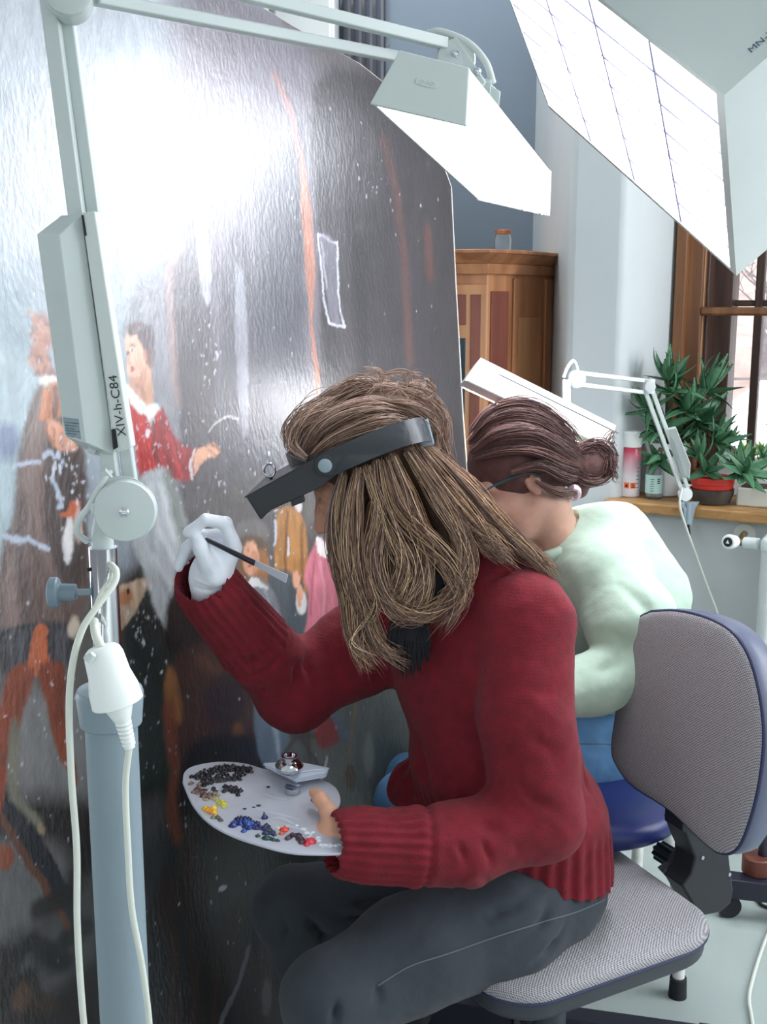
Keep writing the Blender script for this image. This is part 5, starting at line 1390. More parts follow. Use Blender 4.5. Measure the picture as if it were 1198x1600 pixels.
# creases of the near sleeve and the body
for pts, w, dp in [
    (FP((745, 1010, 1.68), (722, 1060, 1.68), (740, 1120, 1.66), (760, 1180, 1.65), (768, 1240, 1.63)), .013, -.024),
    (FP((800, 880, 1.66), (765, 925, 1.66), (742, 985, 1.67)), .007, -.007),
    (FP((888, 1000, 1.66), (884, 1060, 1.66), (886, 1150, 1.66), (888, 1240, 1.66), (880, 1300, 1.66)), .009, -.018),
    (FP((790, 1180, 1.54), (770, 1215, 1.53), (740, 1250, 1.53)), .010, -.009),
    (FP((800, 1210, 1.53), (820, 1240, 1.53), (860, 1262, 1.54)), .008, -.006),
    (FP((720, 1260, 1.50), (760, 1285, 1.51), (800, 1330, 1.54)), .010, -.006),
    (FP((700, 1262, 1.49), (712, 1300, 1.48), (728, 1350, 1.49)), .006, -.005),
    (FP((735, 1258, 1.50), (752, 1300, 1.49), (766, 1350, 1.50)), .006, -.005),
    (FP((770, 1252, 1.51), (800, 1290, 1.50), (812, 1340, 1.51)), .006, -.004),
    (FP((780, 1070, 1.54), (820, 1085, 1.53), (868, 1080, 1.56)), .010, -.004),
    (FP((830, 1150, 1.53), (868, 1180, 1.55)), .008, -.004),
    (FP((430, 1010, 1.74), (455, 1040, 1.75), (468, 1075, 1.76)), .007, -.009),
    (FP((415, 1015, 1.71), (420, 1060, 1.73), (405, 1095, 1.74)), .006, -.008),
    (FP((400, 1020, 1.70), (392, 1060, 1.70)), .005, -.005),
    (FP((470, 1040, 1.74), (450, 1090, 1.75), (452, 1125, 1.78)), .007, -.008),
    (FP((500, 1000, 1.78), (480, 1040, 1.76), (492, 1110, 1.77)), .009, -.007),
    (FP((560, 960, 1.80), (590, 1010, 1.79), (600, 1060, 1.79)), .012, -.008),
    (FP((600, 1110, 1.76), (640, 1150, 1.73), (660, 1210, 1.71)), .012, -.005),
    (FP((640, 1180, 1.72), (690, 1230, 1.70), (740, 1240, 1.67)), .012, -.006),
    (FP((900, 1180, 1.72), (920, 1260, 1.72), (940, 1330, 1.73)), .007, -.006),
    (FP((880, 1260, 1.70), (896, 1310, 1.70), (905, 1370, 1.70)), .007, -.006),
]: fold(V, N, D, pts, w, dp * 1.5)
# cuff edge step
for a_, b_ in ((P(662, 1324, 1.53), P(530, 1318, 1.512)), (P(402, 1010, 1.765), P(318, 908, 1.685))):
    A_ = np.array(a_); ax = np.array(b_) - A_; L = np.linalg.norm(ax); ax /= L; t = (V - A_) @ ax; r_ = np.linalg.norm(V - A_ - t[:, None] * ax, axis=1)
    D += np.where(r_ < .085, -.005 * np.exp(-(t / .005) ** 2), 0)
D += (fbm(V[:, 0] * 14 + 40, V[:, 2] * 14 + V[:, 1] * 9 + 40, 5) - .47) * .013
V = V + N * D[:, None]; V = lap(V, Fq, .25)
hc_ = .541 + .25 * (.385 - V[:, 0]); V[:, 2] = np.where((V[:, 2] < hc_) & (V[:, 2] > hc_ - .0045), hc_, V[:, 2])
sw = cut('sweater', V, Fq, M['sweater'], p1, keep=V[:, 2] >= .541 + .25 * (.385 - V[:, 0]) - 1e-6)
# turtleneck collar roll
cr_ = []
for i in range(33):
    t = i / 32 * 2 * math.pi; cr_.append(nkb + Vector((-.012, 0, .038)) + CF * math.cos(t) * .062 + CL * math.sin(t) * .06 + Vector((0, 0, .012 * math.cos(t))))
MB().tube(cr_, .014, 12, cap=False).build('collar', M['sweater'], p1)

# ---- jeans
J_ = Field((-.42, 1.25, .04), (.55, 2.15, .70), .0045)
J_.ell(pel + Vector((.005, 0, .0)), (.118, .165, .10), (CF, CL, CU), .0)
tN1, tN2 = P(780, 1440, 1.66), P(640, 1490, 1.58)
J_.chain([hipN + Vector((.0, .01, -.0)), tN1, tN2, kneN], [.098, .094, .084, .072], .03)
J_.chain([kneN, Vector((kneN.x + .012, kneN.y + .01, .28)), ankN], [.070, .060, .062], .015)
J_.chain([hipF, P(640, 1400, 1.82), kneF], [.095, .084, .074], .03)
J_.chain([kneF, Vector((kneF.x + .05, kneF.y + .02, .28)), ankF], [.072, .060, .062], .015)
V, Fq = J_.mesh(2); N = normals(V, Fq); D = np.zeros(len(V))
V[:, 2] = np.maximum(V[:, 2], .06)
for pts, w, dp in [
    (FP((520, 1500, 1.47), (560, 1480, 1.48), (590, 1470, 1.49)), .006, -.007),
    (FP((640, 1470, 1.49), (600, 1520, 1.46), (590, 1560, 1.46)), .007, -.008),
    (FP((560, 1520, 1.44), (530, 1560, 1.43), (520, 1600, 1.43)), .006, -.007),
    (FP((620, 1540, 1.45), (570, 1580, 1.43)), .006, -.006),
    (FP((486, 1440, 1.69), (505, 1465, 1.70), (520, 1440, 1.72)), .007, -.010),
    (FP((500, 1420, 1.69), (540, 1440, 1.70), (580, 1435, 1.72)), .007, -.008),
    (FP((520, 1400, 1.70), (560, 1410, 1.72), (610, 1408, 1.74)), .007, -.006),
    (FP((430, 1420, 1.68), (450, 1460, 1.68), (440, 1500, 1.67)), .008, -.006),
    (FP((900, 1420, 1.62), (880, 1470, 1.60), (830, 1500, 1.58)), .007, -.007),
    (FP((870, 1405, 1.61), (850, 1440, 1.59), (800, 1470, 1.57)), .009, -.007),
    (FP((830, 1395, 1.62), (800, 1420, 1.59), (760, 1430, 1.57)), .009, -.005),
    (FP((700, 1440, 1.52), (650, 1450, 1.50), (590, 1480, 1.47)), .008, -.003),
]: fold(V, N, D, pts, w, dp * 1.9)
D += (fbm(V[:, 0] * 16 + 30, V[:, 2] * 16 + V[:, 1] * 12 + 30, 15) - .47) * .008
V = V + N * D[:, None]
cut('jeans', V, Fq, M['jeans'], p1)
JV, JN = V, N
# side seam as a raised stitched line, waistband
from mathutils.bvhtree import BVHTree
def on_surface(V, Fq, pix, off=.0006):
    bt = BVHTree.FromPolygons([tuple(v) for v in V], [tuple(f) for f in Fq])
    out = []
    for q in pix:
        h_ = bt.ray_cast(Vector((0, 0, CAM_H)), ray(*q).normalized())
        if h_[0] is not None: out.append(h_[0] + h_[1] * off)
    return out
seam = on_surface(V, Fq, [tuple(x)[:2] for x in catmull([(944, 1406, 0), (900, 1425, 0), (850, 1440, 0), (780, 1462, 0), (700, 1490, 0), (640, 1510, 0), (590, 1540, 0)], 40)])
if len(seam) > 2: MB().tube(seam, .0011, 6).build('seam', M['stitch'], p1)
pk = on_surface(V, Fq, [tuple(x)[:2] for x in catmull([(952, 1420, 0), (930, 1450, 0), (905, 1480, 0), (880, 1510, 0)], 24)])
if len(pk) > 2: MB().tube(pk, .0012, 6).build('seam', M['stitch'], p1)
# shoes
M['shoe'] = mat('dark_leather', lin(30, 28, 30), .4)
for a_ in (ankN, ankF):
    Sh = Field(a_ + Vector((-.30, -.16, -.12)), a_ + Vector((.14, .12, .10)), .006)
    d_ = Vector((-.93, -.36, 0)); Sh.cone(Vector((a_.x, a_.y, .05)) + Vector((.03, .01, 0)), Vector((a_.x, a_.y, .04)) + d_ * .16, .047, .04, .02); Sh.cone(Vector((a_.x, a_.y, .04)), Vector((a_.x, a_.y, .09)), .045, .045, .02)
    v_, f_ = Sh.mesh(1); v_[:, 2] = np.maximum(v_[:, 2], 0.001); cut('shoe', v_, f_, M['shoe'], p1)
# ---- glove on the right hand
M['glove'] = mat('white_cotton_glove', lin(226, 230, 238), .85, bump=(500, .12), sheen=.2)
G = Field(P(385, 990, 1.80) + Vector((-.20, -.22, -.03)), P(385, 790, 1.60) + Vector((.06, .16, .03)), .0021)
Yg = 1.67
def g_(x, y, dy=0.0): return P(x, y, Yg + dy)
G.cone(g_(322, 940, .015), g_(326, 915, .01), .0235, .0245, .004, flat=(.1, -1, 0), ratio=.8)
G.cone(g_(326, 915, .01), g_(330, 896, .005), .0275, .029, .006, flat=(.1, -1, 0), ratio=.75)
G.chain([g_(328, 898, .006), g_(340, 872, .010), g_(350, 858, .014)], [.030, .0255, .016], .012, flat=(.1, -1, 0), ratio=.62)
G.cone(g_(330, 890, .004), g_(362, 862, .004), .022, .0135, .012)
G.chain([g_(366, 856, .002), g_(352, 818, -.006), g_(322, 812, -.008), g_(293, 832, -.002)], [.0125, .0106, .0096, .0084], .003)    # index
G.chain([g_(355, 868, .028), g_(338, 838, .022), g_(312, 836, .020), g_(290, 858, .018), g_(279, 886, .014)], [.0125, .011, .0098, .0092, .0080], .005)   # middle
G.chain([g_(348, 875, .046), g_(326, 850, .044), g_(302, 858, .040), g_(288, 880, .034)], [.012, .010, .009, .0075], .005)   # ring
G.chain([g_(340, 885, .058), g_(318, 868, .058), g_(300, 872, .052), g_(293, 888, .046)], [.0105, .009, .008, .0068], .005)   # little
G.chain([g_(334, 900, -.012), g_(325, 880, -.020), g_(314, 856, -.016), g_(306, 838, -.006)], [.0165, .0130, .0112, .0086], .009)   # thumb
V, Fq = G.mesh(2); N = normals(V, Fq); D = np.zeros(len(V))
for pts, w, dp in [(((322, 870, -.034), (330, 890, -.036), (340, 905, -.03)), .0016, -.0012), (((333, 856, -.01), (350, 866, -.012)), .003, -.002),
                   (((300, 905, -.014), (325, 912, -.02), (350, 905, -.016)), .003, .0016), (((305, 918, -.01), (330, 924, -.014), (350, 916, -.01)), .0025, -.0022),
                   (((338, 822, -.016), (334, 834, -.014)), .0025, -.0015), (((336, 890, -.03), (350, 876, -.02)), .003, -.0012)]:
    fold(V, N, D, [g_(*q) for q in pts], w, dp)
D += (fbm(V[:, 0] * 60 + 40, V[:, 2] * 60 + V[:, 1] * 40 + 40, 25) - .47) * .0018
cut('glove', V + N * D[:, None], Fq, M['glove'], p1, label='white cotton glove')
MB().tube([g_(*q) for q in [(319, 866, -.033), (326, 884, -.037), (334, 897, -.032)]], .0006, 6).build('glove_seam', M['glove'], p1)

# brush with a flat pale end
M['handle'] = mat('dark_lacquered_handle', lin(22, 18, 34), .25, coat=.4)
M['pale_end'] = mat('clear_plastic_end', lin(176, 178, 188), .3, alpha=.92)
M['bristle'] = mat('bristles', lin(150, 170, 176), .8)
br = thing('paintbrush', g_(320, 842, -.012), 'thin dark paintbrush with pale flat end held in the white glove', 'brush')
b0, b1, b2, b3 = P(283, 824, 1.72), P(304, 834, 1.675), P(398, 880, 1.60), P(448, 905, 1.57)
MB().tube([b0, b0.lerp(b1, .6)], [.0008, .0028], 10).build('bristles', M['bristle'], br)
MB().tube([b0.lerp(b1, .55), b1.lerp(b2, .25)], [.0026, .0034], 12).build('ferrule', M['chrome'], br)
MB().tube([b1.lerp(b2, .2), b1.lerp(b2, .7), b2], [.0034, .0044, .0042], 12).build('handle', M['handle'], br)
dd = (b3 - b2).normalized(); sd = dd.cross(Vector((0, -1, 0))).normalized()
MB().prism([b2 - dd * .003 + sd * .0042, b2 - dd * .003 - sd * .0042, b3 - sd * .0065, b3 + dd * .001 + sd * .0065], Vector((0, .003, 0))).build('flat_end', M['pale_end'], br, bevel=.0008)

# ---- hair of the first person
CB = [np.array(lin(*c_)) * np.array((1.22, 1.14, 1.18)) for c_ in ((96, 74, 58), (128, 100, 76), (150, 122, 92), (84, 64, 54), (186, 158, 122), (118, 96, 84), (214, 190, 156), (150, 128, 120))]
CT = [np.array(lin(*c_)) * np.array((1.12, 1.04, 1.08)) for c_ in ((128, 104, 86), (152, 128, 106), (112, 88, 70), (176, 154, 134), (188, 166, 152))]
out = []; cols = []
def L_(pts, n, sp, wave=.006, pal=CB, k=20): lock([P(*q) for q in pts], int(n * 1.7), sp, k, wave, out=out, cols=cols, pal=pal)
# over the crown
for pts, n, sp in [
    ([(468, 712, 1.72), (492, 655, 1.73), (560, 612, 1.75), (632, 622, 1.77), (668, 668, 1.77)], 130, [.010, .022, .024, .022, .010]),
    ([(474, 716, 1.69), (510, 662, 1.68), (580, 636, 1.685), (645, 655, 1.72)], 130, [.010, .016, .018, .010]),
    ([(486, 718, 1.675), (530, 684, 1.655), (596, 664, 1.655), (652, 668, 1.69)], 120, [.010, .013, .014, .008]),
    ([(500, 722, 1.665), (548, 700, 1.65), (604, 690, 1.648), (655, 680, 1.68)], 90, [.008, .010, .012, .008]),
    ([(466, 710, 1.78), (495, 648, 1.80), (565, 606, 1.80), (640, 625, 1.80)], 110, [.012, .022, .022, .014]),
    ([(470, 706, 1.83), (505, 660, 1.85), (575, 625, 1.86), (650, 650, 1.84)], 90, [.012, .018, .020, .014]),
    ([(462, 700, 1.74), (452, 676, 1.74), (490, 636, 1.74), (540, 618, 1.75)], 60, [.008, .014, .014, .012]),
    ([(478, 716, 1.66), (455, 690, 1.67), (476, 650, 1.68), (530, 628, 1.70)], 55, [.006, .012, .014, .012]),
]: L_(pts, n, sp, .004, CT)
for pts in ([(600, 612, 1.74), (650, 622, 1.745), (684, 650, 1.75), (690, 690, 1.745), (700, 730, 1.74)], [(590, 620, 1.79), (650, 628, 1.79), (686, 660, 1.79), (694, 700, 1.785)], [(600, 630, 1.70), (648, 640, 1.70), (676, 664, 1.71), (684, 700, 1.715)], [(620, 604, 1.77), (662, 618, 1.77), (690, 650, 1.77), (694, 690, 1.77)]): L_(pts, 75, [.008, .014, .014, .012, .008], .004, CT)
for k in range(46):   # stray fluff at the back of the crown
    x, y = HR.uniform(560, 660), HR.uniform(596, 640); r = HR.uniform(14, 34); a0 = HR.uniform(0, 6.28); yy_ = HR.uniform(1.70, 1.84)
    L_([(x + r * math.cos(a0 + t * .9), y - 4 + r * .7 * math.sin(a0 + t * .9), yy_) for t in range(4)], 5, .006, .003, CT)
# below the band: near side
for pts, n, sp in [
    ([(536, 742, 1.668), (524, 800, 1.66), (526, 868, 1.655), (545, 935, 1.64), (552, 995, 1.63), (574, 1052, 1.63)], 120, [.008, .011, .013, .012, .008, .004]),
    ([(560, 738, 1.655), (552, 800, 1.645), (550, 880, 1.635), (568, 950, 1.63), (596, 1010, 1.625), (640, 1040, 1.625)], 130, [.010, .016, .018, .015, .010, .005]),
    ([(590, 726, 1.652), (596, 800, 1.64), (586, 872, 1.63), (606, 938, 1.62), (655, 962, 1.61), (708, 935, 1.61)], 130, [.010, .016, .017, .013, .011, .007]),
    ([(612, 716, 1.655), (640, 790, 1.64), (662, 866, 1.63), (656, 925, 1.62), (614, 972, 1.615)], 120, [.010, .016, .016, .014, .008]),
    ([(640, 706, 1.665), (690, 780, 1.65), (726, 850, 1.635), (722, 905, 1.625), (684, 948, 1.615)], 120, [.010, .015, .015, .012, .008]),
    ([(660, 694, 1.70), (722, 758, 1.69), (780, 822, 1.68), (838, 872, 1.665), (868, 904, 1.66)], 150, [.010, .014, .014, .010, .006]),
    ([(668, 688, 1.74), (735, 762, 1.73), (792, 836, 1.70), (850, 890, 1.67)], 100, [.010, .014, .012, .008]),
    ([(650, 700, 1.68), (700, 770, 1.665), (752, 836, 1.65), (800, 880, 1.64)], 120, [.010, .015, .014, .008]),
    ([(575, 734, 1.652), (610, 820, 1.635), (634, 890, 1.625), (610, 955, 1.62)], 110, [.010, .018, .017, .010]),
    ([(600, 722, 1.652), (625, 800, 1.635), (690, 870, 1.625), (720, 930, 1.618), (680, 990, 1.61)], 80, [.010, .018, .016, .012, .006]),
    ([(580, 900, 1.63), (585, 950, 1.625), (560, 1000, 1.62), (600, 1050, 1.62)], 20, [.01, .01, .01, .006]),
    ([(676, 690, 1.78), (740, 790, 1.78), (800, 860, 1.74), (850, 900, 1.70)], 70, [.014, .014, .012, .008]),
]: L_(pts, n, sp, .009, CB)
np.random.seed(3)
strands('hair', out, M['hair'], p1, cols, r0=HR.uniform(.00035, .0009, len(out)), label='long wavy blonde-brown hair')
H = Field(HC + Vector((-.16, -.16, -.34)), HC + Vector((.34, .20, .16)), .004)
ax3 = (hf, hl, hu)
H.ell(HC - hf * .020 + hu * .040, (.106, .086, .097), ax3, .0)
H.ell(HC + hf * .135 - hu * .045, (.088, .11, .088), ax3, .01, sub=True)
for pts, rs in [([(560, 750, 1.69), (548, 820, 1.675), (552, 900, 1.665), (572, 960, 1.65)], [.02, .018, .018, .008]),
                ([(600, 740, 1.69), (610, 820, 1.675), (612, 890, 1.66), (640, 940, 1.645)], [.024, .022, .02, .010]),
                ([(640, 720, 1.71), (690, 800, 1.69), (708, 870, 1.665), (690, 930, 1.645)], [.022, .020, .017, .008]),
                ([(660, 705, 1.75), (730, 780, 1.73), (790, 840, 1.705), (830, 872, 1.69)], [.022, .018, .014, .006])]:
    H.chain([P(*q) for q in pts], rs, .012)
V, Fq = H.mesh(2)
cut('hair_mass', V, Fq, M['hair_base'], p1)

# black knitted scarf with a fringe
M['scarf'] = mat('black_wool_yarn', lin(20, 20, 26), .95, bump=(300, .4))
sc = thing('scarf', P(650, 960, 1.63), 'black knitted scarf with thick fringe hanging under the long hair', 'scarf')
out2 = []; c2_ = []
for k in range(34):
    x = 606 + 66 * (k / 33) + HR.uniform(-4, 4); yb_ = 1030 + 34 * math.sin(k / 33 * 3.1) + HR.uniform(-8, 8)
    lock([P(640 + (x - 640) * .5, 930, 1.635), P(640 + (x - 640) * .9, 985, 1.63), P(x, yb_, 1.628)], 4, .002, 10, .0015, out=out2, cols=c2_, pal=[np.array((.006, .006, .01))])
strands('fringe', out2, M['scarf'], sc, c2_, r0=.0017, sides=5)
MB().tube(bez([P(700, 880, 1.64), P(672, 920, 1.635), P(648, 960, 1.632), P(640, 1000, 1.632)], 16), [.012 + .006 * math.sin(i / 16 * 3.1) for i in range(17)], 14, flat=.5, up=(0, -1, 0)).build('wrap', M['scarf'], sc)

# ---- magnifier visor
vz = thing('magnifier_visor', P(520, 720, 1.70), 'black head-worn magnifier visor with flip-down hood over blonde-brown hair', 'visor')
RC = P(558, 712, 1.765); rf = Vector((-.92, -.05, -.36)).normalized(); rl = (Vector((0, -1, 0)) - rf * rf.dot(Vector((0, -1, 0)))).normalized(); ru = rf.cross(rl).normalized()
if ru.z < 0: ru = -ru
bp_ = [(505, 729, 1.646), (560, 704, 1.634), (615, 682, 1.640), (655, 672, 1.668), (676, 674, 1.74), (668, 668, 1.82), (610, 680, 1.875), (540, 700, 1.885), (480, 716, 1.86), (456, 722, 1.77), (468, 728, 1.69)]
bpp = catmull([tuple(P(*q)) for q in bp_ + bp_[:1]], 89)[:-1]; bpp = [Vector(q) for q in bpp]
mb = MB(); n = len(bpp); vs = []; cb_ = sum(bpp, Vector()) / n
for i in range(n):
    tn = (bpp[(i + 1) % n] - bpp[i - 1]).normalized(); nrm = tn.cross(ru).normalized(); w3_ = nrm.cross(tn).normalized()
    if w3_.dot(ru) < 0: w3_ = -w3_
    if nrm.dot(bpp[i] - cb_) < 0: nrm = -nrm
    hw = .0185
    for a_, b_ in ((-hw, 0), (-hw, .0035), (-hw * .4, .0048), (hw * .4, .0048), (hw, .0035), (hw, 0)): vs.append(bpp[i] + w3_ * a_ + nrm * b_)
m_ = 6
mb.add(vs, [(i * m_ + k, ((i + 1) % n) * m_ + k, ((i + 1) % n) * m_ + (k + 1) % m_, i * m_ + (k + 1) % m_) for i in range(n) for k in range(m_)])
mb.build('headband', M['black_gloss'], vz, sharp=50)
MB().box(P(663, 676, 1.70), (.0105, .012, .020), (Vector((-.95, 0, -.25)).normalized(), Vector((0, 1, 0)), Vector((-.25, 0, .95)).normalized())).build('buckle', M['pole_grey'], vz, bevel=.002, label='grey adjustment buckle at the back')
Yv = 1.642; aw = Vector((.01, .17, 0))
def v_(x, y, d=0.0): return P(x, y, Yv + d)
side_px = [(384, 775), (406, 811), (424, 797), (500, 762), (530, 738), (522, 716), (500, 712), (476, 724)]
MB().prism([v_(*q) for q in side_px], Vector((0, .003, 0))).build('hood_side', M['black_plastic'], vz, bevel=.0015)
MB().prism([v_(*q) + aw for q in side_px], Vector((0, .003, 0))).build('hood_side', M['black_plastic'], vz, bevel=.0015)
t0, t1, t2_ = v_(382, 776), v_(476, 725), v_(486, 745)
MB().hexa([t0, t1, t1 + aw, t0 + aw, t0 - Vector((0, 0, .003)), t1 - Vector((0, 0, .003)), t1 + aw - Vector((0, 0, .003)), t0 + aw - Vector((0, 0, .003))]).build('hood_top', M['black_plastic'], vz, bevel=.001)
f0, f1 = v_(384, 776), v_(406, 811); e_ = Vector((.004, 0, 0))
MB().hexa([f0, f1, f1 + aw, f0 + aw, f0 + e_, f1 + e_, f1 + aw + e_, f0 + aw + e_]).build('hood_front_frame', M['black_plastic'], vz, bevel=.001)
M['lens'] = mat('lens_glass', (.95, .97, 1), .03, trans=.9, ior=1.45)
g0, g1, g2 = v_(414, 803, .012), v_(448, 788, .012), v_(444, 776, .012)
MB().hexa([v_(414, 803, .01), v_(450, 788, .01), v_(450, 788, .15), v_(414, 803, .15), v_(412, 797, .01), v_(448, 782, .01), v_(448, 782, .15), v_(412, 797, .15)]).build('lens_plate', M['lens'], vz, bevel=.0005)
MB().prism([v_(452, 776, .004), v_(456, 792, .004), v_(476, 784, .004), (v_(472, 768, .004))], Vector((0, .012, 0))).build('lens_catch', M['black_plastic'], vz, bevel=.001)
kn = v_(508, 727, -.002)
MB().lathe([(-.002, .010), (-.002, .0165), (.003, .0165), (.004, .012)], kn, (0, -1, 0), 32).build('pivot_housing', M['black_plastic'], vz, bevel=.0006)
MB().lathe([(.003, .004), (.003, .0105), (.0062, .0105), (.0072, .0085), (.0072, .002)], kn, (0, -1, 0), 32).build('pivot_knob', M['pole_grey'], vz, bevel=.0005, label='grey round pivot knob')
lr = v_(421, 735, .06); lp = []
for i in range(25):
    t = i / 24 * 2 * math.pi; lp.append(lr + Vector((.0085 * math.cos(t), 0, .0105 * math.sin(t))))
MB().tube(lp, .0018, 8, cap=False).build('loupe_ring', M['chrome'], vz, label='small round clip-on loupe')
MB().lathe([(-.0006, .001), (-.0006, .008), (.0006, .008), (.0006, .001)], lr, (0, -1, 0), 24).build('loupe_lens', M['lens'], vz)
MB().bar(lr - Vector((0, 0, .010)), v_(430, 755, .07), .004, .003).build('loupe_arm', M['black_plastic'], vz)
MB().prism([v_(486, 712, .02), v_(448, 708, .08), v_(452, 722, .08), v_(484, 724, .02)], Vector((0, .003, 0))).build('brow_pad', M['black_plastic'], vz)

# ================================================================ palette, paint, dipper, tissue
ZP = pz_ = .742
pn_ = Vector((0.02, -.06, 1)).normalized(); pc0 = Vector((-.18, 1.62, ZP))
M['palette'] = mat('grey_white_palette', lin(186, 188, 200), .35, noise=(14, .08), bump=(40, .05))
M['smear'] = mat('thinned_paint', lin(198, 200, 212), .3)
pal = thing('palette', pc0, 'kidney shaped pale palette with a ring of paint dabs, held over the knees', 'palette')
po_px = [(285, 1222), (288, 1206), (304, 1196), (340, 1190), (380, 1192), (412, 1201), (440, 1208), (476, 1212), (508, 1220), (526, 1232), (532, 1250), (526, 1262), (512, 1264), (504, 1256), (498, 1262), (504, 1280), (520, 1300), (545, 1318), (551, 1326), (545, 1332), (500, 1334), (450, 1331), (400, 1318), (360, 1304), (325, 1284), (300, 1256)]
pp = [PP(x, y, pc0, pn_) for x, y in po_px]
pp = [Vector(q) for q in catmull([tuple(q) for q in pp + pp[:1]], 105)[:-1]]
MB().prism(pp, -pn_ * .004).build('board', M['palette'], pal, bevel=.0012)
def ppp(x, y, h_=0.0): return PP(x, y, pc0, pn_) + pn_ * h_
MB().tube([ppp(495 + 9 * math.cos(t / 3.2), 1250 + 5 * math.sin(t / 3.2), .0004) for t in range(21)], .0007, 6, cap=False).build('thumb_hole_rim', M['dark'], pal)
for q in [((390, 1262), (430, 1270), (470, 1282)), ((400, 1282), (440, 1278), (462, 1290)), ((410, 1240), (430, 1246), (450, 1250)), ((420, 1296), (450, 1290), (480, 1300))]:
    MB().tube([ppp(x, y, .0003) for x, y in q], [.002, .005, .002], 8, flat=.14, up=(0, 0, 1)).build('paint_smear', M['smear'], pal, label='pale smear of thinned paint')
def dabmesh(seed, peak):
    r = random.Random(seed); mb = MB(); n = 9; vs = []; prof = [(1.0, 0), (1.08, .25), (.85, .6), (.45, .95)]
    for s_, z in prof:
        for i in range(n):
            t = i / n * 6.283; k_ = s_ * (1 + r.uniform(-.18, .18)); vs.append((k_ * math.cos(t), k_ * math.sin(t), z * (1 + r.uniform(-.1, .1))))
    vs.append((r.uniform(-.3, .3), r.uniform(-.3, .3), 1.1 + peak)); fs = [(i * n + k, i * n + (k + 1) % n, (i + 1) * n + (k + 1) % n, (i + 1) * n + k) for i in range(3) for k in range(n)]
    fs += [(3 * n + k, 3 * n + (k + 1) % n, 4 * n) for k in range(n)]
    me = bpy.data.meshes.new('paint_dab'); me.from_pydata(vs, [], fs); me.polygons.foreach_set('use_smooth', [True] * len(fs)); return me
paints = {}
def dab(x, y, r, col, h=.6):
    if col not in paints:
        m_ = mat('oil_paint_%d_%d_%d' % col, lin(*col), .22, coat=.3)
        ms = []
        for s_ in range(3):
            me = dabmesh(s_ + sum(col), .3 + .3 * s_); me.materials.append(m_); ms.append(me)
        paints[col] = ms
    o = bpy.data.objects.new('paint_dab', random.choice(paints[col])); COL.objects.link(o); o.parent = pal
    q = ppp(x, y, 0) - ORIGIN[pal.name]
    sx = r * random.uniform(.8, 1.2)
    o.matrix_local = Matrix.Translation(q) @ pn_.to_track_quat('Z', 'Y').to_matrix().to_4x4() @ Matrix.Rotation(random.uniform(0, 6), 4, 'Z') @ Matrix.Diagonal((sx, r * random.uniform(.8, 1.2), r * h, 1))
random.seed(21)
DK = [(30, 28, 42), (38, 36, 44), (22, 20, 34), (50, 44, 50), (34, 34, 40)]
def cluster(path, n, spread, cl, r=.0045, h=.75):
    for k in range(n):
        t = (k + random.random()) / n * (len(path) - 1); i = min(int(t), len(path) - 2); f_ = t - i
        x = path[i][0] + (path[i + 1][0] - path[i][0]) * f_ + random.uniform(-1, 1) * spread; y = path[i][1] + (path[i + 1][1] - path[i][1]) * f_ + random.uniform(-1, 1) * spread * .45
        dab(x, y, r * random.uniform(.75, 1.25), random.choice(cl), h)
cluster([(306, 1216), (330, 1204), (360, 1200), (394, 1206)], 62, 8, DK)
cluster([(318, 1224), (345, 1216), (372, 1214)], 50, 11, DK)
cluster([(340, 1234), (362, 1232), (372, 1240)], 20, 9, DK, .004)
cluster([(302, 1228), (316, 1240), (330, 1246)], 30, 9, [(96, 68, 66), (120, 96, 88), (84, 54, 52), (140, 122, 104)], .004, .6)
cluster([(320, 1250), (345, 1244)], 10, 8, [(150, 140, 110), (168, 158, 120)], .0038, .5)
cluster([(342, 1252), (352, 1260)], 5, 5, [(222, 214, 60), (196, 196, 90)], .0042)
cluster([(322, 1264), (340, 1272)], 9, 6, [(234, 190, 40), (240, 160, 30), (216, 200, 80)], .0042)
cluster([(334, 1278), (352, 1282)], 5, 5, [(130, 130, 100), (90, 90, 86)], .004)
dab(334, 1264, .005, (240, 196, 60), .9); dab(331, 1271, .0045, (228, 128, 36), .9)
cluster([(360, 1290), (376, 1280), (394, 1284), (388, 1298)], 30, 8, [(28, 54, 140), (36, 84, 160), (24, 38, 110), (20, 28, 80)], .0048)
cluster([(402, 1290), (414, 1296), (424, 1308)], 14, 7, [(34, 44, 96), (30, 36, 66), (40, 52, 70)], .0048)
cluster([(404, 1308), (430, 1312)], 8, 5, [(24, 60, 52), (30, 70, 60)], .0042)
dab(413, 1279, .005, (34, 40, 96), 1.3); dab(444, 1297, .0062, (226, 74, 50), .6); dab(440, 1303, .0045, (214, 96, 66), .5); dab(434, 1294, .004, (216, 190, 180), .5)
cluster([(448, 1312), (464, 1304), (468, 1316)], 9, 5, [(52, 40, 56), (84, 56, 66), (60, 36, 50)], .0042)
dab(485, 1315, .0075, (222, 60, 78), .6); dab(479, 1320, .005, (196, 50, 66), .6)
cluster([(468, 1292), (482, 1300), (494, 1310)], 10, 6, [(232, 236, 244)], .0036, .4); cluster([(496, 1314), (512, 1322), (526, 1322)], 14, 6, [(230, 234, 244), (214, 220, 232)], .004, .35)
dab(419, 1230, .003, (26, 26, 50), .5); dab(404, 1259, .0035, (46, 66, 76), .3); dab(396, 1262, .0032, (46, 66, 76), .25); dab(382, 1264, .0026, (46, 60, 70), .25)
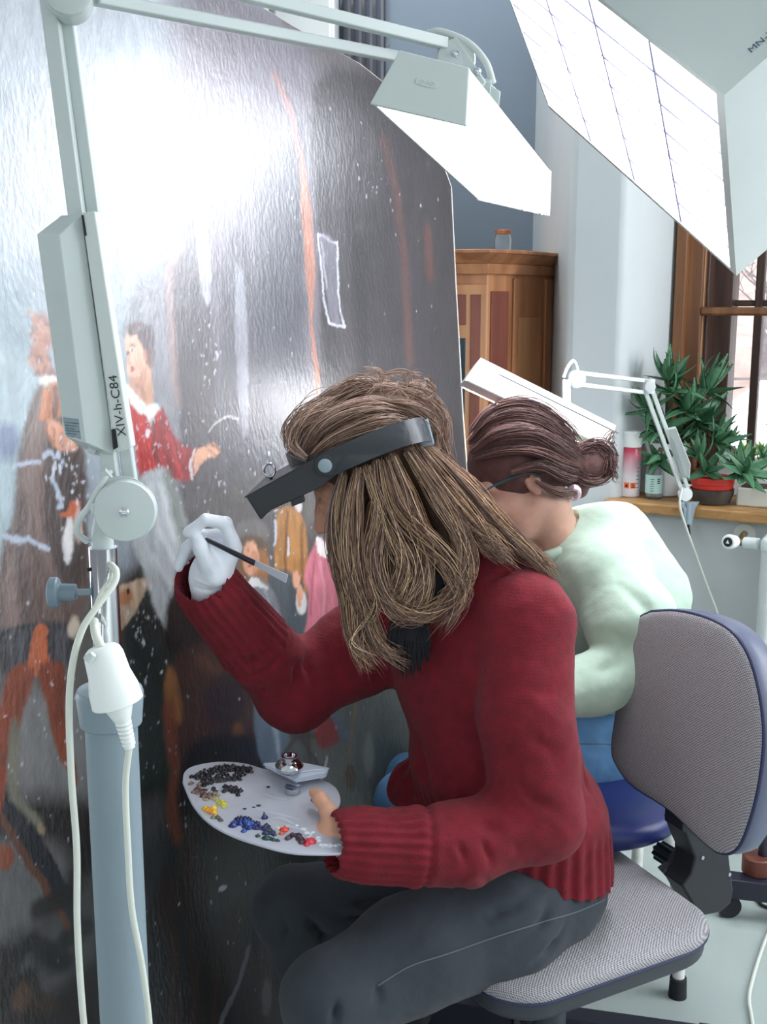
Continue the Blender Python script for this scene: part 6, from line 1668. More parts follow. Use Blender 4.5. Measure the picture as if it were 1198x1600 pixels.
# tissue folded on the palette rim, chrome dipper on top
M['tissue'] = mat('folded_tissue', lin(214, 222, 238), .85, bump=(70, .2))
ts = thing('folded_tissue', ppp(462, 1222, .010), 'folded white tissue lying on the palette under the metal cup', 'tissue')
tq = [(414, 1208), (466, 1206), (510, 1216), (508, 1224), (463, 1232)]
for k in range(4):
    hh = .010 + .0022 * k; sh_ = [(0, 0), (1.5, .8), (-1, .5), (1, -.5)][k]
    MB().prism([ppp(x + sh_[0] - 1.2 * k * ((i == 0) - (i == 2)), y + sh_[1] * .6, hh) for i, (x, y) in enumerate(tq)], pn_ * .0014).build('fold', M['tissue'], ts, bevel=.0005)
MB().tube([ppp(430, 1213, .0195), ppp(470, 1224, .0198), ppp(506, 1219, .0195)], .0014, 8).build('fold_edge', M['tissue'], ts)
dp_ = thing('dipper_cup', ppp(456, 1238, .0), 'shiny bulbous chrome cup clipped to the far side of the palette', 'cup')
dc = ppp(452, 1226, .022)
MB().lathe([(0, .008), (.002, .016), (.007, .0215), (.012, .0225), (.016, .020), (.019, .014), (.021, .0105), (.024, .0105), (.027, .0125), (.0285, .0125), (.0285, .0095), (.022, .008)], dc, pn_, 40).build('bowl', M['chrome'], dp_)
dc2 = ppp(457, 1238, .001)
MB().lathe([(0, .012), (.001, .0125), (.009, .0125), (.0095, .004)], dc2, pn_, 32).build('clip_foot', M['chrome'], dp_)
# ================================================================ person in mint green behind
M['mint'] = mat('mint_green_knit', lin(180, 203, 184), .9, sheen=.3, noise=(40, .04), bump=(260, .12))
M['bluejean'] = mat('blue_denim', lin(72, 112, 150), .85, noise=(30, .10), bump=(400, .1))
M['skin2'] = mat('skin_warm', lin(188, 146, 128), .5, noise=(60, .06), sss=.12)
M['hair2'] = mat('reddish_hair_mass', lin(92, 62, 58), .7, noise=(40, .3), bump=(70, .5))
f2, l2, u2 = frame((-.90, -.12, -.42)); l2 = Vector((-.10, -.99, .05)); l2 = (l2 - f2 * l2.dot(f2)).normalized(); u2 = f2.cross(l2).normalized()
H2 = P(812, 748, 2.19)
C2, L2_, U2 = frame((-.94, -.30, 0))
pe2 = P(955, 1160, 2.33); wa2 = P(965, 1030, 2.30); ch2 = P(930, 925, 2.26); up2 = P(905, 870, 2.24)
sN2, eN2, wN2 = P(945, 900, 2.13), P(1000, 1040, 2.05), P(860, 1085, 1.96)
sF2, eF2, wF2 = P(860, 880, 2.40), P(780, 1010, 2.38), P(690, 900, 2.24)
hN2, kN2 = P(945, 1170, 2.20), P(640, 1255, 2.08)
hF2, kF2 = P(900, 1150, 2.42), P(640, 1225, 2.34)
aN2 = Vector((kN2.x - .01, kN2.y + .03, .10)); aF2 = Vector((kF2.x + .02, kF2.y + .03, .10))
nk2 = P(868, 848, 2.22)
p2 = thing('person', (pe2.x, pe2.y, 0), 'person with auburn hair in a bun, teal glasses and mint green sweater, bent over behind', 'person')
B = Field((-.20, 1.72, .02), (.86, 2.72, 1.48), .0050)
B.chain([pe2, wa2, ch2, up2], [.11, .095, .11, .08], .03, flat=C2, ratio=.75); B.cone(sN2, sF2, .04, .04, .03)
B.chain([up2, nk2, H2 - f2 * .02 - u2 * .06], [.06, .052, .054], .02)
head_field(B, H2, f2, l2, u2, .98)
for a_, b_, c_ in ((sN2, eN2, wN2), (sF2, eF2, wF2)): B.chain([a_, b_, c_], [.038, .032, .024], .015)
for a_, b_, c_ in ((hN2, kN2, aN2), (hF2, kF2, aF2)): B.chain([a_, b_, c_], [.068, .048, .034], .02)
for w_, d_ in ((wN2, Vector((-.8, .1, -.45))), (wF2, Vector((-.7, .1, .5)))):
    d_ = d_.normalized(); s_ = d_.cross(Vector((0, -1, 0))).normalized(); B.cone(w_, w_ + d_ * .09, .026, .034, .012, flat=(0, 1, 0), ratio=.55)
    for i in range(4):
        r0 = w_ + d_ * .09 + s_ * (.024 - .016 * i); B.chain([r0, r0 + d_ * .04, r0 + d_ * .06 + Vector((-.01, -.008, -.018))], [.010, .009, .007], .005)
    B.chain([w_ + d_ * .03 + s_ * .02, w_ + d_ * .06 + s_ * .045 + Vector((0, -.02, 0)), w_ + d_ * .09 + s_ * .05 + Vector((0, -.03, 0))], [.014, .011, .008], .008)
V, Fq = B.mesh(1); cut('body', V, Fq, M['skin2'], p2)
S = Field((.0, 1.80, .50), (.86, 2.62, 1.30), .0048)
S.chain([pe2 + Vector((0, 0, .05)), wa2, ch2, up2], [.155, .145, .145, .10], .05, flat=C2, ratio=.85)
S.cone(sN2, sF2, .066, .066, .05); S.cone(nk2 + Vector((.02, 0, -.05)), nk2 + Vector((.012, 0, -.012)), .074, .060, .03)
S.cone(P(960, 850, 2.24), P(1010, 930, 2.27), .085, .09, .05)
S.chain([sN2, P(985, 970, 2.07), eN2], [.078, .082, .076], .03); S.chain([eN2, P(930, 1068, 2.0), wN2], [.070, .058, .048], .02)
S.chain([sF2, eF2, wF2], [.07, .06, .045], .03)
S.cone(wN2 + Vector((-.01, 0, 0)), wN2 + (wN2 - eN2).normalized() * .06, .034, .034, .002, sub=True); S.cone(wF2 + (wF2 - eF2) * .05, wF2 + (wF2 - eF2) * .3, .034, .034, .002, sub=True)
S.cone(nk2 + Vector((-.005, 0, -.01)), nk2 + Vector((-.02, 0, .05)), .057, .06, .003, sub=True)
V, Fq = S.mesh(2); N = normals(V, Fq); D = np.zeros(len(V))
for pts, w, dp in [(((905, 955, 2.0), (940, 990, 1.98), (975, 1008, 1.98)), .012, -.018), (((900, 1066, 1.98), (945, 1046, 1.96), (992, 1012, 1.97)), .016, -.012),
                   (((925, 852, 2.05), (960, 866, 2.04), (990, 880, 2.05)), .010, -.008), (((1010, 880, 2.10), (1030, 920, 2.08), (1020, 950, 2.06)), .012, -.010),
                   (((960, 900, 2.02), (1000, 940, 2.0), (1010, 980, 2.0)), .014, -.006),
                   (((910, 900, 2.05), (905, 940, 2.04), (925, 985, 2.0)), .016, -.008),
                   (((1000, 930, 2.0), (1020, 980, 2.0)), .014, -.006)]:
    fold(V, N, D, [P(*q) for q in pts], w, dp)
D += (fbm(V[:, 0] * 12 + 40, V[:, 2] * 12 + V[:, 1] * 8 + 40, 45) - .47) * .014
cut('sweater', V + N * D[:, None], Fq, M['mint'], p2, keep=V[:, 2] > .60)
# collar rising beside the throat
cl = []
for i in range(29):
    t = i / 28 * 2 * math.pi; cl.append(nk2 + Vector((-.006, 0, -.004)) + C2 * math.cos(t) * .064 + L2_ * math.sin(t) * .060 + Vector((0, 0, -.030 * math.cos(t) + .004)))
MB().tube(cl, .013, 12, cap=False).build('collar', M['mint'], p2)
J_ = Field((-.20, 1.80, .05), (.75, 2.66, .92), .0055)
J_.ell(pe2 + Vector((.01, 0, -.03)), (.135, .17, .11), (C2, L2_, U2), .0)
for a_, b_, c_ in ((hN2, kN2, aN2), (hF2, kF2, aF2)): J_.chain([a_, (a_ + b_) / 2, b_], [.090, .082, .070], .03); J_.chain([b_, (b_ + c_) / 2 + Vector((.02, 0, 0)), c_], [.068, .06, .06], .015)
V, Fq = J_.mesh(2); V[:, 2] = np.maximum(V[:, 2], .05); N = normals(V, Fq)
D = (fbm(V[:, 0] * 14 + 40, V[:, 2] * 14 + V[:, 1] * 8 + 40, 46) - .47) * .012
V = V + N * D[:, None]; cut('jeans', V, Fq, M['bluejean'], p2)
sm2 = on_surface(V, Fq, [(x, 1162 + (x - 905) * .01) for x in range(880, 990, 6)])
if len(sm2) > 2: MB().tube(sm2, .0009, 6).build('seam', M['stitch'], p2)
for a_ in (aN2, aF2):
    Sh = Field(a_ + Vector((-.26, -.14, -.12)), a_ + Vector((.12, .12, .08)), .007)
    Sh.cone(Vector((a_.x + .02, a_.y, .05)), Vector((a_.x - .16, a_.y - .04, .04)), .045, .038, .02); Sh.cone(Vector((a_.x, a_.y, .04)), Vector((a_.x, a_.y, .09)), .042, .045, .02)
    v_2, f_2 = Sh.mesh(1); v_2[:, 2] = np.maximum(v_2[:, 2], 0.001); cut('shoe', v_2, f_2, M['shoe'], p2)
# hair: cap drawn back into a bun
BUN = P(925, 722, 2.20)
A2_ = (f2, l2, u2)
H = Field(H2 + Vector((-.18, -.16, -.18)), H2 + Vector((.28, .18, .2)), .004)
H.ell(H2 - f2 * .016 + u2 * .036, (.106, .086, .094), A2_, .0)
H.ell(H2 + f2 * .125 - u2 * .055, (.088, .12, .095), A2_, .012, sub=True)
H.ell(H2 - f2 * .0 - u2 * .085, (.12, .12, .060), A2_, .012, sub=True)
H.cone(H2 - f2 * .07 + u2 * .0, BUN, .05, .03, .03); H.ell(BUN, (.044, .040, .040), A2_, .015); H.cone(BUN + Vector((-.02, 0, -.015)), P(905, 765, 2.2), .03, .018, .015)
V, Fq = H.mesh(2); cut('hair_mass', V, Fq, M['hair2'], p2)
C3 = [np.array(lin(*c_)) for c_ in ((92, 64, 62), (124, 92, 88), (148, 116, 110), (84, 54, 50), (134, 96, 86), (108, 84, 88))]
out = []; cols = []
def L2f(pts, n, sp, wave=.003): lock([P(*q) for q in pts], n, sp, 18, wave, out=out, cols=cols, pal=C3)
for pts, n, sp in [
    ([(738, 672, 2.19), (770, 640, 2.19), (826, 632, 2.19), (880, 664, 2.19), (910, 700, 2.19)], 110, [.008, .014, .016, .014, .010]),
    ([(736, 690, 2.15), (775, 655, 2.13), (830, 650, 2.12), (880, 680, 2.14), (912, 712, 2.17)], 120, [.008, .013, .014, .012, .008]),
    ([(738, 706, 2.13), (778, 680, 2.11), (835, 675, 2.10), (880, 700, 2.12), (915, 722, 2.16)], 120, [.007, .012, .013, .012, .008]),
    ([(742, 716, 2.13), (785, 704, 2.105), (838, 704, 2.095), (882, 724, 2.12), (912, 735, 2.17)], 110, [.005, .010, .012, .011, .008]),
    ([(800, 738, 2.10), (845, 728, 2.095), (880, 745, 2.12), (905, 748, 2.17)], 90, [.005, .011, .012, .008]),
    ([(838, 752, 2.10), (862, 765, 2.11), (890, 770, 2.14), (908, 755, 2.18)], 70, [.004, .010, .010, .006]),
    ([(736, 690, 2.24), (780, 645, 2.26), (840, 645, 2.27), (900, 700, 2.23)], 80, [.01, .016, .016, .01]),
]: L2f(pts, n, sp)
for k in range(16):
    a0 = HR.uniform(0, 6.28); r1 = HR.uniform(18, 34)
    L2f([(927 + r1 * math.cos(a0 + t * .8), 722 + r1 * .95 * math.sin(a0 + t * .8), 2.165 + .02 * HR.random()) for t in range(6)], 22, [.006, .010, .011, .010, .004])
for k in range(10):
    a0 = HR.uniform(-1.2, .9); L2f([(930 + 20 * math.cos(a0), 715 + 20 * math.sin(a0), 2.17), (952 + 8 * math.cos(a0), 712 + 40 * math.sin(a0), 2.17), (962 + HR.uniform(-4, 4), 722 + 46 * math.sin(a0), 2.17)], 5, .005, .005)
strands('hair', out, M['hair'], p2, cols, r0=HR.uniform(.0006, .001, len(out)), label='auburn hair drawn back into a bun')
MB().tube([P(896 + 7 * math.cos(t), 770 + 8 * math.sin(t), 2.155 + .01 * math.sin(t)) for t in [i * .5236 for i in range(13)]], .007, 10, cap=False).build('hair_tie', mat('pale_pink_tie', lin(214, 188, 198), .8), p2)
# glasses
M['teal'] = mat('teal_plastic', lin(22, 84, 88), .3)
gl = thing('glasses', H2 + f2 * .11, 'teal framed glasses worn by the person in mint green', 'glasses')
q2 = lambda a, b, d: H2 + (f2 * a + l2 * b + u2 * d) * .98
for s_ in (-1, 1):
    MB().tube(bez([q2(.112, .064 * s_, .012), q2(.06, .078 * s_, .018), q2(.0, .090 * s_, .014), q2(-.022, .090 * s_, -.004)], 16), [.0042] * 9 + [.0038] * 8, 10, flat=.5, up=u2).build('temple', M['teal'], gl)
    rim = [q2(.118 + .0 * math.cos(i / 4), (.034 + .027 * math.cos(i / 24 * 6.283)) * s_, .0 + .019 * math.sin(i / 24 * 6.283)) for i in range(25)]
    MB().tube(rim, .0028, 8, cap=False).build('rim', M['teal'], gl)
    MB().prism(rim[:-1], f2 * .0015).build('lens', M['lens'], gl)
MB().tube([q2(.118, -.008, .006), q2(.122, 0, .008), q2(.118, .008, .006)], .0025, 8).build('bridge', M['teal'], gl)
# stool
M['navy'] = mat('navy_vinyl', lin(34, 44, 104), .4, bump=(200, .05))
sz = .545; sc2 = PZ(922, 1232, sz); sc2.z = 0
M['worn'] = mat('worn_white_tube', lin(212, 212, 206), .45, noise=(30, .12))
so2 = thing('stool', (sc2.x, sc2.y, 0), 'round navy seated stool with worn white tube legs under the person in mint', 'stool')
MB().lathe([(sz - .052, .10), (sz - .050, .165), (sz - .040, .178), (sz - .015, .180), (sz - .004, .168), (sz + .004, .12), (sz + .006, .02)], (sc2.x, sc2.y, 0), n=56).build('seat', M['navy'], so2, sharp=60)
for fx, fy in ((1058, 1556), (990, 1450), (800, 1462), (716, 1560)):
    ft = PZ(fx, fy, 0); d = (Vector((ft.x, ft.y, 0)) - sc2); r0_ = d.length; d.normalize()
    pts = bez([Vector((sc2.x, sc2.y, sz - .056)) + d * .06, Vector((sc2.x, sc2.y, sz - .058)) + d * .115, Vector((sc2.x, sc2.y, sz - .10)) + d * (.115 + (r0_ - .115) * .55), Vector((sc2.x, sc2.y, sz - .22)) + d * (r0_ - .012), Vector((sc2.x, sc2.y, .03)) + d * r0_], 24)
    if fx == 1058: pts = bez([P(1006, 1254, 2.12), P(1026, 1264, 2.07), P(1041, 1292, 2.05), P(1047, 1335, ft.y + .004), Vector((ft.x - .004, ft.y, .2)), Vector((ft.x, ft.y, .03))], 30)
    MB().tube(pts, .0135, 14).build('leg', M['worn'], so2)
    MB().lathe([(0, .015), (0, .020), (.045, .018), (.047, .013)], Vector((sc2.x, sc2.y, 0)) + d * r0_, n=20).build('rubber_foot', M['rubber'], so2)

# ================================================================ second jointed lamp, clamped to the sill
l2m = thing('drafting_lamp', P(1070, 790, 3.18), 'white jointed lamp clamped to the window sill, reaching over the bun-haired person', 'lamp')
YL = 2.28
Q = rect_depths([(752, 559), (962, 664), (950, 701), (727, 594)], YL)
ex = (Q[1] - Q[0]); ey = (Q[3] - Q[0]); en = ex.cross(ey).normalized()
if en.y < 0: en = -en      # away from the camera
print('L2', ex.length, ey.length, en)
M['warm_white'] = mat('warm_white_plastic', lin(204, 199, 194), .45, noise=(20, .02))
wdt = .10
b0_, b1_ = Q[0], Q[1]
dd_ = (en * .7 + Vector((0, 0, -.15))).normalized()
prof = [Q[0], Q[3], Q[3] + en * .02 - ey * .06, Q[0] + en * .02 + ey * .03]
sh2 = MB(); 
for a_, b_ in ((0, 1), (3, 0), (1, 2)):
    p_, r_ = prof[a_], prof[b_]; cen2 = sum(prof, Vector()) / 4; ins = (cen2 - (p_ + r_) / 2).normalized() * .003
    sh2.prism([p_, r_, r_ + ins, p_ + ins], ex)
s2 = sh2.build('lamp_shade', M['warm_white'], l2m, bevel=.001)
MB().prism([q - ex * .004 for q in prof], ex * .0045).build('end_cap', M['warm_white'], s2, bevel=.001)
MB().prism([q + ex * 1.0 for q in prof], ex * .0045).build('end_cap', M['warm_white'], s2, bevel=.001)
MB().prism([Q[0] + ex * .005 + ey * .04 - en * .0018, Q[0] + ex * .13 + ey * .04 - en * .0018, Q[0] + ex * .13 + ey * .96 - en * .0018, Q[0] + ex * .005 + ey * .96 - en * .0018], en * .0018).build('end_panel', M['plate'] if False else M['white_metal'], s2, bevel=.0006)
MB().bar(Q[0] + ex * .15 + ey * .28 - en * .0006, Q[0] + ex * .99 + ey * .28 - en * .0006, .002, .0012, en).build('groove', M['dark'], s2)
MB().bar(Q[0] + ex * .01 + ey * 1.0 - en * .001, Q[0] + ex * .99 + ey * 1.0 - en * .001, .003, .003, en).build('rim_edge', M['cream_flat'], s2)
MB().prism([prof[2] + ex * .02 - ey * .04, prof[3] + ex * .02 + ey * .04, prof[3] + ex * .98 + ey * .04, prof[2] + ex * .98 - ey * .04], en * .004).build('diffuser', mat('lit_diffuser_far', (1, 1, 1), .5, emit=((.95, .97, 1), 34)), s2, label='glowing diffuser on the underside')
MB().lathe([(0, .004), (0, .009), (.006, .008), (.008, .003)], Q[0] + ex * .43 + en * .02, -ey.normalized(), 16).build('switch', M['warm_white'], s2)
mt = Q[0] + ex * .66 + en * .02; jn2 = P(897, 592, 2.50)
MB().bar(mt + ey * .02, P(884, 596, 2.48), .018, .014, (0, -1, 0)).build('bracket', M['white_metal'], l2m, bevel=.002)
MB().bar(P(884, 598, 2.48), jn2, .010, .010, (0, -1, 0)).build('bracket', M['white_metal'], l2m, bevel=.001)
MB().lathe([(-.008, .01), (-.008, .020), (.006, .020), (.008, .017), (.009, .004)], jn2 + Vector((.004, -.004, 0)), (.1, -1, 0), 32).build('head_joint', M['white_metal'], l2m)
MB().tube(bez([P(880, 590, 2.48), P(886, 575, 2.48), P(895, 564, 2.49), P(901, 574, 2.5), P(902, 586, 2.5)], 20), .004, 10).build('cable', M['white_metal'], l2m)
Je = P(1012, 603, 2.92)
MB().bar(P(905, 583, 2.50), P(1008, 595, 2.92), .011, .010, (0, 0, 1)).build('arm', M['white_metal'], l2m, bevel=.001)
MB().bar(P(905, 601, 2.50), P(1006, 613, 2.92), .011, .010, (0, 0, 1)).build('arm', M['white_metal'], l2m, bevel=.001)
MB().tube([Je + Vector((0, -.012, .018)), Je + Vector((0, -.012, -.018))], .015, 20).build('elbow_joint', M['white_metal'], l2m)
MB().lathe([(0, .012), (.002, .014), (.006, .014), (.007, .004)], Je + Vector((0, -.022, .0)), (0, -1, 0), 20).build('elbow_cap', M['white_metal'], l2m)
Jb = P(1070, 772, 3.10)
MB().bar(P(1008, 612, 2.92), P(1064, 765, 3.09), .010, .010, (0, -1, 0)).build('arm', M['white_metal'], l2m, bevel=.001)
MB().bar(P(1018, 608, 2.93), P(1074, 762, 3.10), .010, .010, (0, -1, 0)).build('arm', M['white_metal'], l2m, bevel=.001)
v8 = [P(1040, 672, 3.0), P(1056, 669, 2.97), P(1079, 726, 3.04), P(1077, 748, 3.05), P(1066, 742, 3.05)]
MB().prism(v8, Vector((.006, .030, .002))).build('ballast_box', M['white_metal'], l2m, bevel=.002)
MB().prism([P(1040, 672, 3.0) + Vector((0, -.002, 0)), P(1048, 671, 2.99), P(1070, 742, 3.04), P(1064, 742, 3.05)], Vector((.0, .02, 0))).build('ballast_cover', M['cream'], l2m, bevel=.001)
MB().lathe([(-.008, .012), (-.008, .019), (.008, .019), (.009, .006)], Jb, (.1, -1, 0), 28).build('base_joint', M['white_metal'], l2m)
cb0 = P(1074, 785, 3.14)
MB().tube([cb0, P(1073, 818, 3.14)], .012, 18).build('clamp_post', M['pole_grey'], l2m)
MB().prism([P(1060, 786, 3.12), P(1092, 786, 3.16), P(1086, 794, 3.16), P(1080, 822, 3.16), P(1070, 822, 3.13), P(1067, 796, 3.12)], Vector((.01, .03, 0))).build('clamp', M['pole_grey'], l2m, bevel=.002)
MB().tube([P(1075, 820, 3.14), P(1077, 836, 3.14)], .004, 10).build('clamp_screw', M['dark'], l2m)
MB().tube(bez([P(1065, 762, 3.08), P(1062, 790, 3.07), P(1072, 825, 3.08), P(1088, 870, 3.10), P(1106, 920, 3.12), P(1124, 970, 3.14), P(1146, 1060, 3.16), P(1168, 1200, 3.17), P(1180, 1320, 3.05)], 50), .0034, 8).build('cord', M['cord'], l2m)
# ================================================================ things on the sill
SZ = SILL_Z
def sill(px, back=0.0, py=770):
    """point on the sill board at picture column px, 'back' metres from its front edge"""
    q = W(px, py, back); return Vector((q.x, q.y, SZ))
s0 = sill(984, .06)
can = thing('spray_can', s0, 'red and white spray can with white cap and orange hazard squares, at the sill end', 'spray can')
cm = mat('printed_can_label', (1, 1, 1), .3); nt = cm.node_tree; b_ = nt.nodes['Principled BSDF']; tc = nt.nodes.new('ShaderNodeTexCoord'); sp_ = nt.nodes.new('ShaderNodeSeparateXYZ'); cr_ = nt.nodes.new('ShaderNodeValToRGB'); dv = nt.nodes.new('ShaderNodeMath'); dv.operation = 'DIVIDE'; dv.inputs[1].default_value = .150
nt.links.new(tc.outputs['Object'], sp_.inputs[0]); nt.links.new(sp_.outputs['Z'], dv.inputs[0]); nt.links.new(dv.outputs[0], cr_.inputs[0]); nt.links.new(cr_.outputs[0], b_.inputs['Base Color'])
e_ = cr_.color_ramp.elements; e_[0].position = .40; e_[0].color = (*lin(232, 226, 232), 1); e_[1].position = .95; e_[1].color = (*lin(196, 52, 84), 1)
MB().lathe([(0, .022), (.001, .0285), (.004, .0298), (.148, .0298), (.152, .027)], s0, n=40).build('can_body', cm, can)
MB().lathe([(.152, .022), (.152, .0300), (.196, .0300), (.200, .027), (.201, .005)], s0, n=40).build('cap', M['white_plastic'], can)
M['orange'] = mat('hazard_orange', lin(232, 104, 30), .5)
toc = (Vector((0, 0, s0.z)) - s0); toc.z = 0; toc.normalize(); rt = Vector((-toc.y, toc.x, 0))
for k, sx in enumerate((-.40, .28)):
    nn = (toc * math.cos(sx) + rt * -math.sin(sx)) if False else (toc + rt * sx).normalized()
    c_ = s0 + nn * .0298 + Vector((0, 0, .036)); tx = Vector((0, 0, 1)).cross(nn)
    o_ = MB().box(c_, (.0075, .0009, .0085), (tx, nn, Vector((0, 0, 1)))).build('hazard_label', M['orange'], can)
    if k == 0:
        MB().prism([c_ + nn * .0011 + tx * a_ + Vector((0, 0, b_2)) for a_, b_2 in ((-.003, -.005), (.003, -.005), (.004, -.001), (.001, .005), (0, .001), (-.002, .003), (-.004, -.001))], nn * .0003).build('flame_symbol', M['ink'], o_)
    else:
        for a1_, b1_, a2_, b2_ in ((-.005, -.005, .005, -.005), (-.004, .005, -.001, 0), (-.001, 0, .001, .0), (.001, 0, .001, -.004), (-.001, .004, .003, .003)):
            MB().bar(c_ + nn * .0012 + tx * a1_ + Vector((0, 0, b1_)), c_ + nn * .0012 + tx * a2_ + Vector((0, 0, b2_)), .0014, .0004, nn).build('symbol_stroke', M['ink'], o_)
for k in range(6):
    MB().box(s0 + (toc + rt * .95).normalized() * .0299 + Vector((0, 0, .03 + k * .012)), (.0055, .0003, .0007), (Vector((0, 0, 1)).cross((toc + rt * .95).normalized()), (toc + rt * .95).normalized(), Vector((0, 0, 1)))).build('print_line', M['ink_blue'], can)
# medicine bottle
s1 = sill(1021, .05)
bo_ = thing('bottle', s1, 'clear bottle with white cap and pale green label beside the spray can', 'bottle')
MB().lathe([(0, .018), (.002, .0245), (.006, .0262), (.085, .0262), (.096, .022), (.108, .0125), (.122, .0115), (.122, .0095), (.108, .0105), (.094, .020), (.084, .0245), (.006, .0245), (.003, .01)], s1, n=36).build('glass_body', M['jar'], bo_)
MB().lathe([(.118, .005), (.118, .0150), (.140, .0150), (.142, .013), (.142, .002)], s1, n=30).build('cap', M['white_plastic'], bo_)
M['mintlabel'] = mat('pale_green_label', lin(186, 222, 214), .6)
mb = MB(); n = 24; vs = []
for z in (.018, .074):
    for i in range(n + 1):
        a_ = math.atan2(toc.y, toc.x) - 1.5 + 3.0 * i / n; vs.append(s1 + Vector((math.cos(a_) * .0266, math.sin(a_) * .0266, z)))
for z in (.018, .074):
    for i in range(n + 1):
        a_ = math.atan2(toc.y, toc.x) - 1.5 + 3.0 * i / n; vs.append(s1 + Vector((math.cos(a_) * .0263, math.sin(a_) * .0263, z)))
m1 = n + 1
mb.add(vs, [(i, i + 1, m1 + i + 1, m1 + i) for i in range(n)] + [(2 * m1 + i, 3 * m1 + i, 3 * m1 + i + 1, 2 * m1 + i + 1) for i in range(n)] + [(m1 + i, m1 + i + 1, 3 * m1 + i + 1, 3 * m1 + i) for i in range(n)])
lb = mb.build('paper_label', M['mintlabel'], bo_)
random.seed(4)
for k in range(9):
    sx = -.25 if k < 6 else .55; nn = (toc + rt * sx).normalized(); tx = Vector((0, 0, 1)).cross(nn); hw_ = random.uniform(.004, .009) if k < 6 else .0045
    MB().box(s1 + nn * .0267 + Vector((0, 0, .026 + .007 * k if k < 6 else .050 + .006 * (k - 6))), (hw_, .0003, .0008 if k < 6 else .0016), (tx, nn, Vector((0, 0, 1)))).build('print_line', M['ink_blue'], lb)

# succulents
M['leaf'] = mat('aloe_leaf', lin(72, 118, 84), .45, noise=(14, .25), spec=.5)
M['leaf_pale'] = mat('pale_green_leaf', lin(140, 172, 92), .5, noise=(14, .2))
M['stem'] = mat('brown_stem', lin(96, 84, 58), .8, noise=(40, .3))
M['soil'] = mat('potting_soil', lin(62, 48, 40), .95, noise=(90, .5), bump=(90, .8))
M['pot_white'] = mat('white_glazed_pot', lin(224, 228, 230), .3)
M['pot_red'] = mat('red_plastic_pot', lin(206, 48, 36), .35)
M['pot_grey'] = mat('pale_grey_planter', lin(196, 198, 190), .6, noise=(20, .08))
M['dish'] = mat('smoky_glass_dish', lin(96, 92, 88), .1, trans=.5)
def leafmesh(name, bend, width, m, teeth=True):
    """unit-length thick tapering leaf growing along +X, curling up in Z"""
    n = 12; vs = []
    for i in range(n + 1):
        t = i / n; ang = bend * t; x = math.sin(ang) / bend if abs(bend) > 1e-3 else t; z = (1 - math.cos(ang)) / bend if abs(bend) > 1e-3 else 0
        w = width * (1 - t ** 1.6) * (1 + .25 * math.sin(t * 2.2)) + .002; th = width * .42 * (1 - t) + .002
        tn = Vector((math.cos(ang), 0, math.sin(ang))); up_n = Vector((-math.sin(ang), 0, math.cos(ang))); c = Vector((x, 0, z))
        for sy, sz_ in ((-1, .25), (-.5, -.5), (0, -.9), (.5, -.5), (1, .25), (.45, -.12), (-.45, -.12)): vs.append(c + Vector((0, sy * w * .5, 0)) + up_n * sz_ * th)
    k = 7; fs = [(i * k + j, i * k + (j + 1) % k, (i + 1) * k + (j + 1) % k, (i + 1) * k + j) for i in range(n) for j in range(k)] + [tuple(range(k))[::-1], tuple(range(n * k, n * k + k))]
    if teeth:
        for i in range(1, n):
            for s_ in (0, 4):
                a_ = vs[i * k + s_]; b_ = vs[(i + 1) * k + s_]; mid = (a_ + b_) / 2 + (Vector((0, (-1 if s_ == 0 else 1) * width * .09, 0))) + (b_ - a_) * .3
                q = len(vs); vs.extend([mid]); fs.append((i * k + s_, (i + 1) * k + s_, q))
    me = bpy.data.meshes.new(name); me.from_pydata([tuple(v) for v in vs], [], fs); me.polygons.foreach_set('use_smooth', [True] * len(fs)); me.materials.append(m); return me
LM = [leafmesh('leaf', b_, w_, M['leaf']) for b_, w_ in ((.5, .25), (1.0, .23), (-.7, .24), (.1, .27))]
LMP = [leafmesh('leaf', b_, w_, M['leaf_pale'], False) for b_, w_ in ((.5, .34), (-.4, .36))]
def rosette(par, c, axis, n, L, spread=(.35, 1.45), seed=0, meshes=None, name='leaf'):
    r = random.Random(seed); axis = Vector(axis).normalized(); Qa = axis.to_track_quat('Z', 'Y').to_matrix().to_4x4(); org = ORIGIN[par.name]
    for i in range(n):
        t = i / max(n - 1, 1); tilt = spread[0] + (spread[1] - spread[0]) * t + r.uniform(-.12, .12); az = i * 2.4 + r.uniform(-.2, .2); ll = L * r.uniform(.8, 1.12) * (.75 + .35 * math.sin(t * 2.6 + .3))
        o = bpy.data.objects.new(name, r.choice(meshes or LM)); COL.objects.link(o); o.parent = par
        o.matrix_local = Matrix.Translation(Vector(c) - org) @ Qa @ Matrix.Rotation(az, 4, 'Z') @ Matrix.Rotation(-(math.pi / 2 - tilt), 4, 'Y') @ Matrix.Diagonal((ll, ll, ll, 1))
def pot(par, c, prof, m, soil_z, soil_r, name='pot'):
    MB().lathe(prof, c, n=36).build(name, m, par); MB().lathe([(soil_z - .004, soil_r * .6), (soil_z, soil_r), (soil_z + .003, soil_r * .5)], c, n=20).build('soil', M['soil'], par)
def sp(px, py, back): return W(px, py, back)
def stem(par, pts, r=.008): return MB().tube(bez(pts, 12), r, 8).build('stem', M['stem'], par)
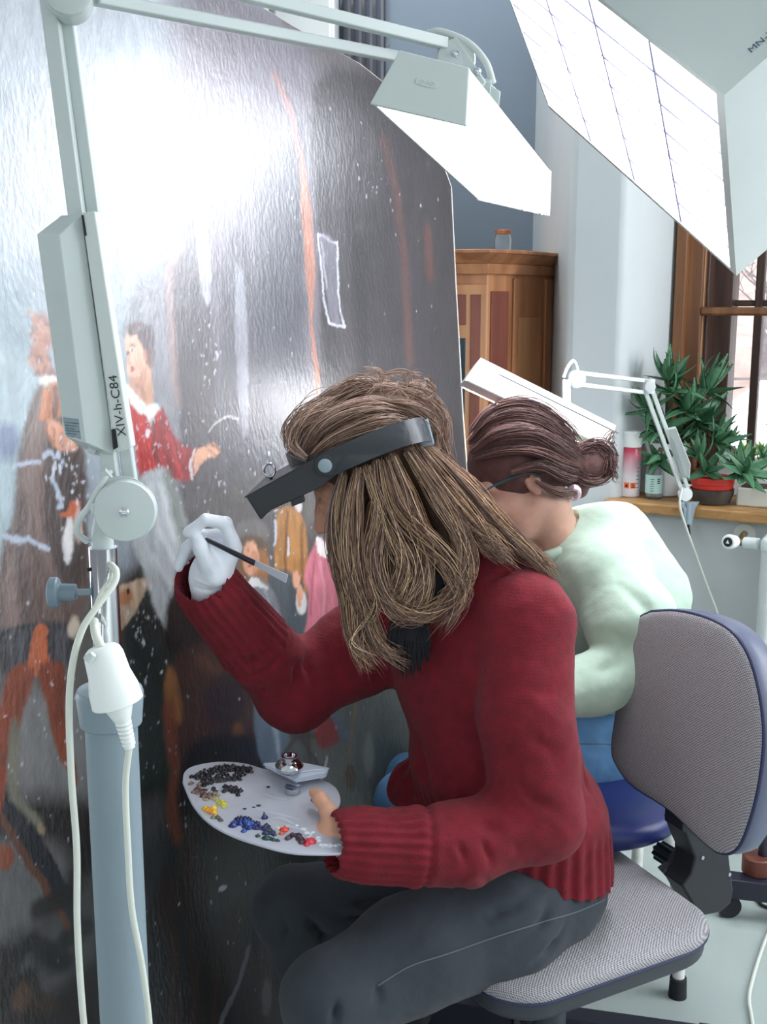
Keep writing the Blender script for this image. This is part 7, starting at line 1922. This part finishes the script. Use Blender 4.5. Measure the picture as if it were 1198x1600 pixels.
# big aloe in the white pot
c1 = sill(1038, .125)
pa = thing('potted_aloe', c1, 'tall many-headed aloe in white pot behind the small bottle', 'plant')
pot(pa, c1, [(0, .038), (.004, .044), (.13, .060), (.15, .066), (.165, .067), (.165, .061), (.15, .060), (.145, .04)], M['pot_white'], .15, .059)
for i, (x, y, bk, ax, n, L, tw) in enumerate([(1044, 592, .06, (.05, -.1, 1), 15, .105, (.2, 1.5)), (1016, 640, .04, (-.5, -.4, .8), 13, .10, (.3, 1.6)), (1072, 640, .10, (.1, -.5, 1), 16, .12, (.2, 1.6)),
                                            (1048, 612, .06, (-.1, -.3, 1), 10, .10, (.6, 1.6)), (1100, 610, .16, (.5, -.2, 1), 12, .13, (.2, 1.4)), (1090, 660, .14, (.4, -.6, .6), 15, .11, (.3, 1.6)), (1032, 672, .05, (-.4, -.7, .4), 13, .10, (.3, 1.6)),
                                            (1062, 690, .13, (.0, -.8, .4), 13, .10, (.3, 1.6)), (1028, 716, .04, (-.4, -.6, -.1), 9, .10, (.3, 1.3)), (1118, 690, .12, (.5, -.5, .5), 12, .09, (.3, 1.6))]):
    q = sp(x, y, bk); stem(pa, [c1 + Vector((0, 0, .14)), (c1 + Vector((0, 0, .2)) + q) / 2, q]); rosette(pa, q, ax, n, L, tw, 10 + i)
# aloe in the red pot
c2 = sill(1112, .05); c2r = c2 + Vector((0, 0, .0))
pr_ = thing('potted_aloe', c2, 'small aloe in round red plastic pot standing in a smoky dish', 'plant')
MB().lathe([(0, .045), (.003, .052), (.03, .062), (.045, .064), (.045, .060), (.030, .058), (.008, .045)], c2, n=36).build('saucer', M['dish'], pr_)
pot(pr_, c2, [(.008, .03), (.010, .046), (.045, .056), (.047, .059), (.058, .060), (.060, .062), (.078, .063), (.080, .060), (.078, .057), (.06, .054), (.056, .03)], M['pot_red'], .07, .055)
q = sp(1092, 716, .03); stem(pr_, [c2 + Vector((0, 0, .07)), q], .007); rosette(pr_, q, (-.2, -.3, 1), 11, .085, (.15, 1.2), 40)
q = sp(1104, 735, .02); rosette(pr_, q, (.1, -.8, .3), 6, .10, (.5, 1.5), 41)
# star aloe in grey planter
c3 = sill(1178, .05)
pg_ = thing('potted_aloe', c3, 'star shaped aloe hanging over low grey planter at right end of sill', 'plant')
a0_ = sill(1150, .03); a1_ = sill(1290, .03)
MB().prism([a0_, a1_, a1_ - nW * .10, a0_ - nW * .10], Vector((0, 0, .055))).build('planter', M['pot_grey'], pg_, bevel=.006)
MB().prism([v + Vector((0, 0, .05)) for v in (a0_ + dW * .01 - nW * .01, a1_ - dW * .01 - nW * .01, a1_ - nW * .09, a0_ - nW * .09 + dW * .01)], Vector((0, 0, .008))).build('soil', M['soil'], pg_)
q = sp(1162, 738, .0); stem(pg_, [a0_ + dW * .04 - nW * .05 + Vector((0, 0, .05)), q], .007); rosette(pg_, q, (-.1, -.75, .6), 14, .105, (.5, 1.75), 50)
q = sp(1194, 722, .05); rosette(pg_, q, (.2, -.3, 1), 8, .07, (.3, 1.2), 52)
# planter behind with pale succulents
c4 = sill(1170, .24)
pb_ = thing('planter_box', c4, 'white window box of small pale green succulents close to the panes', 'plant')
a0_ = sill(1118, .20); a1_ = sill(1300, .20)
MB().prism([a0_, a1_, a1_ - nW * .09, a0_ - nW * .09], Vector((0, 0, .105))).build('planter', M['pot_white'], pb_, bevel=.006)
for i, (x, y, L, mm, n) in enumerate([(1120, 672, .06, LM, 10), (1140, 690, .055, LM, 10), (1128, 700, .05, LM, 8), (1105, 660, .05, LM, 9), (1150, 715, .035, LMP, 12), (1162, 706, .035, LMP, 12), (1176, 712, .035, LMP, 12), (1190, 704, .035, LMP, 12), (1170, 724, .03, LMP, 10), (1186, 722, .03, LMP, 10), (1205, 710, .035, LMP, 10)]):
    q = sp(x, y, .18); MB().tube([q, Vector((q.x, q.y, SZ + .10)) - nW * .04], .003, 6).build('stem', M['stem'], pb_); rosette(pb_, q, (random.uniform(-.4, .4), -.5, 1), n, L, (.2, 1.5), 60 + i, mm)
# rounded white form outside the plants: a bag of potting gravel? left as small white dome cover
c5 = sill(1108, .30)
dm = thing('glass_cloche', sp(1142, 690, .30), 'small clear dome standing among the plants by the panes', 'dome')
dc_ = Vector((ORIGIN[dm.name].x, ORIGIN[dm.name].y, SZ)); ORIGIN[dm.name] = dc_; dm.location = dc_
MB().lathe([(0, .040), (.09, .040), (.125, .030), (.14, .012), (.142, .002)], dc_ , n=30).build('dome_glass', M['jar'], dm)

# ================================================================ radiator and valve
rp = P(1187, 850, 2.90)
ra = thing('radiator', (rp.x + .1, rp.y, 0), 'white ribbed radiator with valve at right edge under the sill', 'radiator')
M['rad'] = mat('white_radiator_paint', lin(208, 216, 216), .35, noise=(25, .04))
for k in range(6):
    b = rp + dW * (.028 + k * .062)
    for off in (0, .10):
        q = b - nW * off * .6; MB().tube([(q.x, q.y, .10), (q.x, q.y, rp.z)], .024, 14, flat=1).build('column', M['rad'], ra)
    q = b - nW * .03; MB().box((q.x, q.y, rp.z), (.024, .055, .022), (dW, -nW, Vector((0, 0, 1)))).build('top_cap', M['rad'], ra, bevel=.012)
    MB().box((q.x, q.y, .10), (.024, .055, .022), (dW, -nW, Vector((0, 0, 1)))).build('bottom_cap', M['rad'], ra, bevel=.012)
for k in (0, 5):
    b = rp + dW * (.028 + k * .062) - nW * .03; MB().box((b.x, b.y, .045), (.012, .02, .045)).build('foot', M['rad'], ra)
vb = P(1160, 848, 2.93)
MB().tube([P(1184, 850, 2.90), P(1164, 848, 2.93)], .016, 18).build('union_nut', M['rad'], ra)
M['brass'] = mat('tarnished_brass', lin(120, 104, 76), .4, metal=.8)
MB().tube([P(1168, 848, 2.93), P(1148, 846, 2.93)], .010, 16).build('valve_body', M['brass'], ra)
MB().tube([vb, P(1160, 838, 2.98), P(1163, 834, 3.1)], .009, 12).build('feed_pipe', M['brass'], ra)
MB().lathe([(0, .016), (0, .031), (.004, .030), (.006, .012)], W(1163, 834, .0), nW, 30).build('wall_rose', M['pot_grey'], ra)
kd = (P(1122, 849, 2.86) - P(1145, 847, 2.93)).normalized(); k0_ = P(1148, 846, 2.93)
MB().lathe([(0, .010), (.006, .017), (.030, .020), (.040, .020), (.044, .017), (.045, .012)], k0_, kd, 30).build('thermostat_knob', M['white_plastic'], ra)
MB().lathe([(.045, .003), (.045, .0125), (.0465, .0125), (.047, .002)], k0_, kd, 24).build('knob_face', M['ink'], ra)
kx = kd.cross(Vector((0, 0, 1))).normalized(); kz = kx.cross(kd); kc = k0_ + kd * .0475
MB().prism([kc + kz * .006, kc - kz * .004 + kx * .005, kc - kz * .004 - kx * .005], kd * .0005).build('arrow_mark', M['white_plastic'], ra)

# ================================================================ on the floor
M['blackbar'] = mat('black_painted_steel', lin(30, 32, 48), .35)
f0, f1 = PZ(560, 1542, .05), PZ(1120, 1622, .05)
eb = thing('floor_beam', (f0 + f1) / 2 - Vector((0, 0, .05)), 'long black steel beam lying across the floor under the grey chair', 'beam')
MB().bar(Vector((f0.x, f0.y, .03)), Vector((f1.x, f1.y, .03)), .05, .06).build('beam', M['blackbar'], eb, bevel=.003)
for t_ in (.03, .97):
    q = f0.lerp(f1, t_); MB().box((q.x, q.y, .03), (.012, .027, .032), frame(f1 - f0)).build('end_plug', M['rubber'], eb, bevel=.002)
g0_, g1_ = PZ(1130, 1372, .10), PZ(1300, 1392, .10)
e2_ = thing('stand_foot', (g0_.x + .25, g0_.y, 0), 'black steel foot bar with round wooden block at the right edge', 'foot bar')
MB().bar(Vector((g0_.x, g0_.y, .085)), Vector((g1_.x, g1_.y, .085)), .05, .05).build('foot_bar', M['blackbar'], e2_, bevel=.003)
wp = PZ(1182, 1362, .11)
MB().lathe([(.11, .034), (.112, .037), (.152, .037), (.155, .034), (.155, .01)], (wp.x, wp.y, 0), n=30).build('wooden_block', M['mahogany'], e2_)
MB().lathe([(.155, .012), (.40, .012)], (wp.x + .012, wp.y, 0), n=16).build('threaded_rod', M['blackbar'], e2_)
for t_ in (.06, .94):
    q = g0_.lerp(g1_, t_); MB().lathe([(-.01, .01), (-.01, .03), (.01, .03), (.01, .01)], (q.x, q.y, .030), (0, 1, 0), 20).build('castor', M['rubber'], e2_)
fc = [PZ(x, y, .006) for x, y in ((1250, 1380), (1205, 1450), (1188, 1490), (1176, 1530), (1170, 1560), (1174, 1590), (1182, 1640))]
tag(MB().tube(bez(fc, 40), .0042, 8).build('floor_cable', M['cord']), 'white cable lying on the floor at the lower right', 'cable')
fc = [PZ(x, y, .005) for x, y in ((1172, 1392), (1184, 1408), (1200, 1418), (1260, 1430))]
tag(MB().tube(bez(fc, 20), .004, 8).build('floor_cable', M['rubber']), 'dark cable lying on the floor beside the black foot bar', 'cable')
fc = [PZ(x, y, .005) for x, y in ((940, 1275), (962, 1290), (990, 1302), (1025, 1300), (1070, 1303))]
tag(MB().tube(bez(fc, 20), .004, 8).build('floor_cable', M['rubber']), 'thin dark cable on the floor behind the white stool legs', 'cable')
bb_ = WZ(1052, 0, 0); struct(MB().box((b.x + 1.0, 0, -5), (.01, .01, .01)).build('baseboard_window', M['white_metal'])) if False else None
q0, q1 = b_ if False else WZ(968, 0, -.012), WZ(968, 0, -.012) + dW * 2.2
struct(MB().prism([q0, q1, q1 - nW * .012, q0 - nW * .012], Vector((0, 0, .09))).build('baseboard_right', M['white_metal'], bevel=.003))
